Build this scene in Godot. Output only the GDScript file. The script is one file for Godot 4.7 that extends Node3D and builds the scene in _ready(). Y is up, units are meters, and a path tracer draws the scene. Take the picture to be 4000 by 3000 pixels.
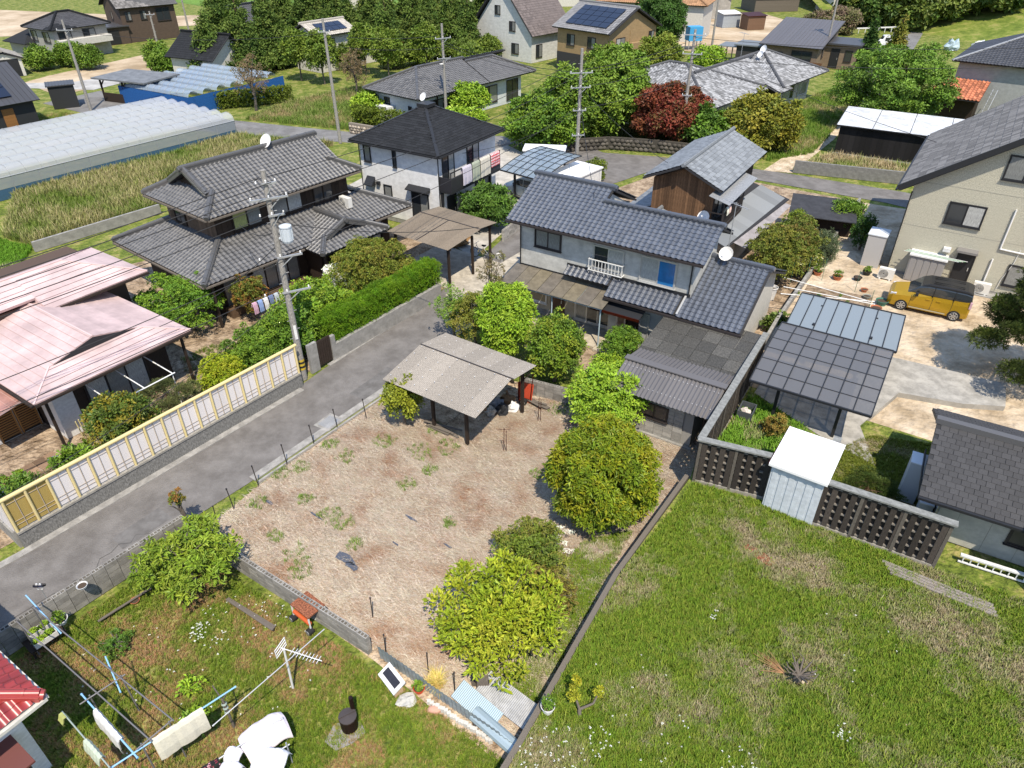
extends Node3D
# A village lane seen from the air. World axes: x to the right, y up, -z away from the camera. Plan points are written (x, f) with z = -f.

const CAM := Vector3(0, 18.4, 0)
var rng := RandomNumberGenerator.new()
var used := {}
var mats := {}
var tex := {}

class MB:
	var v := PackedVector3Array()
	var n := PackedVector3Array()

	func tri(a: Vector3, b: Vector3, c: Vector3) -> void:
		var m := (c - a).cross(b - a)
		if m.length_squared() < 1e-16:
			return
		m = m.normalized()
		v.append(a); v.append(b); v.append(c)
		n.append(m); n.append(m); n.append(m)

	func quad(a: Vector3, b: Vector3, c: Vector3, d: Vector3) -> void:
		tri(a, b, c)
		tri(a, c, d)

	func fq(a: Vector3, b: Vector3, c: Vector3, d: Vector3, ctr: Vector3) -> void:
		if (c - a).cross(b - a).dot((a + b + c + d) * 0.25 - ctr) < 0.0:
			quad(a, d, c, b)
		else:
			quad(a, b, c, d)

	func ft(a: Vector3, b: Vector3, c: Vector3, ctr: Vector3) -> void:
		if (c - a).cross(b - a).dot((a + b + c) / 3.0 - ctr) < 0.0:
			tri(a, c, b)
		else:
			tri(a, b, c)

	func hexa(p: Array) -> void:
		var ctr := Vector3.ZERO
		for q in p:
			ctr += q
		ctr /= 8.0
		fq(p[0], p[1], p[2], p[3], ctr)
		fq(p[4], p[5], p[6], p[7], ctr)
		for i in 4:
			var j := (i + 1) % 4
			fq(p[i], p[j], p[j + 4], p[i + 4], ctr)

	# box between two corners
	func box(a: Vector3, b: Vector3) -> void:
		hexa([Vector3(a.x, a.y, a.z), Vector3(b.x, a.y, a.z), Vector3(b.x, a.y, b.z), Vector3(a.x, a.y, b.z),
			Vector3(a.x, b.y, a.z), Vector3(b.x, b.y, a.z), Vector3(b.x, b.y, b.z), Vector3(a.x, b.y, b.z)])

	# box in plan coordinates (x, f, h)
	func bx(x0: float, f0: float, h0: float, x1: float, f1: float, h1: float) -> void:
		box(Vector3(x0, h0, -f0), Vector3(x1, h1, -f1))

	func bar(p: Vector3, q: Vector3, w: float, h: float, up := Vector3.UP) -> void:
		var d := (q - p).normalized()
		if absf(d.dot(up)) > 0.98:
			up = Vector3.RIGHT
		var s := d.cross(up).normalized() * w * 0.5
		var u := s.cross(d).normalized() * h * 0.5
		hexa([p - s - u, p + s - u, p + s + u, p - s + u, q - s - u, q + s - u, q + s + u, q - s + u])

	func tube(p: Vector3, q: Vector3, r0: float, r1: float, k := 6, caps := true) -> void:
		var d := (q - p).normalized()
		var s := d.cross(Vector3.UP if absf(d.y) < 0.9 else Vector3.RIGHT).normalized()
		var u := s.cross(d).normalized()
		for i in k:
			var a := TAU * i / k
			var b := TAU * (i + 1) / k
			var na := s * cos(a) + u * sin(a)
			var nb := s * cos(b) + u * sin(b)
			var p0 := p + na * r0
			var p1 := p + nb * r0
			var q0 := q + na * r1
			var q1 := q + nb * r1
			for t in [[p0, na], [q0, na], [q1, nb], [p0, na], [q1, nb], [p1, nb]]:
				v.append(t[0])
				n.append(t[1])
			if caps:
				ft(p, p0, p1, q)
				ft(q, q0, q1, p)

	func path(pts: Array, r: float, k := 5) -> void:
		for i in pts.size() - 1:
			tube(pts[i], pts[i + 1], r, r, k, i == 0 or i == pts.size() - 2)

	# turned shape: rows of [radius, height] about a vertical axis through c
	func lathe(c: Vector3, rows: Array, k := 12) -> void:
		for r in rows.size() - 1:
			for i in k:
				var a := TAU * i / k
				var b := TAU * (i + 1) / k
				var q := [rows[r], rows[r + 1]]
				var p0 := c + Vector3(cos(a) * q[0][0], q[0][1], sin(a) * q[0][0])
				var p1 := c + Vector3(cos(b) * q[0][0], q[0][1], sin(b) * q[0][0])
				var p2 := c + Vector3(cos(b) * q[1][0], q[1][1], sin(b) * q[1][0])
				var p3 := c + Vector3(cos(a) * q[1][0], q[1][1], sin(a) * q[1][0])
				quad(p0, p1, p2, p3)

	# flat polygon swept by an offset
	func prism(pts: Array, off: Vector3) -> void:
		var ctr := Vector3.ZERO
		for p in pts:
			ctr += p
		ctr = ctr / pts.size() + off * 0.5
		var nn := Vector3.ZERO
		for i in pts.size():
			nn += (pts[i] - pts[0]).cross(pts[(i + 1) % pts.size()] - pts[0])
		nn = nn.normalized()
		var ax := (pts[1] - pts[0] as Vector3).normalized()
		var ay := nn.cross(ax)
		var flat := PackedVector2Array()
		for p in pts:
			flat.append(Vector2(ax.dot(p - pts[0]), ay.dot(p - pts[0])))
		var ids := Geometry2D.triangulate_polygon(flat)
		for i in range(0, ids.size(), 3):
			ft(pts[ids[i]], pts[ids[i + 1]], pts[ids[i + 2]], ctr)
			ft(pts[ids[i]] + off, pts[ids[i + 1]] + off, pts[ids[i + 2]] + off, ctr)
		var turn := nn if off.dot(nn) < 0.0 else -nn
		for i in pts.size():
			var a: Vector3 = pts[i]
			var b: Vector3 = pts[(i + 1) % pts.size()]
			var outward := (b - a).cross(nn)
			fq(a, b, b + off, a + off, (a + b + off) * 0.5 - outward * 0.01)

	func sphere(c: Vector3, r: Vector3, k := 10, rows := 6) -> void:
		for i in rows:
			for j in k:
				var q := []
				for t in [[i, j], [i + 1, j], [i + 1, j + 1], [i, j + 1]]:
					var a: float = PI * t[0] / rows
					var b: float = TAU * t[1] / k
					q.append(c + r * Vector3(sin(a) * cos(b), cos(a), sin(a) * sin(b)))
				for t in [0, 1, 2, 0, 2, 3]:
					v.append(q[t])
					n.append(((q[t] - c) / (r * r)).normalized())

	func mesh() -> ArrayMesh:
		var m := ArrayMesh.new()
		if v.size() == 0:
			return m
		for i in range(0, v.size(), 3):
			if (v[i + 2] - v[i]).cross(v[i + 1] - v[i]).dot(n[i] + n[i + 1] + n[i + 2]) < 0.0:
				var keep := v[i + 1]
				v[i + 1] = v[i + 2]
				v[i + 2] = keep
				keep = n[i + 1]
				n[i + 1] = n[i + 2]
				n[i + 2] = keep
		var a := []
		a.resize(Mesh.ARRAY_MAX)
		a[Mesh.ARRAY_VERTEX] = v
		a[Mesh.ARRAY_NORMAL] = n
		m.add_surface_from_arrays(Mesh.PRIMITIVE_TRIANGLES, a)
		return m

func P(x: float, f: float, h := 0.0) -> Vector3:
	return Vector3(x, h, -f)

func rnd(a: float, b: float) -> float:
	return rng.randf_range(a, b)

func numbered(called: String) -> String:
	var k: int = used.get(called, 0)
	used[called] = k + 1
	return called if k == 0 else "%s_%03d" % [called, k]

func tag(o: Node3D, label := "", category := "", group := "", kind := "") -> Node3D:
	if label:
		o.set_meta("label", label)
	if category:
		o.set_meta("category", category)
	if group:
		o.set_meta("group", group)
	if kind:
		o.set_meta("kind", kind)
	return o

# a thing: a node at its base whose children are its parts; a is the turn of its own x axis in the plan, in degrees
func thing(called: String, label: String, category: String, x: float, f: float, h := 0.0, a := 0.0, group := "") -> Node3D:
	var o := Node3D.new()
	o.name = numbered(called)
	add_child(o)
	o.position = P(x, f, h)
	o.rotation.y = deg_to_rad(a)
	return tag(o, label, category, group)

func part(parent: Node3D, called: String, m, material: Material) -> MeshInstance3D:
	var o := MeshInstance3D.new()
	o.name = called
	o.mesh = m.mesh() if m is MB else m
	o.material_override = material
	parent.add_child(o, true)
	return o

# a part made of upright boxes, each [x0, f0, h0, x1, f1, h1]
func bp(parent: Node3D, called: String, material: Material, boxes: Array) -> MeshInstance3D:
	var mb := MB.new()
	for b in boxes:
		mb.bx(b[0], b[1], b[2], b[3], b[4], b[5])
	return part(parent, called, mb, material)

# a setting piece or a thing of one mesh, at the root
func solo(called: String, m, material: Material, label := "", category := "", group := "", kind := "") -> MeshInstance3D:
	var o := MeshInstance3D.new()
	o.name = numbered(called)
	o.mesh = m.mesh() if m is MB else m
	o.material_override = material
	add_child(o)
	tag(o, label, category, group, kind)
	return o

func copy_of(o: Node3D, x: float, f: float, h: float, a: float, label := "") -> Node3D:
	var c: Node3D = o.duplicate()
	var base: String = o.name
	if base.length() > 4 and base[-4] == "_" and base.right(3).is_valid_int():
		base = base.left(-4)
	c.name = numbered(base)
	add_child(c)
	c.position = P(x, f, h)
	c.rotation.y = deg_to_rad(a)
	if label:
		c.set_meta("label", label)
	return c

# ---------------------------------------------------------------- materials
func noise_tex(key: String, freq: float, lo: Color, hi: Color, octaves := 4, kind := FastNoiseLite.TYPE_SIMPLEX_SMOOTH, size := 512, mid = null, seed_ := 1, gain := 0.62) -> Texture2D:
	if tex.has(key):
		return tex[key]
	var nz := FastNoiseLite.new()
	nz.seed = seed_
	nz.noise_type = kind
	nz.frequency = freq
	nz.fractal_octaves = octaves
	nz.fractal_type = FastNoiseLite.FRACTAL_FBM
	nz.fractal_gain = gain
	var g := Gradient.new()
	g.set_color(0, lo)
	g.set_color(1, hi)
	g.set_offset(0, 0.2)
	g.set_offset(1, 0.8)
	if mid != null:
		g.add_point(0.5, mid)
	var t := NoiseTexture2D.new()
	t.width = size
	t.height = size
	t.seamless = true
	t.noise = nz
	t.color_ramp = g
	tex[key] = t
	return t

func bump_tex(key: String, freq: float, strength := 6.0) -> Texture2D:
	if tex.has(key):
		return tex[key]
	var nz := FastNoiseLite.new()
	nz.seed = 7
	nz.frequency = freq
	nz.fractal_octaves = 4
	var t := NoiseTexture2D.new()
	t.width = 512
	t.height = 512
	t.seamless = true
	t.noise = nz
	t.as_normal_map = true
	t.bump_strength = strength
	tex[key] = t
	return t

func grey(a: float) -> Color:
	return Color(a, a, a)

# r, g, b are linear base colours. o: tex (name), scale (Vector3 or float), metal, alpha, vc, bump, spec, back, local
func M(key: String, r := 0.5, g := 0.5, b := 0.5, rough := 0.8, o := {}) -> StandardMaterial3D:
	if mats.has(key):
		return mats[key]
	var m := StandardMaterial3D.new()
	m.resource_name = key
	m.albedo_color = Color(r, g, b).linear_to_srgb()
	m.roughness = rough
	m.metallic = o.get("metal", 0.0)
	m.metallic_specular = o.get("spec", 0.4)
	if o.has("alpha"):
		m.transparency = BaseMaterial3D.TRANSPARENCY_ALPHA
		m.albedo_color.a = o.alpha
	if o.has("vc"):
		m.vertex_color_use_as_albedo = true
	if o.has("back"):
		m.backlight_enabled = true
		m.backlight = o.back
	if o.has("tex"):
		m.albedo_texture = tex[o.tex]
		m.uv1_triplanar = true
		m.uv1_world_triplanar = not o.has("local")
		var s = o.get("scale", 1.0)
		m.uv1_scale = s if s is Vector3 else Vector3(s, s, s)
	if o.has("bump"):
		m.normal_enabled = true
		m.normal_texture = tex[o.bump]
		m.normal_scale = o.get("bscale", 1.0)
		if not o.has("tex"):
			m.uv1_triplanar = true
			m.uv1_world_triplanar = true
			var s2 = o.get("scale", 1.0)
			m.uv1_scale = s2 if s2 is Vector3 else Vector3(s2, s2, s2)
	mats[key] = m
	return m

# a material in a few tones
func tones(key: String, r: float, g: float, b: float, rough: float, o := {}, spread := 0.14) -> Array:
	var out := []
	for k in 4:
		var t := 1.0 + spread * (k - 1.5) / 1.5
		out.append(M("%s %d" % [key, k], r * t, g * t, b * t, rough, o))
	return out

# ---------------------------------------------------------------- plates in the plan
# a flat sheet over a polygon of (x, f) points at height h
func sheet(mb: MB, pts: Array, h: float) -> void:
	var flat := PackedVector2Array()
	for p in pts:
		flat.append(Vector2(p[0], p[1]))
	var ids := Geometry2D.triangulate_polygon(flat)
	for i in range(0, ids.size(), 3):
		var t := []
		for k in 3:
			var q := flat[ids[i + k]]
			t.append(P(q.x, q.y, h))
		mb.ft(t[0], t[1], t[2], P(0, 0, -1000))

func ground_sheet(called: String, pts: Array, h: float, m: Material) -> MeshInstance3D:
	var mb := MB.new()
	sheet(mb, pts, h)
	return solo(called, mb, m, "", "", "", "structure")

# a raised plot: a slab with sides
func plateau(called: String, pts: Array, h0: float, h1: float, m: Material) -> MeshInstance3D:
	var mb := MB.new()
	var top := []
	for p in pts:
		top.append(P(p[0], p[1], h1))
	mb.prism(top, Vector3(0, h0 - h1, 0))
	return solo(called, mb, m, "", "", "", "structure")

# a wall along plan points with a thickness, as one mesh
func wall_run(mb: MB, pts: Array, th: float, h0: float, h1: float) -> void:
	for i in pts.size() - 1:
		var a := P(pts[i][0], pts[i][1], (h0 + h1) * 0.5)
		var b := P(pts[i + 1][0], pts[i + 1][1], (h0 + h1) * 0.5)
		mb.bar(a, b, th, h1 - h0)

# ---------------------------------------------------------------- copies
func scatter_node(parent: Node3D, called: String, mesh: Mesh, material: Material, where: Array, tint: PackedColorArray) -> MultiMeshInstance3D:
	var mm := MultiMesh.new()
	mm.transform_format = MultiMesh.TRANSFORM_3D
	mm.use_colors = tint.size() > 0
	mm.mesh = mesh
	mm.instance_count = where.size()
	for i in where.size():
		mm.set_instance_transform(i, where[i])
	if tint.size():
		for i in where.size():
			mm.set_instance_color(i, tint[i])
	var o := MultiMeshInstance3D.new()
	o.name = called
	o.multimesh = mm
	o.material_override = material
	parent.add_child(o, true)
	o.set_meta("kind", "stuff")
	return o

# ---------------------------------------------------------------- roofs
# one wavy clay tile: x across, y up the slope, z out of the roof
func pan_tile(w: float, l: float, amp: float) -> ArrayMesh:
	var mb := MB.new()
	var xs := [0.0, 0.1, 0.2, 0.32, 0.5, 0.7, 0.86, 1.0]
	var zs := [0.72, 1.0, 0.86, 0.4, 0.06, 0.0, 0.25, 0.72]
	var pr := []
	var nr := []
	for i in xs.size():
		pr.append(Vector2(xs[i] * w, zs[i] * amp))
	for i in xs.size():
		var a: Vector2 = pr[maxi(i - 1, 0)]
		var b: Vector2 = pr[mini(i + 1, xs.size() - 1)]
		var t := (b - a).normalized()
		nr.append(Vector3(-t.y, -0.12, t.x).normalized())
	for i in xs.size() - 1:
		var a0 := Vector3(pr[i].x, -0.02, pr[i].y + 0.045)
		var b0 := Vector3(pr[i + 1].x, -0.02, pr[i + 1].y + 0.045)
		var a1 := Vector3(pr[i].x, l, pr[i].y + 0.012)
		var b1 := Vector3(pr[i + 1].x, l, pr[i + 1].y + 0.012)
		for t in [[a0, nr[i]], [a1, nr[i]], [b1, nr[i + 1]], [a0, nr[i]], [b1, nr[i + 1]], [b0, nr[i + 1]]]:
			mb.v.append(t[0])
			mb.n.append(t[1])
		mb.ft(a0, b0, b0 - Vector3(0, 0, 0.04), Vector3(w * 0.5, 1, 0))
		mb.ft(a0, b0 - Vector3(0, 0, 0.04), a0 - Vector3(0, 0, 0.04), Vector3(w * 0.5, 1, 0))
	return mb.mesh()

func slate_tile(w: float, l: float, th: float) -> ArrayMesh:
	var mb := MB.new()
	var g := 0.006
	mb.hexa([Vector3(g, -0.015, 0), Vector3(w - g, -0.015, 0), Vector3(w - g, l, -0.004), Vector3(g, l, -0.004),
		Vector3(g, -0.015, th * 1.6), Vector3(w - g, -0.015, th * 1.6), Vector3(w - g, l, 0.004), Vector3(g, l, 0.004)])
	return mb.mesh()

# frame of a roof plane whose first two points are its eave, seen from outside from left to right
func plane_frame(pts: Array) -> Transform3D:
	var u := (pts[1] - pts[0] as Vector3).normalized()
	var nn := Vector3.ZERO
	for i in range(1, pts.size() - 1):
		nn += (pts[i] - pts[0] as Vector3).cross(pts[i + 1] - pts[0])
	nn = nn.normalized()
	return Transform3D(Basis(u, nn.cross(u), nn), pts[0])

func flat_of(pts: Array, fr: Transform3D) -> PackedVector2Array:
	var out := PackedVector2Array()
	var inv := fr.affine_inverse()
	for p in pts:
		var q: Vector3 = inv * p
		out.append(Vector2(q.x, q.y))
	return out

# a tiled roof: planes of local points, ridges [from, to]. Returns the roof part
func tiled_roof(house: Node3D, planes: Array, ridges: Array, o: Dictionary) -> MeshInstance3D:
	var deck := MB.new()
	for pl in planes:
		var fr := plane_frame(pl)
		deck.prism(pl, -fr.basis.z * o.get("thick", 0.1))
	var roof := part(house, "roof", deck, o.deck)
	var w: float = o.get("w", 0.27)
	var l: float = o.get("l", 0.235)
	var key := "tile %s %f %f" % [o.get("kind", "pan"), w, l]
	if not tex.has(key):
		tex[key] = pan_tile(w, l, o.get("amp", 0.055)) if o.get("kind", "pan") == "pan" else slate_tile(w, l, o.get("th", 0.014))
	var mesh: ArrayMesh = tex[key]
	var near := []
	var rest := []
	var shift: float = o.get("shift", 0.0)
	for pl in planes:
		var fr := plane_frame(pl)
		var flat := flat_of(pl, fr)
		var lo := Vector2.INF
		var hi := -Vector2.INF
		for q in flat:
			lo = lo.min(q)
			hi = hi.max(q)
		var rows := int(ceil((hi.y - 0.02) / l))
		var wn: Vector3 = house.transform.basis * fr.basis.z
		var facing := wn.dot(CAM - house.transform * (fr * Vector3((lo.x + hi.x) * 0.5, hi.y * 0.5, 0))) > 0.0
		var tilt := Basis(Vector3.RIGHT, -0.02)
		for i in rows:
			var off: float = shift * w * (i % 2)
			var cols := int(ceil((hi.x - lo.x + off) / w))
			for j in cols:
				var q := Vector2(lo.x + j * w - off, i * l)
				var c := q + Vector2(w * 0.5, minf(l * 0.5, hi.y - q.y - 0.01))
				if not Geometry2D.is_point_in_polygon(c, flat):
					continue
				if q.x + w > hi.x + 0.12 or q.x < lo.x - 0.12:
					continue
				var t := Transform3D(fr.basis, fr * Vector3(q.x + rnd(-0.004, 0.004), q.y, 0.012 + rnd(0, 0.004)))
				if facing:
					near.append([CAM.distance_squared_to(house.transform * t.origin), t])
				else:
					rest.append(t)
	near.sort_custom(func(a, b): return a[0] < b[0])
	var most: int = o.get("most", 300)
	for i in near.size():
		if i < most:
			var t := part(roof, "tile", mesh, o.tiles[rng.randi() % o.tiles.size()])
			t.transform = near[i][1]
		else:
			rest.append(near[i][1])
	if rest.size():
		var tint := PackedColorArray()
		var weather: float = o.get("spread", 0.14)
		for i in rest.size():
			tint.append(grey(1.0 + rnd(-weather, weather)))
		scatter_node(roof, "tiles", mesh, o.copies, rest, tint)
	for r in ridges:
		ridge(roof, r[0], r[1], o.get("rw", 0.24), o.get("rh", 0.2), o.get("cap", o.tiles[1]), o.get("rtop", true))
	return roof

func ridge(roof: Node3D, a: Vector3, b: Vector3, w: float, h: float, m: Material, round_top := true) -> void:
	var mb := MB.new()
	var d := (b - a).normalized()
	mb.bar(a + Vector3(0, h * 0.3, 0), b + Vector3(0, h * 0.3, 0), w, h)
	if round_top:
		mb.bar(a + Vector3(0, h * 0.62, 0), b + Vector3(0, h * 0.62, 0), w * 1.12, 0.03)
		mb.tube(a + Vector3(0, h * 0.8, 0), b + Vector3(0, h * 0.8, 0), w * 0.36, w * 0.36, 8)
		var k := int((b - a).length() / 0.6)
		for i in k:
			var p := a + d * (0.3 + 0.6 * i) + Vector3(0, h * 0.8, 0)
			mb.tube(p, p + d * 0.05, w * 0.42, w * 0.42, 8)
		for e in [a, b]:
			var s := -d if e == a else d
			mb.tube(e + Vector3(0, h * 0.45, 0), e + s * 0.08 + Vector3(0, h * 0.45, 0), w * 0.55, w * 0.5, 8)
	part(roof, "ridge_cap", mb, m)

# pieces of a plane cut into courses (along the eave) or strips (up the slope); each piece a part
func cut_roof(house: Node3D, planes: Array, o: Dictionary) -> MeshInstance3D:
	var deck := MB.new()
	for pl in planes:
		var fr := plane_frame(pl)
		deck.prism(pl, -fr.basis.z * o.get("thick", 0.08))
	var roof := part(house, "roof", deck, o.deck)
	cut_pieces(roof, planes, o)
	return roof

func cut_pieces(roof: Node3D, planes: Array, o: Dictionary) -> void:
	var step: float = o.get("step", 0.4)
	var gap: float = o.get("gap", 0.012)
	var th: float = o.get("th", 0.02)
	var seam: float = o.get("seam", 0.0)
	for pl in planes:
		var fr := plane_frame(pl)
		var flat := flat_of(pl, fr)
		var lo := Vector2.INF
		var hi := -Vector2.INF
		for q in flat:
			lo = lo.min(q)
			hi = hi.max(q)
		var along: bool = o.get("along", true)
		var span := (hi.y - lo.y) if along else (hi.x - lo.x)
		var count := int(ceil(span / step - 0.05))
		for i in count:
			var a := (lo.y if along else lo.x) + i * step
			var cell := PackedVector2Array()
			if along:
				cell = PackedVector2Array([Vector2(lo.x - 1, a + gap), Vector2(hi.x + 1, a + gap), Vector2(hi.x + 1, a + step), Vector2(lo.x - 1, a + step)])
			else:
				cell = PackedVector2Array([Vector2(a + gap, lo.y - 1), Vector2(a + step, lo.y - 1), Vector2(a + step, hi.y + 1), Vector2(a + gap, hi.y + 1)])
			for bit in Geometry2D.intersect_polygons(flat, cell):
				if bit.size() < 3:
					continue
				var mb := MB.new()
				var pts := []
				for q in bit:
					var lift: float = 0.006 + (o.get("lap", 0.0) * (1.0 - (q.y - a) / step) if along else 0.0)
					pts.append(fr * Vector3(q.x, q.y, lift + th))
				mb.prism(pts, -fr.basis.z * th)
				if seam > 0.0 and not along:
					var y0 := INF
					var y1 := -INF
					for q in bit:
						if absf(q.x - a - gap) < 0.02:
							y0 = minf(y0, q.y)
							y1 = maxf(y1, q.y)
					if y1 > y0 + 0.05:
						mb.bar(fr * Vector3(a + gap, y0, th + seam * 0.5), fr * Vector3(a + gap, y1, th + seam * 0.5), 0.025, seam, fr.basis.z)
				part(roof, o.get("piece", "roof_panel"), mb, o.tiles[rng.randi() % o.tiles.size()])

# corrugated sheets side by side over a rectangle: corner, across vector, up-slope vector
func corrugated(parent: Node3D, called: String, c: Vector3, across: Vector3, slope: Vector3, sheet_w: float, pitch: float, amp: float, m: Array, lift := 0.0) -> void:
	var w := across.length()
	var u := across / w
	var nn := across.cross(slope).normalized()
	if nn.y < 0:
		nn = -nn
	var count := maxi(1, int(round(w / sheet_w)))
	var sw := w / count
	for s in count:
		var mb := MB.new()
		var k := maxi(2, int(round(sw / pitch))) * 4
		for i in k:
			var q := []
			for e in [i, i + 1]:
				var x: float = sw * e / k
				var ph := TAU * (s * sw + x) / pitch
				q.append([c + u * (s * sw + x) + nn * (amp * sin(ph) + lift), (nn - u * (amp * TAU / pitch * cos(ph))).normalized()])
			var a: Vector3 = q[0][0]
			var b: Vector3 = q[1][0]
			for t in [[a, 0], [a + slope, 0], [b + slope, 1], [a, 0], [b + slope, 1], [b, 1]]:
				mb.v.append(t[0])
				mb.n.append(q[t[1]][1])
		part(parent, called, mb, m[rng.randi() % m.size()])

# ---------------------------------------------------------------- wall pieces
# a frame on a wall: origin at the lower left corner, x along the wall, z out of it
func face_frame(p: Vector3, x_dir: Vector3) -> Transform3D:
	var x := x_dir.normalized()
	return Transform3D(Basis(x, Vector3.UP, x.cross(Vector3.UP)), p)

# side: "n" faces the plan's -f side, "e" the +x side, "w" the -x side of the house's own axes
func wall_frame(side: String, at: float, u: float, h: float) -> Transform3D:
	if side == "n":
		return face_frame(P(u, at, h), Vector3.RIGHT)
	if side == "e":
		return face_frame(P(at, u, h), Vector3.FORWARD)
	if side == "w":
		return face_frame(P(at, u, h), Vector3.BACK)
	return face_frame(P(u, at, h), Vector3.LEFT)

func window(house: Node3D, side: String, at: float, u: float, h: float, w: float, t: float, panes: Array, frame: Material, sill := true) -> MeshInstance3D:
	var mb := MB.new()
	var b := 0.05
	for q in [[-b, -b, w + b, 0.0], [-b, t, w + b, t + b], [-b, 0, 0, t], [w, 0, w + b, t]]:
		mb.box(Vector3(q[0], q[1], -0.03), Vector3(q[2], q[3], 0.07))
	if sill:
		mb.box(Vector3(-b - 0.03, -b - 0.03, 0.0), Vector3(w + b + 0.03, -b - 0.002, 0.11))
	var o := part(house, "window", mb, frame)
	o.transform = wall_frame(side, at, u, h)
	var k := panes.size()
	for i in k:
		var sash := MB.new()
		var x0 := w * i / k
		var x1 := w * (i + 1) / k
		var zo := 0.035 if i % 2 else 0.012
		for q in [[x0, 0.0, x1, 0.04], [x0, t - 0.04, x1, t], [x0, 0.04, x0 + 0.04, t - 0.04], [x1 - 0.04, 0.04, x1, t - 0.04]]:
			sash.box(Vector3(q[0], q[1], zo), Vector3(q[2], q[3], zo + 0.025))
		part(o, "sash", sash, frame)
		var gl := MB.new()
		gl.box(Vector3(x0 + 0.038, 0.038, zo + 0.004), Vector3(x1 - 0.038, t - 0.038, zo + 0.014))
		part(o, "pane", gl, panes[i])
	return o

func door(house: Node3D, side: String, at: float, u: float, h: float, w: float, t: float, m: Material, frame: Material) -> MeshInstance3D:
	var mb := MB.new()
	for q in [[-0.05, 0.0, 0.0, t + 0.05], [w, 0.0, w + 0.05, t + 0.05], [0.0, t, w, t + 0.05]]:
		mb.box(Vector3(q[0], q[1], -0.03), Vector3(q[2], q[3], 0.07))
	mb.box(Vector3(0, 0.01, -0.01), Vector3(w, t, 0.03))
	var o := part(house, "door", mb, m)
	o.transform = wall_frame(side, at, u, h)
	var hd := MB.new()
	hd.box(Vector3(w - 0.14, t * 0.45, 0.03), Vector3(w - 0.1, t * 0.55, 0.08))
	part(o, "handle", hd, frame)
	return o

func downpipe(house: Node3D, x: float, f: float, h0: float, h1: float, m: Material) -> void:
	var mb := MB.new()
	mb.tube(P(x, f, h0), P(x, f, h1), 0.035, 0.035, 6)
	part(house, "downpipe", mb, m)

func gutter(house: Node3D, a: Vector3, b: Vector3, m: Material) -> void:
	var mb := MB.new()
	mb.bar(a, b, 0.11, 0.09)
	part(house, "gutter", mb, m)

# planes of simple roofs in house axes (x, f, h)
func gable_f(x0: float, x1: float, f0: float, f1: float, he: float, hr: float, xm = null) -> Array:
	var m: float = (x0 + x1) * 0.5 if xm == null else xm
	return [[P(x1, f0, he), P(x1, f1, he), P(m, f1, hr), P(m, f0, hr)], [P(x0, f1, he), P(x0, f0, he), P(m, f0, hr), P(m, f1, hr)]]

func gable_x(x0: float, x1: float, f0: float, f1: float, he: float, hr: float, fm = null) -> Array:
	var m: float = (f0 + f1) * 0.5 if fm == null else fm
	return [[P(x0, f0, he), P(x1, f0, he), P(x1, m, hr), P(x0, m, hr)], [P(x1, f1, he), P(x0, f1, he), P(x0, m, hr), P(x1, m, hr)]]

# hip roof over a rectangle; the ridge runs along the longer side; returns [planes, ridges]
func hip(x0: float, x1: float, f0: float, f1: float, he: float, hr: float, inset = null) -> Array:
	var e := [P(x0, f0, he), P(x1, f0, he), P(x1, f1, he), P(x0, f1, he)]
	var a: Vector3
	var b: Vector3
	if f1 - f0 >= x1 - x0:
		var i: float = (x1 - x0) * 0.5 if inset == null else inset
		a = P((x0 + x1) * 0.5, f0 + i, hr)
		b = P((x0 + x1) * 0.5, f1 - i, hr)
		if a.distance_to(b) < 0.05:
			b = a
		var pl := [[e[0], e[1], a], [e[1], e[2], b, a], [e[2], e[3], b], [e[3], e[0], a, b]]
		if a == b:
			pl = [[e[0], e[1], a], [e[1], e[2], a], [e[2], e[3], a], [e[3], e[0], a]]
		var rd := [[e[0], a], [e[1], a], [e[2], b], [e[3], b]]
		if a != b:
			rd.append([a, b])
		return [pl, rd]
	var j: float = (f1 - f0) * 0.5 if inset == null else inset
	a = P(x0 + j, (f0 + f1) * 0.5, hr)
	b = P(x1 - j, (f0 + f1) * 0.5, hr)
	return [[[e[0], e[1], b, a], [e[1], e[2], b], [e[2], e[3], a, b], [e[3], e[0], a]], [[e[0], a], [e[3], a], [e[1], b], [e[2], b], [a, b]]]

func gable_wall(mb: MB, x0: float, x1: float, f: float, th: float, h0: float, he: float, hr: float) -> void:
	mb.prism([P(x0, f, h0), P(x1, f, h0), P(x1, f, he), P((x0 + x1) * 0.5, f, hr), P(x0, f, he)], P(0, th, 0))

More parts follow.
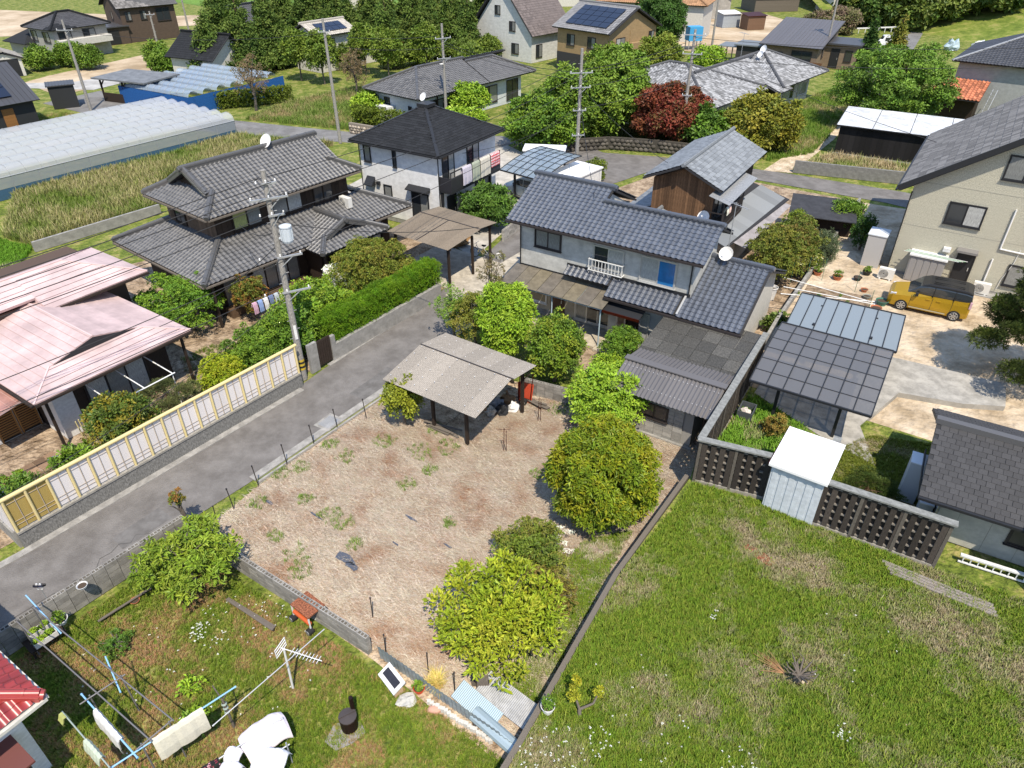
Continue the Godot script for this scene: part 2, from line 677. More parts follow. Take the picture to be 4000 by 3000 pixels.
func setup_light() -> void:
	var cam := Camera3D.new()
	cam.name = "camera"
	cam.position = CAM
	cam.rotation_degrees = Vector3(-34.5, 0, 0)
	cam.fov = rad_to_deg(2.0 * atan(1500.0 / 2774.0))
	cam.near = 0.1
	cam.far = 3000.0
	add_child(cam)
	var sun := DirectionalLight3D.new()
	sun.name = "sun"
	sun.light_color = Color(1.0, 0.955, 0.88)
	sun.light_energy = 1.5
	sun.light_angular_distance = 0.5
	sun.shadow_enabled = true
	add_child(sun)
	# shadows fall 0.13 to the left and 0.60 away for each metre of height
	sun.look_at_from_position(Vector3(0.13, 1.0, 0.60) * 50.0, Vector3.ZERO)
	var sky_m := ProceduralSkyMaterial.new()
	sky_m.sky_top_color = Color(0.46, 0.57, 0.74)
	sky_m.sky_horizon_color = Color(0.80, 0.83, 0.86)
	sky_m.sky_curve = 0.15
	sky_m.sky_energy_multiplier = 1.2
	sky_m.ground_bottom_color = Color(0.3, 0.3, 0.25)
	sky_m.ground_horizon_color = Color(0.6, 0.65, 0.65)
	var sky := Sky.new()
	sky.sky_material = sky_m
	var env := Environment.new()
	env.background_mode = Environment.BG_SKY
	env.sky = sky
	env.tonemap_mode = Environment.TONE_MAPPER_LINEAR
	env.tonemap_exposure = 1.3
	env.sdfgi_enabled = true
	env.ssao_enabled = true
	env.ssil_enabled = true
	var w := WorldEnvironment.new()
	w.name = "world"
	w.environment = env
	add_child(w)

func setup_textures() -> void:
	var S := FastNoiseLite.TYPE_SIMPLEX
	noise_tex("fine", 0.012, grey(0.88), grey(1.0), 6, S, 512, null, 2, 0.75)
	noise_tex("blot", 0.004, grey(0.8), grey(1.0), 8, S, 512, null, 3, 0.72)
	noise_tex("grain", 0.25, grey(0.55), grey(1.0), 3, S, 512, null, 4)
	noise_tex("asphalt", 0.003, Color(0.84, 0.835, 0.83), grey(1.0), 8, S, 1024, null, 9, 0.72)
	noise_tex("streak", 0.02, grey(0.68), grey(1.0), 5, S, 512, null, 11)
	noise_tex("sand", 0.004, Color(0.66, 0.59, 0.49), Color(0.86, 0.80, 0.71), 8, S, 1024, Color(0.78, 0.71, 0.61), 16, 0.72)
	noise_tex("soil", 0.005, Color(0.48, 0.41, 0.33), Color(0.78, 0.70, 0.60), 8, S, 1024, Color(0.66, 0.58, 0.49), 12, 0.76)
	noise_tex("straw", 0.005, Color(0.50, 0.42, 0.34), Color(0.84, 0.77, 0.68), 8, S, 1024, Color(0.72, 0.64, 0.55), 13, 0.82)
	noise_tex("turf", 0.005, Color(0.30, 0.36, 0.12), Color(0.60, 0.56, 0.36), 8, S, 1024, Color(0.42, 0.47, 0.18), 14, 0.8)
	noise_tex("rust", 0.03, Color(0.35, 0.2, 0.14), Color(0.66, 0.42, 0.3), 5, S, 512, null, 15)
	bump_tex("rough", 0.2, 5.0)
	bump_tex("lumps", 0.05, 8.0)

# the lane and the plots beside it
func build_ground() -> void:
	var turf := M("turf ground", 1, 1, 1, 0.95, {"tex": "turf", "scale": 0.12, "bump": "lumps"})
	var base := MB.new()
	base.quad(P(-900, -200, -0.03), P(-900, 1200, -0.03), P(900, 1200, -0.03), P(900, -200, -0.03))
	solo("ground", base, turf, "", "", "", "structure")
	var asphalt := M("asphalt", 0.19, 0.178, 0.168, 0.9, {"tex": "asphalt", "scale": 0.16, "bump": "rough", "bscale": 0.3})
	var asphalt2 := M("old asphalt", 0.21, 0.205, 0.2, 0.9, {"tex": "asphalt", "scale": 0.11, "bump": "rough", "bscale": 0.3})
	var concrete := M("concrete", 0.42, 0.40, 0.36, 0.85, {"tex": "blot", "scale": 0.35})
	var dirt := M("bare earth", 0.80, 0.79, 0.78, 0.95, {"tex": "soil", "scale": 0.15, "bump": "lumps"})
	# the lane, from the near wall up to the junction behind the houses
	ground_sheet("lane", [[-20.9, 6.5], [-15.9, 12.6], [-10.1, 20.0], [-5.5, 26.6], [-2.0, 33.1], [1.1, 40.6], [3.6, 47.4], [7.2, 53.6], [11.6, 57.6], [18.5, 55.6], [27.3, 50.0], [31.5, 46.0],
		[34.0, 48.5], [29.6, 52.3], [22.3, 56.6], [16.3, 59.6], [12.4, 61.2], [8.0, 62.3], [6.4, 64.5], [1.5, 68.5], [-0.5, 66.5], [2.2, 61.5], [2.0, 53.6], [0.6, 46.3], [-1.9, 40.4], [-4.4, 35.2], [-8.9, 28.0], [-10.9, 24.4], [-16.3, 16.8], [-22.6, 9.0]], 0.0, asphalt)
	var patch := M("asphalt patch", 0.165, 0.158, 0.152, 0.92, {"tex": "asphalt", "scale": 0.3})
	ground_sheet("lane_patch", [[-13.9, 17.3], [-12.9, 18.8], [-12.2, 18.3], [-13.3, 16.8]], 0.004, patch)
	ground_sheet("lane_patch", [[-7.3, 26.0], [-5.9, 28.2], [-5.1, 27.7], [-6.5, 25.5]], 0.004, patch)
	var cr := MB.new()
	var cp := Vector2(-15.4, 14.0)
	for k in 60:
		var nx := cp + Vector2(0.24, 0.3).rotated(rnd(-0.9, 0.9)) * (1.0 if k % 20 else 3.0)
		var s := (nx - cp).orthogonal().normalized() * rnd(0.008, 0.016)
		sheet(cr, [[cp.x - s.x, cp.y - s.y], [cp.x + s.x, cp.y + s.y], [nx.x + s.x * 0.7, nx.y + s.y * 0.7], [nx.x - s.x * 0.7, nx.y - s.y * 0.7]], 0.008)
		cp = nx
		if k % 15 == 14:
			cp += Vector2(rnd(0.4, 1.0), -rnd(0.4, 0.9))
	solo("lane_cracks", cr, M("crack tar", 0.07, 0.068, 0.066, 0.95), "", "", "", "structure")
	var gut := M("gutter concrete", 0.36, 0.345, 0.32, 0.9, {"tex": "blot", "scale": 0.6})
	var mb := MB.new()
	wall_run(mb, [[-9.95, 20.35], [-5.35, 26.9], [-2.3, 32.2]], 0.34, -0.05, 0.03)
	wall_run(mb, [[-9.63, 20.12], [-5.05, 26.66]], 0.09, -0.05, 0.09)
	solo("gutter_kerb", mb, gut, "", "", "", "structure")
	mb = MB.new()
	wall_run(mb, [[-23.0, 8.8], [-16.62, 16.6], [-9.5, 26.35]], 0.3, -0.05, 0.035)
	wall_run(mb, [[-8.7, 28.35], [-4.2, 35.3]], 0.22, -0.05, 0.035)
	solo("kerb_strip", mb, gut, "", "", "", "structure")
	# the dry plot in the middle
	var straw := M("dry plot earth", 0.90, 0.88, 0.83, 0.95, {"tex": "straw", "scale": 0.22, "bump": "lumps"})
	ground_sheet("dry_plot", [[-11.0, 17.4], [-9.6, 20.0], [-5.1, 26.6], [-1.5, 27.6], [2.4, 26.2], [3.6, 28.2], [5.6, 26.8], [7.4, 23.6], [9.8, 22.2], [11.6, 23.6], [12.2, 23.2], [5.6, 19.3], [0.1, 9.2], [-4.0, 12.5]], -0.012, straw)
	# the higher meadow behind its wall
	plateau("meadow", [[-1.3, 7.0], [0.25, 9.6], [3.35, 15.0], [6.55, 19.55], [7.3, 21.3], [10.0, 25.6], [12.0, 24.6], [19.0, 20.0], [40.0, 12.0], [40.0, -10.0], [-1.3, -10.0]], -0.3, 0.8, turf)
	# the yard of the beige house
	var sand := M("yard sand", 0.82, 0.81, 0.80, 0.95, {"tex": "sand", "scale": 0.07, "bump": "lumps", "bscale": 0.5})
	plateau("house_yard", [[10.05, 25.65], [13.3, 31.2], [20.2, 41.5], [24.5, 48.5], [38.0, 42.0], [45.0, 20.0], [40.0, 12.2], [19.03, 20.03], [12.03, 24.63]], -0.3, 0.6, sand)
	var slab := MB.new()
	var pts := []
	for q in [[12.3, 21.7], [10.4, 24.9], [12.2, 27.6], [14.9, 25.9], [17.3, 27.9], [21.6, 25.6], [20.6, 23.9], [18.9, 24.1], [16.6, 24.9], [14.0, 22.6], [13.6, 20.2]]:
		pts.append(P(q[0], q[1], 0.84))
	slab.prism(pts, Vector3(0, -0.3, 0))
	solo("yard_concrete", slab, concrete, "", "", "", "structure")
	# bottom-left yard and the gardens of the two old houses
	ground_sheet("garden_earth", [[-24.0, 9.4], [-17.2, 17.2], [-9.9, 27.2], [-9.1, 28.6], [-4.4, 35.4], [-2.1, 40.2], [-6.4, 45.6], [-20.0, 42.0], [-28.0, 36.0], [-36.0, 22.0]], -0.016, dirt)
	ground_sheet("house_lot", [[-2.3, 32.2], [-0.4, 38.3], [1.4, 40.3], [4.2, 47.2], [7.6, 52.8], [11.8, 56.8], [18.4, 55.0], [26.9, 49.4], [20.0, 41.0], [12.0, 23.2], [7.0, 24.0], [3.2, 28.2]], -0.02, dirt)
	ground_sheet("white_house_lot", [[-6.5, 45.8], [-2.3, 40.6], [0.2, 46.4], [1.6, 53.8], [1.6, 61.2], [-1.2, 66.0], [-9.0, 62.0], [-13.5, 52.0]], -0.014, M("lot concrete", 0.50, 0.47, 0.42, 0.9, {"tex": "blot", "scale": 0.2}))
	# far roads, tracks and fields
	ground_sheet("road", [[-50.6, 80.2], [-47.2, 86.2], [-39.3, 78.3], [-31.6, 74.4], [-27.0, 72.9], [-20.5, 70.6], [-15.6, 69.0], [-8.0, 66.9], [-1.0, 67.6], [1.0, 66.0], [-2.0, 62.9], [-8.0, 63.8], [-15.2, 65.5], [-19.8, 66.6], [-26.1, 68.3], [-38.1, 71.7], [-43.5, 75.6]], -0.008, asphalt2)
	ground_sheet("road", [[-61.0, 88.0], [-48.2, 86.6], [-44.0, 96.0], [-32.0, 104.5], [-34.0, 106.0], [-46.5, 97.6], [-53.0, 90.6], [-66.0, 89.6], [-100.0, 84.0], [-100.0, 81.0]], -0.006, M("pale road", 0.45, 0.44, 0.42, 0.9, {"tex": "asphalt", "scale": 0.1}))
	ground_sheet("road", [[37.5, 80.0], [43.0, 98.5], [48.0, 106.0], [56.0, 116.0], [62.0, 127.5], [71.0, 146.0], [77.0, 146.0], [66.0, 126.0], [60.0, 115.5], [52.0, 102.0], [44.0, 92.0], [40.0, 80.0]], -0.004, asphalt2)
	var track := M("track gravel", 0.95, 0.95, 0.95, 0.95, {"tex": "sand", "scale": 0.14, "bump": "lumps"})
	ground_sheet("track", [[20.4, 57.4], [25.2, 63.6], [31.4, 73.2], [35.6, 80.2], [38.4, 79.8], [34.6, 74.4], [29.4, 66.2], [22.6, 56.8]], -0.002, track)
	var field := M("bare field", 0.75, 0.72, 0.68, 0.95, {"tex": "sand", "scale": 0.02})
	ground_sheet("field", [[-160, 172], [-65, 147], [-50, 152], [-46, 140], [-66, 131], [-72, 126.5], [-82, 124], [-92, 137], [-160, 142]], -0.01, field)
	ground_sheet("field", [[-58.4, 90.6], [-57.6, 94.4], [-51.2, 110.0], [-44.6, 103.0], [-45.0, 95.4], [-48.5, 89.0], [-50.6, 83.4]], -0.012, field)
	ground_sheet("field", [[-130, 215], [-60, 160], [-20, 165], [-20, 260], [-130, 300]], -0.014, M("green field", 0.13, 0.24, 0.03, 0.9, {"tex": "blot", "scale": 0.03}))
	ground_sheet("field", [[-44.0, 64.6], [-40.9, 71.6], [-38.8, 70.9], [-41.0, 63.2]], -0.016, field)
	ground_sheet("field", [[24, 112], [36, 108], [52, 128], [48, 150], [30, 152]], -0.018, field)
	# the hill behind on the right
	var hill := MB.new()
	var hz := FastNoiseLite.new()
	hz.seed = 21
	hz.frequency = 0.02
	var gx := 26
	var gf := 22
	var grid := []
	for i in gx + 1:
		var row := []
		for j in gf + 1:
			var x := 58.0 + 140.0 * i / gx
			var f := 100.0 + 190.0 * j / gf
			var d := (x - 66.0) * 0.55 + (f - 128.0) * 0.35
			var h := clampf(d, 0.0, 60.0) * 0.33 + (hz.get_noise_2d(x, f) * 2.5 if d > 0.0 else 0.0)
			row.append(P(x, f, h - 0.35))
		grid.append(row)
	for i in gx:
		for j in gf:
			hill.quad(grid[i][j], grid[i][j + 1], grid[i + 1][j + 1], grid[i + 1][j])
	solo("hill", hill, M("hill turf", 0.95, 1.0, 0.85, 0.95, {"tex": "turf", "scale": 0.05}), "", "", "", "structure")

var kw := {}  # common materials of the houses

func setup_house_materials() -> void:
	kw.glass = M("window glass", 0.03, 0.035, 0.04, 0.06, {"spec": 0.6})
	kw.curtain = M("curtained glass", 0.30, 0.31, 0.30, 0.12, {"spec": 0.6, "tex": "streak", "scale": Vector3(6, 0.3, 6)})
	kw.shoji = M("pale glass", 0.55, 0.56, 0.54, 0.15, {"spec": 0.6, "tex": "streak", "scale": Vector3(4, 0.3, 4)})
	kw.alu = M("aluminium frame", 0.52, 0.52, 0.51, 0.4, {"metal": 0.4})
	kw.bronze = M("bronze frame", 0.035, 0.03, 0.03, 0.45)
	kw.black = M("black metal", 0.022, 0.023, 0.026, 0.5)
	kw.white = M("white paint", 0.78, 0.78, 0.77, 0.6, {"tex": "fine", "scale": 0.8})
	kw.plaster = M("cream plaster", 0.62, 0.60, 0.55, 0.9, {"tex": "fine", "scale": 0.5})
	kw.wood = M("weathered timber", 0.155, 0.098, 0.06, 0.85, {"tex": "streak", "scale": Vector3(5, 0.35, 5)})
	kw.darkwood = M("dark timber", 0.045, 0.03, 0.022, 0.8, {"tex": "streak", "scale": Vector3(5, 0.35, 5)})
	kw.greywood = M("grey timber", 0.20, 0.17, 0.14, 0.9, {"tex": "streak", "scale": Vector3(5, 0.4, 5)})
	kw.concrete = M("cast concrete", 0.34, 0.33, 0.31, 0.9, {"tex": "blot", "scale": 0.7})
	kw.dark_deck = M("dark roof deck", 0.03, 0.03, 0.033, 0.8)
	kw.copper = M("copper sheet", 0.24, 0.085, 0.045, 0.5, {"metal": 0.3, "tex": "rust", "scale": 0.7})
	kw.poly = M("smoked polycarbonate", 0.10, 0.10, 0.095, 0.35, {"spec": 0.5, "tex": "blot", "scale": 0.4})
	kw.pipe = M("white pipe", 0.7, 0.7, 0.68, 0.5)
	kw.steel = M("galvanised steel", 0.45, 0.46, 0.47, 0.45, {"metal": 0.5})
	kw.blue_t = tones("blue glazed tile", 0.078, 0.088, 0.110, 0.28, {"spec": 0.65})
	kw.blue_c = M("blue glazed tile copies", 0.078, 0.088, 0.110, 0.28, {"spec": 0.65, "vc": 1})
	kw.smoke_t = tones("smoked tile", 0.095, 0.093, 0.092, 0.36, {"spec": 0.6}, 0.25)
	kw.smoke_c = M("smoked tile copies", 0.095, 0.093, 0.092, 0.36, {"spec": 0.6, "vc": 1})
	kw.pale_t = tones("silver tile", 0.20, 0.215, 0.23, 0.5, {"spec": 0.4}, 0.2)
	kw.pale_c = M("silver tile copies", 0.20, 0.215, 0.23, 0.5, {"spec": 0.4, "vc": 1})
	kw.worn_t = tones("lichen tile", 0.42, 0.43, 0.45, 0.8, {"tex": "grain", "scale": 0.35}, 0.45)
	kw.worn_c = M("lichen tile copies", 0.42, 0.43, 0.45, 0.8, {"tex": "grain", "scale": 0.35, "vc": 1})
	kw.slate_t = tones("grey slate", 0.30, 0.285, 0.27, 0.85, {"tex": "grain", "scale": 0.4}, 0.3)
	kw.slate_c = M("grey slate copies", 0.30, 0.285, 0.27, 0.85, {"tex": "grain", "scale": 0.4, "vc": 1})
	kw.shingle_t = tones("black shingle", 0.026, 0.028, 0.032, 0.85, {"tex": "grain", "scale": 0.5}, 0.25)
	kw.shingle_c = M("black shingle copies", 0.026, 0.028, 0.032, 0.85, {"tex": "grain", "scale": 0.5, "vc": 1})
	kw.block_t = tones("concrete block", 0.36, 0.35, 0.325, 0.95, {"tex": "fine", "scale": 0.9}, 0.18)

# the two-storey house with blue-black glazed tiles, in the middle
func house_blue() -> void:
	var t := thing("tiled_house", "two-storey grey plastered house with glossy blue-black tiled roofs and a satellite dish", "house", 0.44, 34.07, 0.0, -32)
	var wall := M("grey plaster", 0.58, 0.575, 0.535, 0.9, {"tex": "blot", "scale": 0.45})
	var mb := MB.new()
	mb.bx(0, 0, 2.5, 9.15, 3.2, 5.12)
	mb.bx(0, 3.2, 2.5, 3.7, 5.0, 5.12)
	for s in [[9.1, 9.15]]:
		mb.prism([P(9.15, 0, 5.12), P(9.15, 3.2, 5.12), P(9.15, 1.6, 5.85)], P(-0.1, 0, 0))
	mb.prism([P(0, 0, 5.12), P(0, 5.0, 5.12), P(0, 2.5, 6.3)], P(0.1, 0, 0))
	mb.prism([P(3.7, 1.0, 5.4), P(3.7, 4.6, 5.2), P(3.7, 2.5, 6.3)], P(-0.1, 0, 0))
	part(t, "upper_wall", mb, wall)
	bp(t, "lower_wall", M("sand plaster", 0.52, 0.47, 0.38, 0.9, {"tex": "blot", "scale": 0.45}), [[0, 0, 0.35, 8.9, 7.0, 2.5]])
	bp(t, "plinth", kw.concrete, [[-0.03, -0.03, 0, 8.9, 7.0, 0.35]])
	mb = MB.new()
	mb.bx(8.9, -0.35, 0, 11.55, 6.4, 2.55)
	mb.prism([P(11.55, -0.35, 2.55), P(11.55, 6.4, 2.55), P(11.55, 2.5, 4.0)], P(-0.1, 0, 0))
	part(t, "wing_wall", mb, kw.plaster)
	bp(t, "entrance_wall", wall, [[5.35, -0.4, 0.0, 8.9, 0.0, 2.55]])
	var o := {"deck": kw.dark_deck, "tiles": kw.blue_t, "copies": kw.blue_c, "most": 300, "amp": 0.06}
	var planes := [
		[P(-0.5, -0.55, 5.1), P(9.65, -0.55, 5.1), P(9.65, 1.6, 6.11), P(3.85, 1.6, 6.11), P(3.85, 2.5, 6.53), P(-0.5, 2.5, 6.53)],
		[P(9.65, 3.75, 5.1), P(3.85, 3.75, 5.1), P(3.85, 1.6, 6.11), P(9.65, 1.6, 6.11)],
		[P(3.85, 5.55, 5.1), P(-0.5, 5.55, 5.1), P(-0.5, 2.5, 6.53), P(3.85, 2.5, 6.53)],
		[P(8.95, -1.1, 2.6), P(11.98, -1.1, 2.6), P(11.98, 2.5, 4.2), P(8.95, 2.5, 4.2)],
		[P(11.98, 6.6, 2.45), P(8.95, 6.6, 2.45), P(8.95, 2.5, 4.2), P(11.98, 2.5, 4.2)],
		[P(5.3, -1.0, 2.6), P(8.94, -1.0, 2.6), P(8.94, 0.03, 3.1), P(5.3, 0.03, 3.1)],
		[P(2.8, -0.5, 2.92), P(5.3, -0.5, 2.92), P(5.3, 0.03, 3.2), P(2.8, 0.03, 3.2)],
	]
	var roof := tiled_roof(t, planes, [[P(-0.6, 2.5, 6.53), P(3.95, 2.5, 6.53)], [P(3.8, 1.6, 6.11), P(9.75, 1.6, 6.11)], [P(8.9, 2.5, 4.2), P(12.05, 2.5, 4.2)]], o)
	# dark flashings where the lower roofs meet the wall
	bp(t, "flashing", kw.black, [[2.75, -0.04, 3.17, 5.3, -0.002, 3.34], [5.3, -0.04, 3.1, 9.15, -0.002, 3.3], [-0.02, -0.03, 2.62, 2.7, -0.002, 2.68]])
	mb = MB.new()
	mb.bar(P(8.96, -1.05, 2.68), P(8.96, 2.4, 4.22), 0.09, 0.14)
	part(t, "valley_flashing", mb, kw.alu)
	for e in [[P(-0.5, -0.62, 5.06), P(9.65, -0.62, 5.06)], [P(5.3, -1.06, 2.54), P(12.0, -1.16, 2.54)]]:
		gutter(t, e[0], e[1], kw.bronze)
	downpipe(t, 0.05, -0.08, 2.7, 5.0, kw.black)
	downpipe(t, 9.08, -0.08, 3.2, 5.0, kw.black)
	# copper verge boards
	mb = MB.new()
	mb.bar(P(9.62, -0.5, 5.0), P(9.62, 1.55, 5.97), 0.04, 0.22)
	part(t, "verge_board", mb, kw.copper)
	# upper windows
	window(t, "n", 0, 0.9, 3.85, 1.42, 0.86, [kw.curtain, kw.curtain], kw.bronze)
	window(t, "n", 0, 4.16, 3.46, 1.55, 1.14, [kw.glass, kw.shoji], kw.alu)
	var blue := M("blue curtain glass", 0.03, 0.2, 0.5, 0.12, {"spec": 0.6, "tex": "blot", "scale": 0.5})
	window(t, "n", 0, 6.63, 3.42, 1.7, 1.22, [kw.shoji, blue], kw.alu)
	# window railing
	mb = MB.new()
	for k in 11:
		mb.tube(P(4.05 + k * 0.175, -0.3, 3.42), P(4.05 + k * 0.175, -0.3, 3.98), 0.018, 0.018, 5)
	for h in [3.42, 3.98]:
		mb.bar(P(4.02, -0.3, h), P(5.83, -0.3, h), 0.04, 0.04)
		mb.bar(P(4.04, -0.3, h), P(4.04, 0, h), 0.04, 0.04)
		mb.bar(P(5.81, -0.3, h), P(5.81, 0, h), 0.04, 0.04)
	part(t, "window_railing", mb, kw.pipe)
	# ground floor under the lean-to
	window(t, "n", 0, 0.45, 0.75, 1.15, 1.0, [M("bamboo blind", 0.45, 0.38, 0.27, 0.8, {"tex": "streak", "scale": Vector3(0.3, 6, 0.3)})], kw.pipe)
	door(t, "n", 0, 1.95, 0.25, 0.7, 1.65, M("brown door", 0.085, 0.045, 0.03, 0.5), kw.alu)
	window(t, "n", 0, 3.35, 0.4, 1.9, 1.5, [kw.curtain, kw.glass, kw.glass], kw.alu)
	door(t, "n", -0.4, 6.35, 0.1, 0.62, 1.85, kw.darkwood, kw.alu)
	window(t, "n", -0.4, 5.85, 0.12, 0.42, 1.8, [kw.glass], kw.alu, false)
	window(t, "n", -0.4, 7.05, 0.12, 0.42, 1.8, [kw.shoji], kw.alu, false)
	mb = MB.new()
	mb.hexa([P(4.85, -1.45, 2.02), P(7.35, -1.45, 2.02), P(7.35, -0.4, 2.3), P(4.85, -0.4, 2.3), P(4.85, -1.45, 2.1), P(7.35, -1.45, 2.1), P(7.35, -0.4, 2.38), P(4.85, -0.4, 2.38)])
	part(t, "entrance_awning", mb, kw.black)
	bp(t, "awning_edge", kw.copper, [[4.83, -1.49, 2.0, 7.37, -1.452, 2.13]])
	# polycarbonate lean-to with its sheets
	var lean := MB.new()
	for k in 5:
		lean.bar(P(0.05 + k * 1.35, -1.55, 2.24), P(0.05 + k * 1.35, -0.02, 2.52), 0.05, 0.08)
	lean.bar(P(-0.1, -1.58, 2.2), P(5.5, -1.58, 2.2), 0.06, 0.1)
	for x in [0.1, 2.75, 5.4]:
		lean.tube(P(x, -1.5, 0.1), P(x, -1.5, 2.2), 0.035, 0.035, 6)
	var lt := part(t, "lean_to", lean, M("pale blue steel", 0.36, 0.46, 0.52, 0.5))
	for k in 8:
		var sh := MB.new()
		var x0 := -0.2 + k * 0.725
		sh.hexa([P(x0, -1.72, 2.27), P(x0 + 0.7, -1.72, 2.27), P(x0 + 0.7, -0.01, 2.585), P(x0, -0.01, 2.585), P(x0, -1.72, 2.29), P(x0 + 0.7, -1.72, 2.29), P(x0 + 0.7, -0.01, 2.605), P(x0, -0.01, 2.605)])
		part(lt, "roof_sheet", sh, M("aged sheet %d" % (k % 3), 0.17 + 0.02 * (k % 3), 0.15 + 0.015 * (k % 3), 0.125, 0.6, {"tex": "blot", "scale": 0.6}))
	bp(t, "porch_floor", M("porch concrete", 0.5, 0.44, 0.34, 0.9, {"tex": "blot", "scale": 0.6}), [[-0.1, -1.75, 0, 5.3, -0.03, 0.14], [5.3, -1.9, 0, 8.0, -0.4, 0.1]])
	# tinted lean-to on the east side of the entrance
	lean = MB.new()
	for k in 6:
		lean.bar(P(8.5 + k * 0.82, -0.6, 2.43), P(8.5 + k * 0.82, -4.4, 2.12), 0.05, 0.09)
	for f in [-0.7, -2.5, -4.3]:
		lean.bar(P(8.45, f, 2.36 + (f + 0.7) * 0.08), P(12.65, f, 2.36 + (f + 0.7) * 0.08), 0.06, 0.08)
	for q in [[8.55, -3.9], [12.5, -4.2]]:
		lean.tube(P(q[0], q[1], 0), P(q[0], q[1], 2.1), 0.045, 0.045, 6)
	lt = part(t, "side_lean_to", lean, kw.darkwood)
	for i in 6:
		for j in 5:
			var sh := MB.new()
			var x0 := 8.42 + i * 0.72
			var f0 := -0.5 - j * 0.8
			sh.hexa([P(x0, f0, 2.51 + (f0 + 0.5) * 0.08), P(x0 + 0.705, f0, 2.51 + (f0 + 0.5) * 0.08), P(x0 + 0.705, f0 - 0.81, 2.45 + (f0 + 0.5) * 0.08), P(x0, f0 - 0.81, 2.45 + (f0 + 0.5) * 0.08),
				P(x0, f0, 2.522 + (f0 + 0.5) * 0.08), P(x0 + 0.705, f0, 2.522 + (f0 + 0.5) * 0.08), P(x0 + 0.705, f0 - 0.81, 2.47 + (f0 + 0.5) * 0.08), P(x0, f0 - 0.81, 2.47 + (f0 + 0.5) * 0.08)])
			var tone := rnd(0.085, 0.135)
			part(lt, "roof_sheet", sh, M("tinted sheet %d" % ((i * 3 + j * 2) % 5), tone * 1.05, tone, tone * 0.88, 0.55, {"tex": "streak", "scale": Vector3(1.2, 1.2, 0.5)}))
	# dish and aerial on the wing ridge
	dish(t, P(9.9, 2.2, 4.35), 0.34, Vector3(-0.15, 0.55, 0.8))
	aerial(t, P(9.75, 2.9, 4.3), 2.6)

func dish(house: Node3D, at: Vector3, r: float, towards: Vector3) -> void:
	var mb := MB.new()
	var z := towards.normalized()
	var x := Vector3.UP.cross(z).normalized()
	var y := z.cross(x)
	var c := at + Vector3(0, 0.3, 0)
	for i in 3:
		for j in 14:
			var q := []
			for e in [[i, j], [i + 1, j], [i + 1, j + 1], [i, j + 1]]:
				var rr: float = r * e[0] / 3.0
				var a: float = TAU * e[1] / 14.0
				q.append(c + x * cos(a) * rr + y * sin(a) * rr + z * (rr * rr / r * 0.3))
			mb.quad(q[0], q[1], q[2], q[3])
	mb.tube(at, c, 0.03, 0.03, 6)
	mb.tube(c - y * r * 0.9, c + z * r * 0.9, 0.012, 0.012, 5)
	mb.tube(c + z * r * 0.85, c + z * r * 1.05, 0.04, 0.04, 6)
	part(house, "satellite_dish", mb, M("dish white", 0.78, 0.78, 0.78, 0.45))

func aerial(house: Node3D, at: Vector3, h: float, turn := 0.5) -> void:
	var mb := MB.new()
	mb.tube(at, at + Vector3(0, h, 0), 0.022, 0.018, 6)
	var d := Vector3(cos(turn), 0, sin(turn))
	var s := Vector3(-sin(turn), 0, cos(turn))
	var c := at + Vector3(0, h - 0.1, 0)
	mb.tube(c - d * 0.75, c + d * 0.75, 0.015, 0.015, 5)
	for k in 9:
		var w := 0.14 if k > 1 else 0.24
		var p := c + d * (-0.7 + k * 0.175)
		mb.tube(p - s * w, p + s * w, 0.008, 0.008, 4)
	part(house, "aerial", mb, kw.steel)

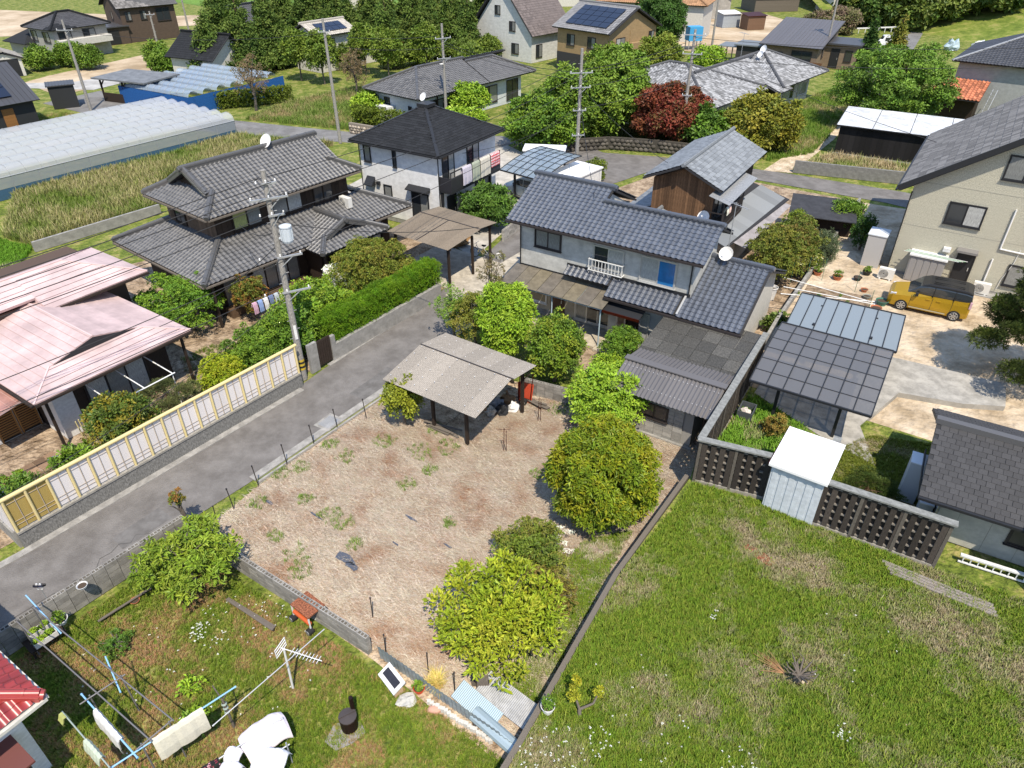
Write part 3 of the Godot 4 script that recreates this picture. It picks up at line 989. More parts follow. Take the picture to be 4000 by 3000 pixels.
# the block-built shed with a corrugated roof beside the dry plot
func block_shed() -> void:
	var t := thing("block_shed", "grey concrete-block shed with a dark corrugated roof and a small sliding window", "shed", 0.44, 34.07, 0.0, -32)
	var mb := MB.new()
	mb.bx(9.24, -6.5, 0, 11.98, -4.1, 2.05)
	var core := part(t, "wall", mb, M("mortar", 0.30, 0.29, 0.27, 0.95))
	var bw := 0.39
	var bh := 0.187
	for r in 11:
		for c in 7:
			var x0 := 9.24 + c * (bw + 0.002)
			var h0 := 0.02 + r * bh
			if x0 + bw > 11.98 or (h0 > 0.72 and h0 < 1.5 and x0 > 9.55 and x0 < 10.8):
				continue
			var b := MB.new()
			b.bx(x0 + 0.005, -6.555, h0 + 0.005, minf(x0 + bw - 0.005, 11.99), -6.502, h0 + bh - 0.005)
			part(core, "block", b, kw.block_t[rng.randi() % 4])
	window(t, "n", -6.52, 9.8, 0.92, 1.1, 0.62, [kw.glass, kw.glass], kw.bronze)
	bp(t, "footing", kw.concrete, [[9.1, -6.68, -0.05, 12.1, -6.56, 0.1]])
	mb = MB.new()
	mb.bar(P(8.6, -5.4, 2.42), P(12.75, -5.4, 2.42), 0.1, 0.14)
	mb.bar(P(8.6, -6.9, 2.02), P(12.7, -6.9, 2.02), 0.06, 0.08)
	mb.bar(P(8.6, -4.2, 2.22), P(12.75, -4.2, 2.22), 0.06, 0.08)
	for x in [8.75, 12.35]:
		mb.bx(x, -6.6, 0, x + 0.09, -6.51, 2.1)
	var frame := part(t, "roof_frame", mb, kw.darkwood)
	var cm := tones("dark corrugated", 0.125, 0.118, 0.118, 0.5, {"spec": 0.5}, 0.06)
	corrugated(frame, "roof_sheet", P(8.5, -7.1, 2.06), P(4.2, 0, 0), P(0, 1.72, 0.49), 0.7, 0.17, 0.028, cm, 0.04)
	corrugated(frame, "roof_sheet", P(8.5, -4.0, 2.26), P(4.2, 0, 0), P(0, -1.38, 0.29), 0.7, 0.17, 0.028, cm, 0.04)
	mb = MB.new()
	mb.bar(P(8.45, -5.4, 2.62), P(12.75, -5.4, 2.62), 0.34, 0.05)
	part(frame, "ridge_cap", mb, cm[1])
	# nail caps
	mb = MB.new()
	for k in 23:
		for r in [0.25, 0.75]:
			var p := P(8.6 + k * 0.18, -7.1 + 1.72 * r, 2.06 + 0.49 * r) + Vector3(0, 0.075, 0)
			mb.tube(p, p + Vector3(0, 0.02, 0), 0.016, 0.016, 5)
	part(frame, "nail_caps", mb, M("nail cap", 0.6, 0.6, 0.6, 0.5))

# the beige rendered house in the corner on the right
func house_beige() -> void:
	var t := thing("beige_house", "tall beige house with scored render and a long grey slate roof", "house", 21.61, 37.48, 0.5, -33)
	var wall := M("beige render", 0.66, 0.63, 0.50, 0.9, {"tex": "streak", "scale": Vector3(1.6, 1.6, 1.6), "bump": "rough", "bscale": 0.4})
	var mb := MB.new()
	mb.prism([P(0, 0, 0.25), P(10, 0, 0.25), P(10, 0, 5.2), P(6.1, 0, 9.5), P(0, 0, 5.25)], P(0, 11.2, 0))
	var w := part(t, "wall", mb, wall)
	bp(t, "plinth", kw.concrete, [[-0.02, -0.03, 0, 10, 11.2, 0.25]])
	# shallow joints of the render are strips let in between the panels
	for h in [2.95, 5.35]:
		bp(w, "joint", M("joint line", 0.27, 0.26, 0.22, 0.9), [[0.0, -0.006, h, 8.0, 0.001, h + 0.018]])
	var planes := [[P(-0.65, 11.8, 5.02), P(-0.65, -0.55, 5.02), P(6.1, -0.55, 9.62), P(6.1, 11.8, 9.62)], [P(12.6, -0.55, 5.02), P(12.6, 11.8, 5.02), P(6.1, 11.8, 9.62), P(6.1, -0.55, 9.62)]]
	tiled_roof(t, planes, [[P(6.1, -0.6, 9.62), P(6.1, 11.85, 9.62)]], {"deck": kw.black, "tiles": kw.slate_t, "copies": kw.slate_c, "kind": "slate", "w": 0.3, "l": 0.42, "thick": 0.2, "shift": 0.0, "rtop": false, "spread": 0.3, "cap": kw.black})
	mb = MB.new()
	mb.bar(P(-0.7, -0.6, 4.98), P(6.1, -0.6, 9.6), 0.05, 0.3)
	part(t, "verge_board", mb, kw.black)
	gutter(t, P(-0.74, -0.6, 4.9), P(-0.74, 11.8, 4.9), kw.black)
	downpipe(t, 0.0, -0.12, 0.1, 4.8, kw.black)
	window(t, "n", 0, 1.95, 3.45, 1.65, 1.1, [kw.glass, kw.shoji], kw.black)
	window(t, "n", 0, 3.78, 6.15, 1.7, 1.15, [kw.curtain, kw.curtain], kw.black)
	window(t, "n", 0, 5.6, 0.75, 1.7, 1.1, [kw.curtain, kw.curtain], kw.black)
	window(t, "n", 0, 6.4, 3.45, 1.6, 1.1, [kw.glass, kw.curtain], kw.black)
	door(t, "n", 0, 3.15, 0.25, 0.78, 1.8, kw.black, kw.alu)
	bp(t, "door_canopy", M("canopy grey", 0.2, 0.19, 0.18, 0.6), [[3.0, -0.55, 2.15, 4.0, 0, 2.27]])
	bp(t, "vent_hood", kw.white, [[2.36, -0.3, 1.95, 2.72, 0, 2.15]])
	mb = MB.new()
	mb.path([P(4.87, -0.06, 4.75), P(4.87, -0.06, 2.6), P(8.0, -0.06, 2.5)], 0.045, 6)
	part(t, "pipe_cover", mb, kw.pipe)
	mb = MB.new()
	mb.path([P(4.73, -0.06, 2.0), P(4.73, -0.06, 0.55)], 0.05, 6)
	part(t, "pipe_cover", mb, kw.pipe)
	mb = MB.new()
	mb.path([P(5.75, -0.05, 2.75), P(5.7, -0.05, 2.0), P(5.45, -0.05, 1.0), P(5.4, -0.05, 0.4)], 0.016, 5)
	part(t, "cable", mb, kw.pipe)
	bp(t, "kerb_slab", kw.concrete, [[4.4, -0.75, 0, 9.5, -0.03, 0.14]])

# grey-tiled single storey house in the lower right corner
func house_grey() -> void:
	var t := thing("grey_house", "single-storey house with pale grey walls and a dark grey shingled roof behind the lattice fence", "house", 14.1, 17.75, 0.6, -30)
	var wall := M("pale grey siding", 0.48, 0.47, 0.42, 0.85, {"tex": "fine", "scale": 0.4})
	var mb := MB.new()
	mb.bx(0.35, -1.05, 0.25, 9, 3.2, 2.3)
	mb.prism([P(0.35, -1.05, 2.3), P(0.35, 3.2, 2.3), P(0.35, 0.95, 3.1)], P(0.1, 0, 0))
	var w := part(t, "wall", mb, wall)
	bp(t, "plinth", kw.dark_deck, [[0.37, -1.0, 0, 9, 3.2, 0.25]])
	for x in [0.9, 1.8, 2.7, 3.6]:
		bp(w, "joint", M("joint line", 0.27, 0.26, 0.22, 0.9), [[x, -1.056, 0.25, x + 0.012, -1.049, 2.3]])
	window(t, "n", -1.05, 2.35, 1.0, 0.9, 0.62, [M("louvre pane", 0.07, 0.065, 0.05, 0.4)], kw.bronze)
	window(t, "w", 0.35, 0.5, 0.6, 1.4, 1.4, [kw.glass, kw.glass], kw.alu)
	var planes := [[P(-0.45, -1.65, 2.16), P(9.3, -1.65, 2.16), P(9.3, 1.0, 3.35), P(-0.45, 1.0, 3.35)], [P(9.3, 3.5, 2.3), P(-0.45, 3.5, 2.3), P(-0.45, 1.0, 3.35), P(9.3, 1.0, 3.35)]]
	tiled_roof(t, planes, [[P(-0.5, 1.0, 3.36), P(9.3, 1.0, 3.36)]], {"deck": kw.black, "tiles": tones("grey shingle", 0.09, 0.09, 0.095, 0.8, {"tex": "grain", "scale": 0.5}, 0.1), "copies": M("grey shingle copies", 0.09, 0.09, 0.095, 0.8, {"tex": "grain", "scale": 0.5, "vc": 1}), "kind": "slate", "w": 0.26, "l": 0.2, "shift": 0.5, "th": 0.01, "rtop": false, "spread": 0.1, "cap": M("ridge metal", 0.1, 0.1, 0.105, 0.5)})
	gutter(t, P(-0.45, -1.72, 2.12), P(9.3, -1.72, 2.12), kw.black)
	bp(t, "verge_board", kw.black, [[-0.46, -1.66, 2.02, -0.42, 1.0, 2.16]])
	# the taller part of the house that throws its shade over the roof
	bp(t, "two_storey_wing", wall, [[4.3, -3.4, 0, 12, 0.2, 5.6]])
	var hp := hip(3.8, 12.5, -3.9, 0.7, 5.6, 7.0)
	mb = MB.new()
	for pl in hp[0]:
		mb.prism(pl, Vector3(0, -0.1, 0))
	part(t, "wing_roof", mb, kw.black)

# upright boards on a wall; each board a part
func planks(parent: Node3D, side: String, at: float, u0: float, u1: float, h0: float, h1: float, w: float, m: Array) -> void:
	var count := int(round((u1 - u0) / w))
	var pw := (u1 - u0) / count
	for i in count:
		var mb := MB.new()
		mb.box(Vector3(i * pw + 0.006, 0, 0), Vector3((i + 1) * pw - 0.006, h1 - h0, rnd(0.012, 0.024)))
		var o := part(parent, "plank", mb, m[rng.randi() % m.size()])
		o.transform = wall_frame(side, at, u0, h0)

# the old two-storey timber house on the left
func house_timber() -> void:
	var t := thing("timber_house", "old two-storey timber house with layered grey clay-tile roofs beside the clipped hedge", "house", -15.28, 33.97, 0.0, -38.5)
	var mb := MB.new()
	mb.bx(-5.4, 0.7, 3.0, -0.65, 9.5, 5.05)
	mb.prism([P(-4.9, 1.25, 5.4), P(-1.2, 1.25, 5.4), P(-3.05, 1.25, 6.5)], P(0, 0.1, 0))
	var uw := part(t, "upper_wall", mb, kw.darkwood)
	mb = MB.new()
	mb.bx(-6.3, -0.7, 0, 0.5, 11.4, 2.6)
	mb.bx(0.5, 5.0, 0, 1.9, 8.6, 2.3)
	var lw := part(t, "lower_wall", mb, kw.darkwood)
	var wt := tones("grey board", 0.17, 0.115, 0.075, 0.85, {"tex": "streak", "scale": Vector3(5, 0.35, 5)}, 0.25)
	planks(uw, "n", 0.7, -5.38, -0.67, 3.05, 4.9, 0.24, wt)
	var dt := tones("brown board", 0.05, 0.031, 0.02, 0.8, {"tex": "streak", "scale": Vector3(5, 0.35, 5)}, 0.25)
	planks(uw, "e", -0.65, 0.72, 9.48, 3.45, 4.9, 0.3, dt)
	window(t, "n", 0.68, -4.55, 3.7, 1.0, 1.1, [kw.glass, kw.glass], kw.darkwood)
	var lemon := M("yellow curtain", 0.5, 0.52, 0.2, 0.3, {"spec": 0.5, "tex": "streak", "scale": Vector3(4, 0.3, 4)})
	window(t, "e", -0.63, 1.7, 3.75, 1.7, 1.05, [lemon, kw.curtain], kw.darkwood)
	window(t, "e", -0.63, 4.2, 3.75, 1.9, 1.05, [kw.curtain, kw.shoji], kw.darkwood)
	window(t, "e", -0.63, 7.0, 3.7, 1.3, 1.1, [kw.glass, kw.glass], kw.darkwood)
	window(t, "e", 0.5, -0.3, 0.35, 1.5, 1.75, [kw.curtain, kw.shoji], kw.bronze)
	window(t, "e", 0.5, 1.5, 0.35, 2.9, 1.75, [kw.shoji, kw.curtain, kw.shoji, kw.curtain], kw.bronze)
	window(t, "e", 0.5, 9.2, 0.7, 1.6, 1.3, [kw.glass, kw.shoji], kw.bronze)
	window(t, "n", -0.7, -3.0, 0.8, 1.2, 1.2, [kw.glass, kw.glass], kw.bronze)
	# white plaster band under the lower eaves
	bp(t, "plaster_band", kw.plaster, [[0.49, -0.71, 2.2, 0.515, 4.9, 2.55], [-6.3, -0.715, 2.2, 0.5, -0.69, 2.55]])
	bp(t, "veranda", kw.wood, [[0.5, -0.5, 0, 1.15, 4.6, 0.45]])
	for q in [[1.5, -1.4], [2.7, 4.7], [2.7, 8.9]]:
		bp(t, "post", kw.darkwood, [[q[0] - 0.06, q[1] - 0.06, 0, q[0] + 0.06, q[1] + 0.06, 2.3]])
	var u := [
		[P(0, 0, 5), P(0, 10.15, 5), P(-1.3, 8.85, 5.703), P(-1.3, 9.35, 5.703), P(-3.05, 9.35, 6.65), P(-3.05, 0.9, 6.65), P(-1.3, 0.9, 5.703), P(-1.3, 1.3, 5.703)],
		[P(-6.1, 10.15, 5), P(-6.1, 0, 5), P(-4.8, 1.3, 5.703), P(-4.8, 0.9, 5.703), P(-3.05, 0.9, 6.65), P(-3.05, 9.35, 6.65), P(-4.8, 9.35, 5.703), P(-4.8, 8.85, 5.703)],
		[P(-6.1, 0, 5), P(0, 0, 5), P(-1.3, 1.3, 5.703), P(-4.8, 1.3, 5.703)],
		[P(0, 10.15, 5), P(-6.1, 10.15, 5), P(-4.8, 8.85, 5.703), P(-1.3, 8.85, 5.703)],
		[P(1.6, -1.8, 2.5), P(1.6, 12.4, 2.5), P(-0.65, 10.2, 3.5), P(-0.65, 0.7, 3.5)],
		[P(-7.4, -1.8, 2.5), P(1.6, -1.8, 2.5), P(-0.65, 0.7, 3.5), P(-5.4, 0.7, 3.5)],
		[P(1.6, 12.4, 2.5), P(-7.4, 12.4, 2.5), P(-5.4, 10.2, 3.5), P(-0.65, 10.2, 3.5)],
		[P(0.3, 4.4, 2.35), P(2.95, 4.4, 2.35), P(1.95, 5.4, 2.767), P(2.15, 5.4, 2.767), P(2.15, 6.8, 3.35), P(-0.6, 6.8, 3.35)],
		[P(2.95, 9.2, 2.35), P(0.3, 9.2, 2.35), P(-0.6, 6.8, 3.35), P(2.15, 6.8, 3.35), P(2.15, 8.2, 2.767), P(1.95, 8.2, 2.767)],
		[P(2.95, 4.4, 2.35), P(2.95, 9.2, 2.35), P(1.95, 8.2, 2.767), P(1.95, 5.4, 2.767)],
	]
	var rd := [[P(-3.05, 0.75, 6.65), P(-3.05, 9.5, 6.65)], [P(0, 0, 5.0), P(-1.3, 1.3, 5.703)], [P(0, 10.15, 5), P(-1.3, 8.85, 5.703)], [P(-6.1, 0, 5), P(-4.8, 1.3, 5.703)], [P(-1.3, 0.97, 5.70), P(-3.05, 0.97, 6.62)],
		[P(-4.8, 0.97, 5.70), P(-3.05, 0.97, 6.62)], [P(1.6, -1.8, 2.5), P(-0.65, 0.7, 3.5)], [P(1.6, 12.4, 2.5), P(-0.65, 10.2, 3.5)], [P(-7.4, -1.8, 2.5), P(-5.4, 0.7, 3.5)],
		[P(-0.65, 6.8, 3.35), P(2.25, 6.8, 3.35)], [P(2.95, 4.4, 2.35), P(1.95, 5.4, 2.767)], [P(2.95, 9.2, 2.35), P(1.95, 8.2, 2.767)], [P(2.12, 5.4, 2.75), P(2.12, 6.8, 3.33)], [P(2.12, 8.2, 2.75), P(2.12, 6.8, 3.33)]]
	tiled_roof(t, u, rd, {"deck": kw.dark_deck, "tiles": kw.smoke_t, "copies": kw.smoke_c, "spread": 0.2, "rw": 0.26, "rh": 0.26})
	mb = MB.new()
	mb.prism([P(2.0, 5.5, 2.7), P(2.0, 8.1, 2.7), P(2.0, 6.8, 3.25)], P(-0.08, 0, 0))
	part(t, "gable_board", mb, kw.darkwood)
	mb = MB.new()
	mb.bar(P(1.68, -1.8, 2.44), P(1.68, 4.2, 2.44), 0.1, 0.08)
	mb.bar(P(1.68, 9.4, 2.44), P(1.68, 12.4, 2.44), 0.1, 0.08)
	mb.bar(P(-7.4, -1.88, 2.44), P(1.6, -1.88, 2.44), 0.1, 0.08)
	part(t, "gutter", mb, kw.greywood)
	mb = MB.new()
	mb.bar(P(0.07, 0, 4.94), P(0.07, 10.1, 4.94), 0.1, 0.08)
	mb.bar(P(-6.1, -0.07, 4.94), P(0, -0.07, 4.94), 0.1, 0.08)
	part(t, "gutter", mb, kw.greywood)
	dish(t, P(-3.05, 6.2, 6.7), 0.4, Vector3(0.1, 0.5, 0.8))
	# condenser of the cooler on the lower roof
	var ac := thing("air_conditioner", "white cooler condenser sitting on the grey tiled lower roof", "air conditioner", -9.85, 40.8, 3.1, -38.5)
	condenser(ac)

# outdoor unit of a cooler at the node's own origin, facing its -f side
func condenser(ac: Node3D) -> void:
	var mb := MB.new()
	mb.bx(-0.4, -0.15, 0.08, 0.4, 0.15, 0.66)
	part(ac, "casing", mb, M("condenser white", 0.66, 0.65, 0.61, 0.5))
	mb = MB.new()
	for k in 5:
		var r := 0.06 + k * 0.045
		for i in 16:
			var a := TAU * i / 16
			var b := TAU * (i + 1) / 16
			mb.tube(P(-0.12 + cos(a) * r, -0.165, 0.37 + sin(a) * r), P(-0.12 + cos(b) * r, -0.165, 0.37 + sin(b) * r), 0.007, 0.007, 4, false)
	part(ac, "grille", mb, M("condenser white", 0.66, 0.65, 0.61, 0.5))
	mb = MB.new()
	mb.tube(P(-0.12, -0.151, 0.37), P(-0.12, -0.156, 0.37), 0.24, 0.24, 16)
	part(ac, "fan_opening", mb, M("dark grille", 0.12, 0.12, 0.12, 0.6))
	mb = MB.new()
	for x in [-0.3, 0.22]:
		mb.bx(x, -0.17, 0, x + 0.08, 0.17, 0.08)
	part(ac, "feet", mb, kw.pipe)

# the house with the faded pink metal roof
func house_pink() -> void:
	var t := thing("pink_roofed_house", "single-storey house under faded pink metal roofs with a dark gablet", "house", -17.98, 21.57, 0.0, -34)
	var mb := MB.new()
	mb.bx(-12, 0.9, 0, -0.9, 5.9, 2.62)
	var w := part(t, "wall", mb, kw.darkwood)
	bp(t, "plaster_wall", kw.white, [[-2.2, 0.86, 0, -0.88, 1.7, 2.4]])
	bp(t, "rear_wall", M("brown wall", 0.09, 0.06, 0.045, 0.85), [[-11.5, -6, 0, -6.6, 7.8, 3.4]])
	var pink := tones("faded pink metal", 0.66, 0.50, 0.48, 0.5, {"tex": "blot", "scale": 0.1}, 0.05)
	var o := {"deck": M("pink eave", 0.52, 0.36, 0.34, 0.6), "tiles": pink, "step": 0.34, "gap": 0.012, "th": 0.01, "lap": 0.018, "piece": "metal_course"}
	cut_roof(t, [
		[P(-12, 0, 2.6), P(0, 0, 2.6), P(-1.5, 1.5, 2.975), P(-1.46, 1.5, 2.975), P(-1.46, 3.4, 3.45), P(-12, 3.4, 3.45)],
		[P(0, 6.8, 2.6), P(-12, 6.8, 2.6), P(-12, 3.4, 3.45), P(-1.46, 3.4, 3.45), P(-1.46, 5.3, 2.975), P(-1.5, 5.3, 2.975)],
		[P(0, 0, 2.6), P(0, 6.8, 2.6), P(-1.5, 5.3, 2.975), P(-1.5, 1.5, 2.975)],
	], o)
	cut_roof(t, [
		[P(-5.5, 3.7, 3.3), P(-5.5, 8.5, 3.3), P(-8, 5.9, 4.2), P(-8, 3.7, 4.2)],
		[P(-5.5, 8.5, 3.3), P(-10.5, 8.5, 3.3), P(-8, 5.9, 4.2)],
		[P(-10.5, 8.5, 3.3), P(-10.5, -6, 3.3), P(-8, -6, 4.2), P(-8, 5.9, 4.2)],
		[P(-6.4, -6, 3.624), P(-6.4, 3.7, 3.624), P(-8, 3.7, 4.2), P(-8, -6, 4.2)],
		[P(-6.4, 3.69, 3.3), P(-5.5, 3.69, 3.3), P(-8, 3.7, 4.2), P(-8, 3.69, 4.2)],
	], o)
	mb = MB.new()
	mb.prism([P(-1.44, 1.62, 2.99), P(-1.44, 5.18, 2.99), P(-1.44, 3.4, 3.42)], P(-0.04, 0, 0))
	part(t, "gablet", mb, kw.black)
	var hips := MB.new()
	for e in [[P(0, 0, 2.64), P(-1.5, 1.5, 3.01)], [P(0, 6.8, 2.64), P(-1.5, 5.3, 3.01)], [P(-1.46, 3.4, 3.48), P(-12, 3.4, 3.48)],
		[P(-5.5, 8.5, 3.35), P(-8, 5.9, 4.24)], [P(-10.5, 8.5, 3.35), P(-8, 5.9, 4.24)], [P(-8, 5.9, 4.24), P(-8, -6, 4.24)]]:
		hips.bar(e[0], e[1], 0.06, 0.04)
	part(t, "hip_caps", hips, M("pink cap", 0.62, 0.46, 0.44, 0.5))
	for e in [[P(0.06, 0, 2.55), P(0.06, 6.8, 2.55)], [P(-12, -0.06, 2.55), P(0, -0.06, 2.55)], [P(-5.44, 3.7, 3.24), P(-5.44, 8.5, 3.24)]]:
		gutter(t, e[0], e[1], kw.darkwood)
	window(t, "e", -0.9, 2.2, 0.5, 2.6, 1.5, [kw.shoji, kw.curtain, kw.shoji], kw.bronze)
	window(t, "w", -11.9, 4.0, 0.6, 1.0, 1.0, [kw.glass], kw.bronze)
	for q in [[-0.4, 0.5], [-0.3, 6.4]]:
		bp(t, "post", kw.darkwood, [[q[0] - 0.05, q[1] - 0.05, 0, q[0] + 0.05, q[1] + 0.05, 2.5]])
	# entrance porch with its lattice doors
	var porch := cut_roof(t, [[P(-5.2, -1.6, 2.02), P(-1.3, -1.6, 2.02), P(-1.3, 0.85, 2.4), P(-5.2, 0.85, 2.4)]], {"deck": o.deck, "tiles": tones("rose metal", 0.5, 0.26, 0.21, 0.5, {"tex": "blot", "scale": 0.3}, 0.06), "step": 0.3, "th": 0.012, "lap": 0.03, "piece": "metal_course"})
	bp(t, "porch_wall", kw.white, [[-5.0, -0.9, 0, -2.8, 0.85, 2.05]])
	var amber := M("honey timber", 0.40, 0.21, 0.07, 0.6, {"tex": "streak", "scale": Vector3(5, 0.5, 5)})
	for k in 2:
		mb = MB.new()
		mb.box(Vector3(k * 0.82, 0, 0), Vector3(k * 0.82 + 0.78, 1.85, 0.03))
		var d := part(t, "lattice_door", mb, kw.darkwood)
		d.transform = wall_frame("e", -2.79, -0.8, 0.05)
		for i in 15:
			mb = MB.new()
			mb.box(Vector3(k * 0.82 + 0.06, 0.12 + i * 0.11, 0.03), Vector3(k * 0.82 + 0.72, 0.17 + i * 0.11, 0.06))
			part(d, "slat", mb, amber)
		for x in [0.0, 0.72]:
			mb = MB.new()
			mb.box(Vector3(k * 0.82 + x, 0, 0.03), Vector3(k * 0.82 + x + 0.06, 1.85, 0.07))
			part(d, "stile", mb, amber)
	# awning frame of white pipes over the veranda
	mb = MB.new()
	for q in [2.2, 3.5, 4.8]:
		mb.tube(P(-0.85, q, 2.0), P(1.25, q, 1.85), 0.028, 0.028, 6)
	mb.tube(P(1.25, 2.1, 1.85), P(1.25, 4.9, 1.85), 0.028, 0.028, 6)
	mb.tube(P(-0.85, 2.1, 2.0), P(-0.85, 4.9, 2.0), 0.028, 0.028, 6)
	for q in [2.2, 4.8]:
		mb.tube(P(1.2, q, 0), P(1.2, q, 1.85), 0.025, 0.025, 6)
	part(t, "awning_frame", mb, kw.pipe)

# the white cube of a house with a black pyramid roof
func house_white() -> void:
	var t := thing("white_house", "white two-storey house with a black pyramid roof and bedding on its balcony rail", "house", -10.75, 47.6, 0.0, -31.5)
	var wall := M("white siding", 0.80, 0.80, 0.79, 0.8, {"tex": "fine", "scale": 0.3})
	var mb := MB.new()
	mb.bx(0.45, 0.45, 0.3, 6.85, 7.15, 5.15)
	part(t, "wall", mb, wall)
	bp(t, "plinth", kw.concrete, [[0.47, 0.47, 0, 6.83, 7.13, 0.3]])
	var hp := hip(0, 7.3, 0, 7.6, 5.2, 7.1, 3.65)
	tiled_roof(t, hp[0], hp[1], {"deck": kw.black, "tiles": kw.shingle_t, "copies": kw.shingle_c, "kind": "slate", "w": 0.45, "l": 0.2, "shift": 0.5, "th": 0.012, "thick": 0.16, "rw": 0.2, "rh": 0.06, "rtop": false, "cap": kw.black})
	bp(t, "roof_vent", kw.black, [[3.2, 3.35, 7.0, 4.1, 4.25, 7.2]])
	dish(t, P(3.1, 4.3, 7.1), 0.28, Vector3(-0.2, 0.5, 0.8))
	gutter(t, P(0, -0.06, 5.12), P(7.3, -0.06, 5.12), kw.black)
	gutter(t, P(7.36, 0, 5.12), P(7.36, 7.6, 5.12), kw.black)
	for q in [[0.45, 0.38], [6.92, 0.42]]:
		downpipe(t, q[0], q[1], 0, 5.1, kw.black)
	window(t, "n", 0.45, 0.85, 3.85, 0.5, 1.0, [kw.curtain], kw.black)
	window(t, "n", 0.45, 3.3, 3.85, 0.2, 1.0, [kw.glass], kw.black)
	window(t, "n", 0.45, 2.3, 1.7, 0.6, 0.75, [kw.curtain], kw.black)
	window(t, "n", 0.45, 4.65, 0.4, 1.3, 2.0, [kw.glass, kw.curtain], kw.black)
	for q in [[0.85, 1.55, 2.3, 2.85], [4.4, 6.15, 2.62, 2.9]]:
		mb = MB.new()
		mb.prism([P(q[0], 0.45, q[3]), P(q[0], 0.0, q[2] + 0.06), P(q[0], 0.0, q[2]), P(q[0], 0.45, q[2])], P(q[1] - q[0], 0, 0))
		part(t, "window_hood", mb, kw.black)
	bp(t, "vent_hood", kw.black, [[1.72, 0.28, 2.4, 1.98, 0.45, 2.62]])
	window(t, "e", 6.85, 0.95, 3.0, 1.2, 1.9, [kw.glass, kw.shoji], kw.black)
	window(t, "e", 6.85, 3.7, 3.0, 1.3, 1.9, [kw.glass, kw.shoji], kw.black)
	window(t, "e", 6.85, 4.6, 0.4, 1.8, 1.9, [kw.glass, kw.curtain], kw.black)
	door(t, "e", 6.85, 1.3, 0.2, 0.9, 2.0, kw.black, kw.alu)
	# balcony
	mb = MB.new()
	mb.bx(6.85, 0.5, 2.75, 7.8, 6.3, 2.92)
	for k in 2:
		mb.bx(6.9, 0.55 + k * 5.6, 0, 7.05, 0.7 + k * 5.6, 2.75)
	var bal := part(t, "balcony", mb, kw.black)
	bp(bal, "parapet", M("smoked panel", 0.03, 0.03, 0.035, 0.3), [[7.74, 0.5, 2.92, 7.8, 6.3, 3.75], [6.86, 0.5, 2.92, 7.74, 0.56, 3.75]])
	mb = MB.new()
	mb.bar(P(7.77, 0.5, 4.1), P(7.77, 6.3, 4.1), 0.06, 0.06)
	for k in 5:
		mb.bar(P(7.77, 0.55 + k * 1.42, 3.75), P(7.77, 0.55 + k * 1.42, 4.1), 0.05, 0.05)
	part(bal, "handrail", mb, kw.black)
	# bedding hung over the rail
	var cloths := [["lavender blanket with a pale rim hung over the balcony rail", 1.75, 1.0, 1.15, Color(0.62, 0.58, 0.66)], ["sage green blanket hung over the balcony rail", 2.85, 0.85, 1.2, Color(0.42, 0.46, 0.36)],
		["cream towelling blanket hung over the balcony rail", 3.8, 1.15, 1.2, Color(0.68, 0.64, 0.55)]]
	for c in cloths:
		var b := hung_cloth(0.9, c[3], c[2])
		b.name = numbered("blanket")
		add_child(b)
		b.transform = t.transform * Transform3D(Basis(Vector3.UP, PI * 0.5), P(7.77, c[1] + c[2] * 0.5, 4.14))
		(b as MeshInstance3D).material_override = M("cloth " + c[0].left(8), c[4].r, c[4].g, c[4].b, 0.95, {"tex": "fine", "scale": 3.0})
		tag(b, c[0], "blanket")
	var im := Image.create(64, 64, false, Image.FORMAT_RGB8)
	for i in 64:
		for j in 64:
			var s := (1 if (i / 8) % 2 else 0) + (1 if (j / 8) % 2 else 0)
			im.set_pixel(i, j, [Color(0.93, 0.9, 0.9), Color(0.85, 0.5, 0.52), Color(0.72, 0.15, 0.2)][s])
	tex["gingham"] = ImageTexture.create_from_image(im)
	var g := hung_cloth(0.75, 0.85, 1.05)
	g.name = numbered("blanket")
	add_child(g)
	g.transform = t.transform * Transform3D(Basis(Vector3.UP, PI * 0.5), P(7.77, 5.6, 4.14))
	(g as MeshInstance3D).material_override = M("gingham cloth", 1, 1, 1, 0.95, {"tex": "gingham", "scale": 1.4, "local": 1})
	tag(g, "red and white checked blanket hung over the balcony rail", "blanket")

# cloth folded over a rail at its own origin: x along the rail, hangs down both sides
func hung_cloth(back: float, front: float, w: float) -> MeshInstance3D:
	var mb := MB.new()
	var prof := [[-0.09, -back], [-0.06, -0.1], [-0.03, 0.0], [0.03, 0.0], [0.07, -0.1], [0.1, -front * 0.6], [0.09, -front]]
	var k := 10
	var pts := []
	for i in k + 1:
		var row := []
		for q in prof:
			var z: float = q[0] + sin(i * 1.3) * 0.018 * absf(q[1]) + (0.012 if i % 2 else 0.0)
			row.append(Vector3(-w * 0.5 + w * i / k, q[1] + rnd(-0.012, 0.012), z))
		pts.append(row)
	for i in k:
		for j in prof.size() - 1:
			for s in [0.0, 0.018]:
				var o := Vector3(0, 0, s)
				mb.quad(pts[i][j] + o, pts[i + 1][j] + o, pts[i + 1][j + 1] + o, pts[i][j + 1] + o)
	var m := MeshInstance3D.new()
	m.mesh = mb.mesh()
	return m

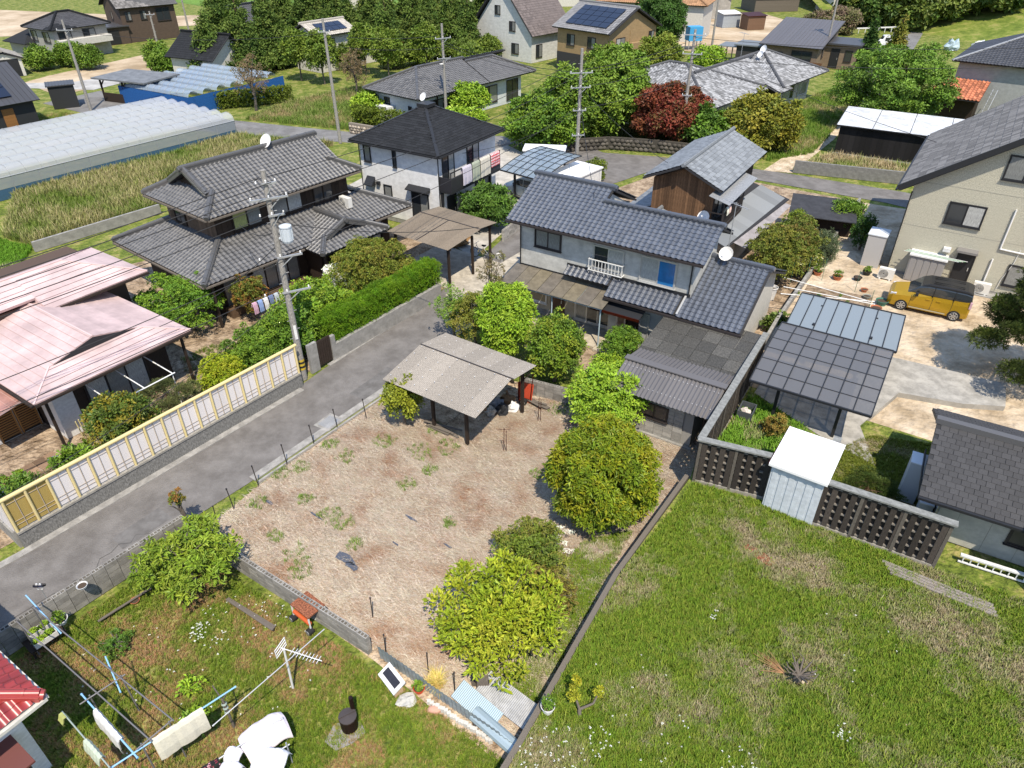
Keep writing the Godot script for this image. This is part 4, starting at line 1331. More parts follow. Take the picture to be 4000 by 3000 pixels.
# the house behind the blue-tiled one: silver tiles over a board-clad upper storey
func house_boarded() -> void:
	var t := thing("boarded_house", "two-storey house with brown upright boards and a silver-grey tiled gable roof", "house", 7.6, 40.9, 0.0, -32)
	var mb := MB.new()
	mb.bx(0.5, 0.55, 2.4, 4.2, 8.3, 4.85)
	gable_wall(mb, 0.5, 4.2, 0.55, 0.12, 4.85, 4.86, 5.7)
	var uw := part(t, "upper_wall", mb, kw.wood)
	var wt := tones("fox brown board", 0.21, 0.115, 0.06, 0.85, {"tex": "streak", "scale": Vector3(6, 0.3, 6)}, 0.35)
	var n := 25
	for i in n:
		var x0 := 0.5 + 3.7 * i / n
		var x1 := 0.5 + 3.7 * (i + 1) / n
		var top := 4.85 + (1.0 - absf((x0 + x1) * 0.5 - 2.35) / 1.85) * 0.78
		bp(uw, "plank", wt[rng.randi() % 4], [[x0 + 0.008, 0.55 - rnd(0.014, 0.028), 2.45, x1 - 0.008, 0.548, top]])
	planks(uw, "e", 4.2, 0.56, 8.28, 2.6, 4.8, 0.3, tones("brown board", 0.05, 0.031, 0.02, 0.8, {}, 0.2))
	bp(t, "lower_wall", kw.plaster, [[-1.2, 1.6, 0, 5.6, 9.4, 2.3], [0.2, -2.0, 0, 3.0, 1.6, 2.2]])
	var pl := gable_f(0, 4.75, 0, 8.8, 4.9, 5.95)
	pl.append_array([
		[P(5.3, -1.6, 2.2), P(6.7, 8.9, 2.2), P(4.2, 8.9, 3.05), P(3.9, 1.0, 2.9)],
		[P(-1.6, 9.6, 2.2), P(-1.6, 1.0, 2.2), P(0.5, 1.0, 2.95), P(0.5, 9.6, 2.95)],
	])
	# small front gable between the two houses
	pl.append_array(gable_f(-0.2, 3.5, -2.4, 2.2, 2.25, 3.1, 1.2))
	tiled_roof(t, [pl[0], pl[1], pl[3], pl[4], pl[5]], [[P(2.375, -0.1, 5.95), P(2.375, 8.9, 5.95)], [P(1.2, -2.5, 3.1), P(1.2, 1.6, 3.1)]], {"deck": kw.dark_deck, "tiles": kw.pale_t, "copies": kw.pale_c, "amp": 0.03, "w": 0.28, "l": 0.26, "rw": 0.22, "rh": 0.16, "spread": 0.2})
	var side := part(t, "side_roof", MB.new(), kw.dark_deck)
	var cm := tones("pale corrugated", 0.33, 0.31, 0.32, 0.6, {"tex": "blot", "scale": 0.4}, 0.1)
	var deckmb := MB.new()
	deckmb.hexa([P(4.2, -0.9, 2.75), P(5.8, -1.3, 2.2), P(6.8, 8.6, 2.2), P(4.2, 8.6, 2.9), P(4.2, -0.9, 2.8), P(5.8, -1.3, 2.25), P(6.8, 8.6, 2.25), P(4.2, 8.6, 2.95)])
	side.mesh = deckmb.mesh()
	corrugated(side, "roof_sheet", P(5.75, -1.2, 2.3), P(0.8, 9.6, 0), P(-1.7, 0.15, 0.55), 0.9, 0.11, 0.015, kw.pale_t.slice(0, 3), 0.03)
	corrugated(side, "roof_sheet", P(6.6, -0.2, 2.05), P(0.5, 8.2, 0), P(-0.95, 0.05, 0.22), 0.9, 0.11, 0.015, cm, 0.03)
	# balcony with drying rack
	mb = MB.new()
	mb.bx(4.2, -0.3, 2.75, 5.1, 3.6, 2.87)
	var bal := part(t, "balcony", mb, kw.darkwood)
	mb = MB.new()
	for k in 26:
		mb.bar(P(5.07, -0.28 + k * 0.155, 2.87), P(5.07, -0.28 + k * 0.155, 3.75), 0.03, 0.03)
	for h in [2.95, 3.75]:
		mb.bar(P(5.07, -0.3, h), P(5.07, 3.6, h), 0.04, 0.05)
		mb.bar(P(4.2, -0.28, h), P(5.07, -0.28, h), 0.04, 0.05)
	for k in 2:
		mb.bar(P(5.07, -0.28 + k * 3.86, 2.87), P(5.07, -0.28 + k * 3.86, 4.45), 0.06, 0.06)
	part(bal, "railing", mb, kw.bronze)
	mb = MB.new()
	mb.hexa([P(4.2, -0.5, 4.72), P(5.4, -0.5, 4.4), P(5.4, 4.9, 4.4), P(4.2, 4.9, 4.72), P(4.2, -0.5, 4.74), P(5.4, -0.5, 4.42), P(5.4, 4.9, 4.42), P(4.2, 4.9, 4.74)])
	part(bal, "balcony_roof", mb, M("milky sheet", 0.36, 0.37, 0.38, 0.35, {"tex": "streak", "scale": Vector3(3, 3, 0.4)}))
	window(t, "e", 4.2, 0.6, 2.95, 2.6, 1.7, [kw.glass, kw.curtain, kw.glass], kw.bronze)
	for q in [[0.15, "white towel with an orange print pegged on the balcony pole", 0.7], [0.55, "pale green towel pegged on the balcony pole", 0.5]]:
		var c := hung_cloth(0.3, 0.42, 0.34)
		c.name = numbered("towel")
		add_child(c)
		c.transform = t.transform * Transform3D(Basis(Vector3.UP, PI * 0.5), P(5.12, q[0], 4.05))
		(c as MeshInstance3D).material_override = M("towel %s" % q[1].left(5), 0.7, q[2], 0.6 if q[2] > 0.6 else 0.45, 0.9)
		tag(c, q[1], "towel")
	dish(t, P(3.85, 0.35, 2.85), 0.36, Vector3(-0.1, 0.45, 0.85))
	# lean-to of grey corrugated iron on the near side
	mb = MB.new()
	mb.bx(4.4, -6.4, 0, 8.3, -4.2, 1.9)
	var shed := part(t, "store_wall", mb, kw.greywood)
	corrugated(shed, "roof_sheet", P(4.3, -6.7, 2.0), P(4.3, 0, 0), P(0, 2.9, 0.25), 0.8, 0.1, 0.014, tones("blue-grey iron", 0.27, 0.31, 0.34, 0.5, {"metal": 0.2}, 0.08), 0.02)
	# black-roofed bike store by the road
	var st := thing("low_store", "low black-felted lean-to store by the road wall", "shed", 17.9, 43.6, 0.0, -22)
	mb = MB.new()
	mb.bx(0, 0, 0, 3.6, 0.1, 1.7)
	for x in [0.0, 3.5]:
		mb.bx(x, 0.1, 0, x + 0.1, 2.0, 1.8)
	mb.bx(0.1, 2.0, 0, 3.6, 2.1, 2.0)
	part(st, "frame", mb, kw.darkwood)
	mb = MB.new()
	mb.hexa([P(-0.2, -0.6, 1.75), P(3.8, -0.6, 1.75), P(3.8, 2.4, 2.15), P(-0.2, 2.4, 2.15), P(-0.2, -0.6, 1.8), P(3.8, -0.6, 1.8), P(3.8, 2.4, 2.2), P(-0.2, 2.4, 2.2)])
	part(st, "roof", mb, M("roofing felt", 0.05, 0.052, 0.06, 0.85, {"tex": "blot", "scale": 0.5}))

# grey-tiled bungalow beyond the white house
func house_bungalow() -> void:
	var t := thing("bungalow", "long white bungalow under grey clay tiles with a stone-walled hedge", "house", -8.7, 69.0, 0.0, -40)
	var mb := MB.new()
	mb.bx(-6.9, 0.8, 0, -0.8, 16, 2.75)
	part(t, "wall", mb, M("pale blue wall", 0.62, 0.66, 0.68, 0.8, {"tex": "fine", "scale": 0.3}))
	var pl := [
		[P(-7.7, 0, 2.8), P(0, 0, 2.8), P(-3.85, 3.6, 4.6)],
		[P(0, 0, 2.8), P(0, 10.0, 2.8), P(-3.85, 10.0, 4.6), P(-3.85, 3.6, 4.6)],
		[P(-7.7, 17, 2.8), P(-7.7, 0, 2.8), P(-3.85, 3.6, 4.6), P(-3.85, 17, 4.6)],
		[P(0, 10, 2.8), P(0, 17.5, 2.8), P(-3.3, 14.2, 4.35), P(-3.3, 10.0, 4.35)],
		[P(0, 17.5, 2.8), P(-6.6, 17.5, 2.8), P(-3.3, 14.2, 4.35)],
	]
	tiled_roof(t, pl, [[P(-3.85, 3.6, 4.6), P(-3.85, 10.2, 4.6)], [P(0, 0, 2.8), P(-3.85, 3.6, 4.6)], [P(-7.7, 0, 2.8), P(-3.85, 3.6, 4.6)], [P(-3.3, 10.0, 4.35), P(-3.3, 14.2, 4.35)], [P(0, 17.5, 2.8), P(-3.3, 14.2, 4.35)]],
		{"deck": kw.dark_deck, "tiles": kw.smoke_t, "copies": kw.smoke_c, "w": 0.29, "l": 0.27, "spread": 0.2})
	window(t, "e", -0.8, 2.2, 0.5, 3.6, 1.7, [kw.glass, kw.curtain, kw.glass, kw.curtain], kw.bronze)
	window(t, "e", -0.8, 9.6, 0.6, 2.4, 1.6, [kw.glass, kw.curtain], kw.bronze)
	window(t, "e", -0.8, 13.6, 0.4, 1.8, 1.9, [kw.glass, kw.glass], kw.bronze)
	window(t, "n", 0.8, -5.6, 1.3, 0.7, 0.9, [kw.glass], kw.bronze)
	window(t, "n", 0.8, -2.2, 1.3, 0.35, 0.5, [kw.glass], kw.bronze)
	bp(t, "boiler_cupboard", kw.white, [[-5.8, -0.3, 0, -4.1, 0.6, 1.6]])
	mb = MB.new()
	for q in [3.0, 6.0, 9.0]:
		mb.bx(-0.6, q, 0, -0.5, q + 0.1, 2.7)
	part(t, "veranda_posts", mb, kw.darkwood)

# low rambling house with lichen-grey tiles
func house_lichen() -> void:
	var t := thing("lichen_house", "low rambling house with mottled lichen-white tile hips above the stone wall", "house", 17.3, 65.1, 0.0, -42)
	var mb := MB.new()
	mb.bx(-13, 1, 0, -1, 11.2, 2.75)
	mb.bx(-8.0, 11.2, 0, -0.4, 23, 2.75)
	part(t, "wall", mb, kw.plaster)
	var a := hip(-14, 0, 0, 12, 2.8, 5.0, 6.0)
	var b := hip(-9.2, 1.0, 13.0, 24.0, 2.8, 4.9)
	var c := [[P(-0.4, 9.0, 2.9), P(-0.4, 15.5, 2.9), P(-4.6, 15.5, 4.55), P(-4.6, 6.0, 4.55)], [P(1.4, 11.5, 2.6), P(1.4, 14.2, 2.6), P(-0.4, 14.2, 3.2), P(-0.4, 11.5, 3.2)]]
	var pl: Array = a[0] + b[0] + c
	var rd: Array = a[1] + b[1] + [[P(-4.6, 5.0, 4.6), P(-4.6, 17.0, 4.6)]]
	tiled_roof(t, pl, rd, {"deck": M("worn deck", 0.12, 0.12, 0.125, 0.9), "tiles": kw.worn_t, "copies": kw.worn_c, "w": 0.3, "l": 0.28, "amp": 0.07, "spread": 0.5, "cap": M("worn ridge", 0.17, 0.175, 0.19, 0.8, {"tex": "grain", "scale": 0.4})})
	window(t, "e", -0.4, 16.5, 0.7, 2.6, 1.7, [kw.shoji, kw.shoji, kw.glass], kw.alu)
	window(t, "e", -0.4, 20.2, 0.7, 2.2, 1.7, [kw.shoji, kw.curtain], kw.alu)
	bp(t, "stone_porch", M("porch stone", 0.06, 0.05, 0.045, 0.9, {"tex": "grain", "scale": 0.6}), [[-0.38, 12.0, 0, -0.3, 14.6, 2.6]])
	window(t, "n", 1.0, -6, 0.6, 2.4, 1.6, [kw.curtain, kw.glass], kw.alu)
	dish(t, P(-3.6, 17.2, 5.0), 0.4, Vector3(-0.3, 0.4, 0.8))
	dish(t, P(-3.6, 16.6, 4.6), 0.35, Vector3(-0.3, 0.4, 0.8))
	aerial(t, P(-5.0, 15.0, 4.8), 2.2)

# big black shed with a white sheet roof
func shed_white_roof() -> void:
	var t := thing("black_shed", "black boarded shed under a wide white sheet-metal roof", "shed", 27.3, 61.6, 0.0, -30)
	var mb := MB.new()
	mb.bx(0.3, 0.35, 0, 11.0, 5.0, 2.35)
	var w := part(t, "wall", mb, kw.black)
	planks(w, "n", 0.35, 0.32, 10.98, 0.25, 2.3, 0.45, tones("tarred board", 0.013, 0.012, 0.013, 0.85, {}, 0.4))
	var plane := [[P(0, 0, 2.55), P(11.3, 0, 2.55), P(11.3, 5.3, 2.95), P(0, 5.3, 2.95)]]
	cut_roof(t, plane, {"deck": kw.black, "tiles": [M("white sheet", 0.72, 0.74, 0.77, 0.45, {"tex": "blot", "scale": 0.25}), M("white sheet b", 0.78, 0.79, 0.8, 0.45, {"tex": "blot", "scale": 0.25})], "along": false, "step": 2.8, "gap": 0.05, "th": 0.02, "piece": "roof_sheet"})
	bp(t, "footing", kw.concrete, [[0.2, 0.25, 0, 11.0, 0.34, 0.22]])

# house with a grey hip roof in the upper right corner, orange tiles on its porch
func house_corner() -> void:
	var t := thing("grey_hip_house", "large pale house with a dark grey hip roof and an orange-tiled porch", "house", 43.2, 75.4, 0.4, -38)
	var mb := MB.new()
	mb.bx(0.6, 0.6, 0, 16, 11, 4.7)
	part(t, "wall", mb, M("pale grey render", 0.36, 0.37, 0.37, 0.9, {"tex": "fine", "scale": 0.3}))
	var hp := hip(0, 17, 0, 12, 4.7, 7.2)
	tiled_roof(t, hp[0], hp[1], {"deck": kw.dark_deck, "tiles": tones("slate grey tile", 0.06, 0.063, 0.072, 0.5, {}, 0.12), "copies": M("slate grey tile copies", 0.06, 0.063, 0.072, 0.5, {"vc": 1}), "w": 0.3, "l": 0.3, "amp": 0.04, "rtop": false, "rh": 0.12, "cap": M("pale ridge", 0.3, 0.31, 0.32, 0.6)})
	bp(t, "porch_wall", kw.darkwood, [[0.2, -2.0, 0, 3.4, 0.6, 2.0]])
	var pr := MB.new()
	var plane := [P(-0.6, -3.0, 1.9), P(3.8, -3.0, 1.9), P(3.8, 0.6, 3.1), P(-0.6, 0.6, 3.1)]
	pr.prism(plane, Vector3(0, -0.1, 0))
	var porch := part(t, "porch_roof", pr, kw.dark_deck)
	var fr := plane_frame(plane)
	var mesh := pan_tile(0.34, 0.36, 0.09)
	var clay := tones("orange clay tile", 0.52, 0.19, 0.10, 0.7, {"tex": "blot", "scale": 0.8}, 0.3)
	for i in 10:
		for j in 13:
			var q := part(porch, "tile", mesh, clay[rng.randi() % 4])
			q.transform = Transform3D(fr.basis, fr * Vector3(j * 0.34, i * 0.372, 0.01))
	mb = MB.new()
	for s in [0.0, 0.4]:
		mb.bar(P(4.1 + s, -2.0, 0), P(4.3 + s, -0.2, 2.6), 0.05, 0.05)
	for k in 9:
		mb.bar(P(4.1 + 0.02 * k, -2.0 + 0.2 * k, 0.2 + 0.28 * k), P(4.5 + 0.02 * k, -2.0 + 0.2 * k, 0.2 + 0.28 * k), 0.03, 0.03)
	var ld := solo("ladder", mb, kw.steel, "aluminium ladder leaning beside the orange-tiled porch", "ladder")
	ld.transform = t.transform
	dish(t, P(9.0, 5.0, 7.2), 0.4, Vector3(-0.3, 0.4, 0.8))

# ---------------------------------------------------------------- walls and fences
func block_wall(called: String, label: String, x0: float, f0: float, x1: float, f1: float, rows: int, h0 := 0.0, tone := 1.0) -> Node3D:
	var d := Vector2(x1 - x0, f1 - f0)
	var t := thing(called, label, "wall", x0, f0, h0, rad_to_deg(d.angle()))
	var n := int(d.length() / 0.395)
	var bt := tones("yard block %s" % tone, 0.30 * tone, 0.285 * tone, 0.26 * tone, 0.95, {"tex": "blot", "scale": 1.2}, 0.2)
	var full := MB.new()
	full.box(Vector3(0.005, 0.005, -0.075), Vector3(0.387, 0.187, 0.075))
	var fm := full.mesh()
	var hollow := MB.new()
	for z in [-0.075, 0.045]:
		hollow.box(Vector3(0.005, 0.005, z), Vector3(0.387, 0.187, z + 0.03))
	for x in [0.005, 0.12, 0.235, 0.357]:
		hollow.box(Vector3(x, 0.006, -0.045), Vector3(x + 0.03, 0.186, 0.045))
	hollow.box(Vector3(0.02, 0.006, -0.045), Vector3(0.37, 0.05, 0.045))
	var hm := hollow.mesh()
	for r in rows:
		for i in n:
			var o := part(t, "block", hm if r == rows - 1 else fm, bt[rng.randi() % 4])
			o.position = Vector3(i * 0.395 + rnd(-0.003, 0.003), r * 0.195, rnd(-0.004, 0.004))
	return t

func boundary_walls() -> void:
	block_wall("block_wall", "hollow-topped concrete block wall between the lane and the washing-line yard", -18.4, 8.0, -11.25, 17.45, 5)
	block_wall("block_wall", "hollow-topped concrete block wall between the dry plot and the washing-line yard", -11.1, 17.3, -3.86, 12.55, 4, 0.0, 1.1)
	# concrete base and yellow bamboo-look fence along the lane
	var t := thing("garden_wall", "concrete wall along the lane topped by a fence of white and yellow bamboo panels", "fence", -16.64, 16.83, 0.0, 53.8)
	var mb := MB.new()
	mb.bx(0, 0.0, -0.05, 12.1, 0.16, 0.66)
	part(t, "concrete_base", mb, M("stained wall concrete", 0.27, 0.265, 0.25, 0.95, {"tex": "streak", "scale": Vector3(1.4, 0.5, 1.4)}))
	bp(t, "coping", M("coping", 0.36, 0.34, 0.30, 0.95, {"tex": "blot", "scale": 1.5}), [[0, -0.03, 0.66, 12.1, 0.19, 0.74]])
	var cream := M("yellow bamboo plastic", 0.64, 0.53, 0.26, 0.5)
	var white := tones("bleached bamboo panel", 0.80, 0.76, 0.75, 0.7, {"tex": "fine", "scale": Vector3(0.5, 12, 0.5)}, 0.04)
	var gold := M("golden bamboo panel", 0.55, 0.40, 0.12, 0.7, {"tex": "streak", "scale": Vector3(0.5, 30, 0.5)})
	var n := 17
	for i in n + 1:
		mb = MB.new()
		var x := minf(0.05 + i * 12.0 / n, 12.05)
		mb.tube(P(x, 0.05, 0.74), P(x, 0.05, 2.12), 0.05, 0.05, 8)
		part(t, "post", mb, cream)
		if i < n:
			bp(t, "panel", gold if i < 2 else white[rng.randi() % 4], [[x + 0.05, 0.08, 0.78, x + 12.0 / n - 0.05, 0.10, 2.08]])
			mb = MB.new()
			mb.tube(P(x + 6.0 / n, 0.065, 0.76), P(x + 6.0 / n, 0.065, 2.1), 0.014, 0.014, 5)
			part(t, "batten", mb, M("fence batten", 0.42, 0.36, 0.29, 0.7))
	for h in [0.98, 1.14, 1.9]:
		mb = MB.new()
		mb.tube(P(0, 0.066, h), P(12.1, 0.066, h), 0.01, 0.01, 5)
		part(t, "rail", mb, M("fence batten", 0.42, 0.36, 0.29, 0.7))
	mb = MB.new()
	mb.tube(P(-0.05, 0.06, 2.15), P(12.15, 0.06, 2.15), 0.075, 0.075, 8)
	part(t, "top_rail", mb, cream)
	# the return of the fence at the gate
	bp(t, "return_base", kw.concrete, [[-0.08, 0.2, -0.05, 0.08, 3.4, 0.7]])
	bp(t, "return_panel", white[1], [[-0.02, 0.22, 0.72, 0.02, 3.4, 2.08]])
	mb = MB.new()
	mb.tube(P(0, 0.1, 2.15), P(0, 3.45, 2.15), 0.07, 0.07, 8)
	part(t, "return_rail", mb, cream)
	# gate and hedge wall
	var g := thing("hedge_wall", "low grey wall under the clipped hedge with a dark wooden gate", "wall", -9.3, 27.6, 0.0, 54.6)
	bp(g, "masonry", kw.concrete, [[0.0, 0.0, 0, 0.5, 0.16, 1.5], [1.35, 0.0, 0, 1.6, 0.16, 1.35], [1.6, 0.0, 0, 9.3, 0.2, 0.85], [9.1, 0.2, 0, 9.3, 1.6, 0.85]])
	mb = MB.new()
	mb.bx(0.52, 0.05, 0.12, 1.33, 0.1, 1.45)
	var gate := part(g, "gate", mb, kw.darkwood)
	for k in 6:
		bp(gate, "plank", kw.darkwood, [[0.54 + k * 0.13, 0.02, 0.14, 0.65 + k * 0.13, 0.048, 1.43]])
	# low wall by the tall dry grass
	mb = MB.new()
	wall_run(mb, [[-29.9, 41.4], [-24.7, 48.0]], 0.18, 0, 0.65)
	solo("garden_wall", mb, kw.concrete, "low grey concrete wall between the timber house and the tall dry grass", "wall")
	# wall of the meadow
	mb = MB.new()
	wall_run(mb, [[-1.35, 7.1], [0.2, 9.65], [3.28, 15.05], [6.45, 19.65]], 0.16, -0.3, 0.84)
	solo("retaining_wall", mb, M("mossy kerb", 0.25, 0.215, 0.175, 0.95, {"tex": "grain", "scale": 0.5}), "mossy low retaining wall holding the green meadow above the dry plot", "wall")
	# boundary wall beside the beige house's yard and its dark channel
	mb = MB.new()
	wall_run(mb, [[10.1, 25.8], [13.3, 31.2], [20.4, 42.2], [24.4, 48.4]], 0.16, -0.3, 0.95)
	solo("boundary_wall", mb, kw.concrete, "thin concrete boundary wall running from the road to the lattice fence", "wall")
	# retaining wall by the road
	mb = MB.new()
	wall_run(mb, [[22.7, 57.0], [31.5, 53.6], [37.0, 51.4]], 0.2, 0, 0.95)
	solo("retaining_wall", mb, M("grey block wall", 0.24, 0.235, 0.225, 0.95, {"tex": "blot", "scale": 0.9}), "grey block retaining wall by the road below the black shed", "wall")
	# rubble wall under the garden trees
	stone_wall("stone_wall", "dark rubble stone wall under the red and green garden trees", [[3.8, 62.4], [8.6, 63.4], [12.6, 62.4], [16.4, 60.8]], 1.1, 0.42, [0.10, 0.09, 0.075])
	stone_wall("stone_wall", "pale stone wall below the trimmed hedge of the bungalow", [[-15.2, 68.6], [-9.8, 65.6], [-6.6, 64.4]], 1.0, 0.34, [0.36, 0.31, 0.25])

func stone_wall(called: String, label: String, pts: Array, h: float, s: float, c: Array) -> void:
	var t := thing(called, label, "wall", pts[0][0], pts[0][1], 0.0)
	var mb := MB.new()
	var rel := []
	for p in pts:
		rel.append([p[0] - pts[0][0], p[1] - pts[0][1]])
	wall_run(mb, rel, 0.3, 0, h - 0.05)
	part(t, "core", mb, M("stone core " + called + str(c[0]), c[0] * 0.6, c[1] * 0.6, c[2] * 0.6, 0.95))
	var st := tones("stone " + str(c[0]), c[0], c[1], c[2], 0.95, {"tex": "fine", "scale": 0.8}, 0.35)
	for i in rel.size() - 1:
		var a := P(rel[i][0], rel[i][1])
		var b := P(rel[i + 1][0], rel[i + 1][1])
		var d := (b - a).normalized()
		var nrm := d.cross(Vector3.UP)
		var n := int(a.distance_to(b) / s)
		for k in n:
			for r in int(h / (s * 0.75)):
				var o := MB.new()
				o.sphere(Vector3.ZERO, Vector3(s * rnd(0.5, 0.62), s * rnd(0.38, 0.48), 0.14), 7, 4)
				var q := part(t, "stone", o, st[rng.randi() % 4])
				q.transform = Transform3D(Basis(d, Vector3.UP, nrm), a + d * (s * (k + 0.5 + 0.5 * (r % 2)) + rnd(-0.05, 0.05)) + nrm * 0.12 + Vector3(0, s * 0.75 * (r + 0.5), 0))

# weathered fence of boards set on both sides of its rails
func lattice_fence(label: String, x0: float, f0: float, x1: float, f1: float, h0: float, tall: float, n: int, front := true) -> void:
	var d := Vector2(x1 - x0, f1 - f0)
	var t := thing("lattice_fence", label, "fence", x0, f0, h0, rad_to_deg(d.angle()))
	var w := d.length()
	var mb := MB.new()
	mb.bx(-0.05, -0.07, -0.25, w + 0.05, 0.07, 0.16)
	part(t, "concrete_base", mb, M("fence base", 0.38, 0.35, 0.30, 0.95, {"tex": "blot", "scale": 1.0}))
	var bd := tones("weathered fence board", 0.075, 0.062, 0.052, 0.9, {"tex": "streak", "scale": Vector3(6, 0.5, 6)}, 0.35)
	var rails := 5
	for r in rails + 1:
		bp(t, "rail", M("fence rail", 0.30, 0.27, 0.23, 0.9, {"tex": "streak", "scale": Vector3(6, 2, 6)}), [[0, -0.035, 0.2 + r * (tall - 0.35) / rails, w, 0.035, 0.25 + r * (tall - 0.35) / rails]])
	var posts := maxi(2, int(round(w / 1.4)) + 1)
	for k in posts:
		mb = MB.new()
		var x := w * k / (posts - 1)
		mb.bx(x - 0.05, -0.07, 0.1, x + 0.05, 0.07, tall)
		part(t, "post", mb, M("fence post", 0.17, 0.15, 0.125, 0.9, {"tex": "streak", "scale": Vector3(6, 0.5, 6)}))
	var step := w / n
	for k in n:
		bp(t, "board", bd[rng.randi() % 4], [[k * step + step * 0.22, -0.058, 0.18, k * step + step * 0.8, -0.037, tall - 0.02]])
		bp(t, "board", bd[rng.randi() % 4], [[k * step + step * 0.72, 0.037, 0.18, minf(w, k * step + step * 1.3), 0.058, tall - 0.02]])
	bp(t, "cap", M("fence cap", 0.27, 0.275, 0.26, 0.7, {"tex": "blot", "scale": 1.5}), [[-0.12, -0.13, tall, w + 0.12, 0.13, tall + 0.06]])

func fences() -> void:
	lattice_fence("short weathered board fence between the block shed corner and the white shed", 6.62, 19.33, 8.9, 18.4, 0.8, 1.95, 8)
	lattice_fence("weathered board fence between the white shed and the grey-roofed house", 10.1, 17.22, 13.35, 15.3, 0.8, 1.95, 13)
	lattice_fence("long weathered board fence running beside the block shed towards the carports", 6.68, 19.5, 11.0, 26.6, 0.7, 2.0, 27)
	lattice_fence("orange-brown board fence behind the white shed", 10.15, 17.4, 11.4, 19.4, 0.8, 1.9, 7)
	# netting posts along the lane
	for q in [[-9.57, 19.93], [-8.81, 21.16], [-8.03, 22.37], [-7.3, 23.44], [-6.21, 24.15], [-10.1, 18.7]]:
		var mb := MB.new()
		mb.tube(Vector3.ZERO, Vector3(-0.05, 1.05, 0.02), 0.02, 0.018, 6)
		mb.tube(Vector3(-0.05, 1.0, 0.02), Vector3(-0.052, 1.06, 0.02), 0.03, 0.03, 6)
		var o := solo("fence_stake", mb, kw.bronze, "thin dark stake at the edge of the dry plot along the lane", "stake", "stakes along the lane")
		o.position = P(q[0], q[1], 0)
	for q in [[-4.3, 14.0], [-3.7, 12.7], [-2.4, 12.1], [-1.6, 11.5], [-10.4, 17.9]]:
		var mb := MB.new()
		mb.tube(Vector3.ZERO, Vector3(0.02, 0.95, 0), 0.018, 0.016, 6)
		mb.tube(Vector3(0.02, 0.92, 0), Vector3(0.02, 0.97, 0), 0.026, 0.026, 6)
		var o := solo("fence_stake", mb, kw.bronze, "thin rusty stake beside the corrugated tin edging of the dry plot", "stake", "stakes by the tin edging")
		o.position = P(q[0], q[1], 0)
	# corrugated tin edging
	var t := thing("tin_fence", "low bluish corrugated tin edging between the dry plot and the washing-line yard", "fence", -3.86, 12.62, 0.0, -35.5)
	for k in 6:
		var sh := MB.new()
		for i in 24:
			var x0 := k * 0.87 + i * 0.0375
			var z0 := 0.012 * sin(i * 1.57)
			var z1 := 0.012 * sin((i + 1) * 1.57)
			var top := 0.62 - 0.02 * k + 0.03 * sin(k * 2.1)
			sh.quad(Vector3(x0, -0.05, z0), Vector3(x0, top, z0 + 0.05), Vector3(x0 + 0.0375, top, z1 + 0.05), Vector3(x0 + 0.0375, -0.05, z1))
		part(t, "tin_sheet", sh, M("bluish tin %d" % (k % 2), 0.30 + 0.05 * (k % 2), 0.36 + 0.05 * (k % 2), 0.40 + 0.04 * (k % 2), 0.5, {"metal": 0.2, "tex": "blot", "scale": 1.0}))

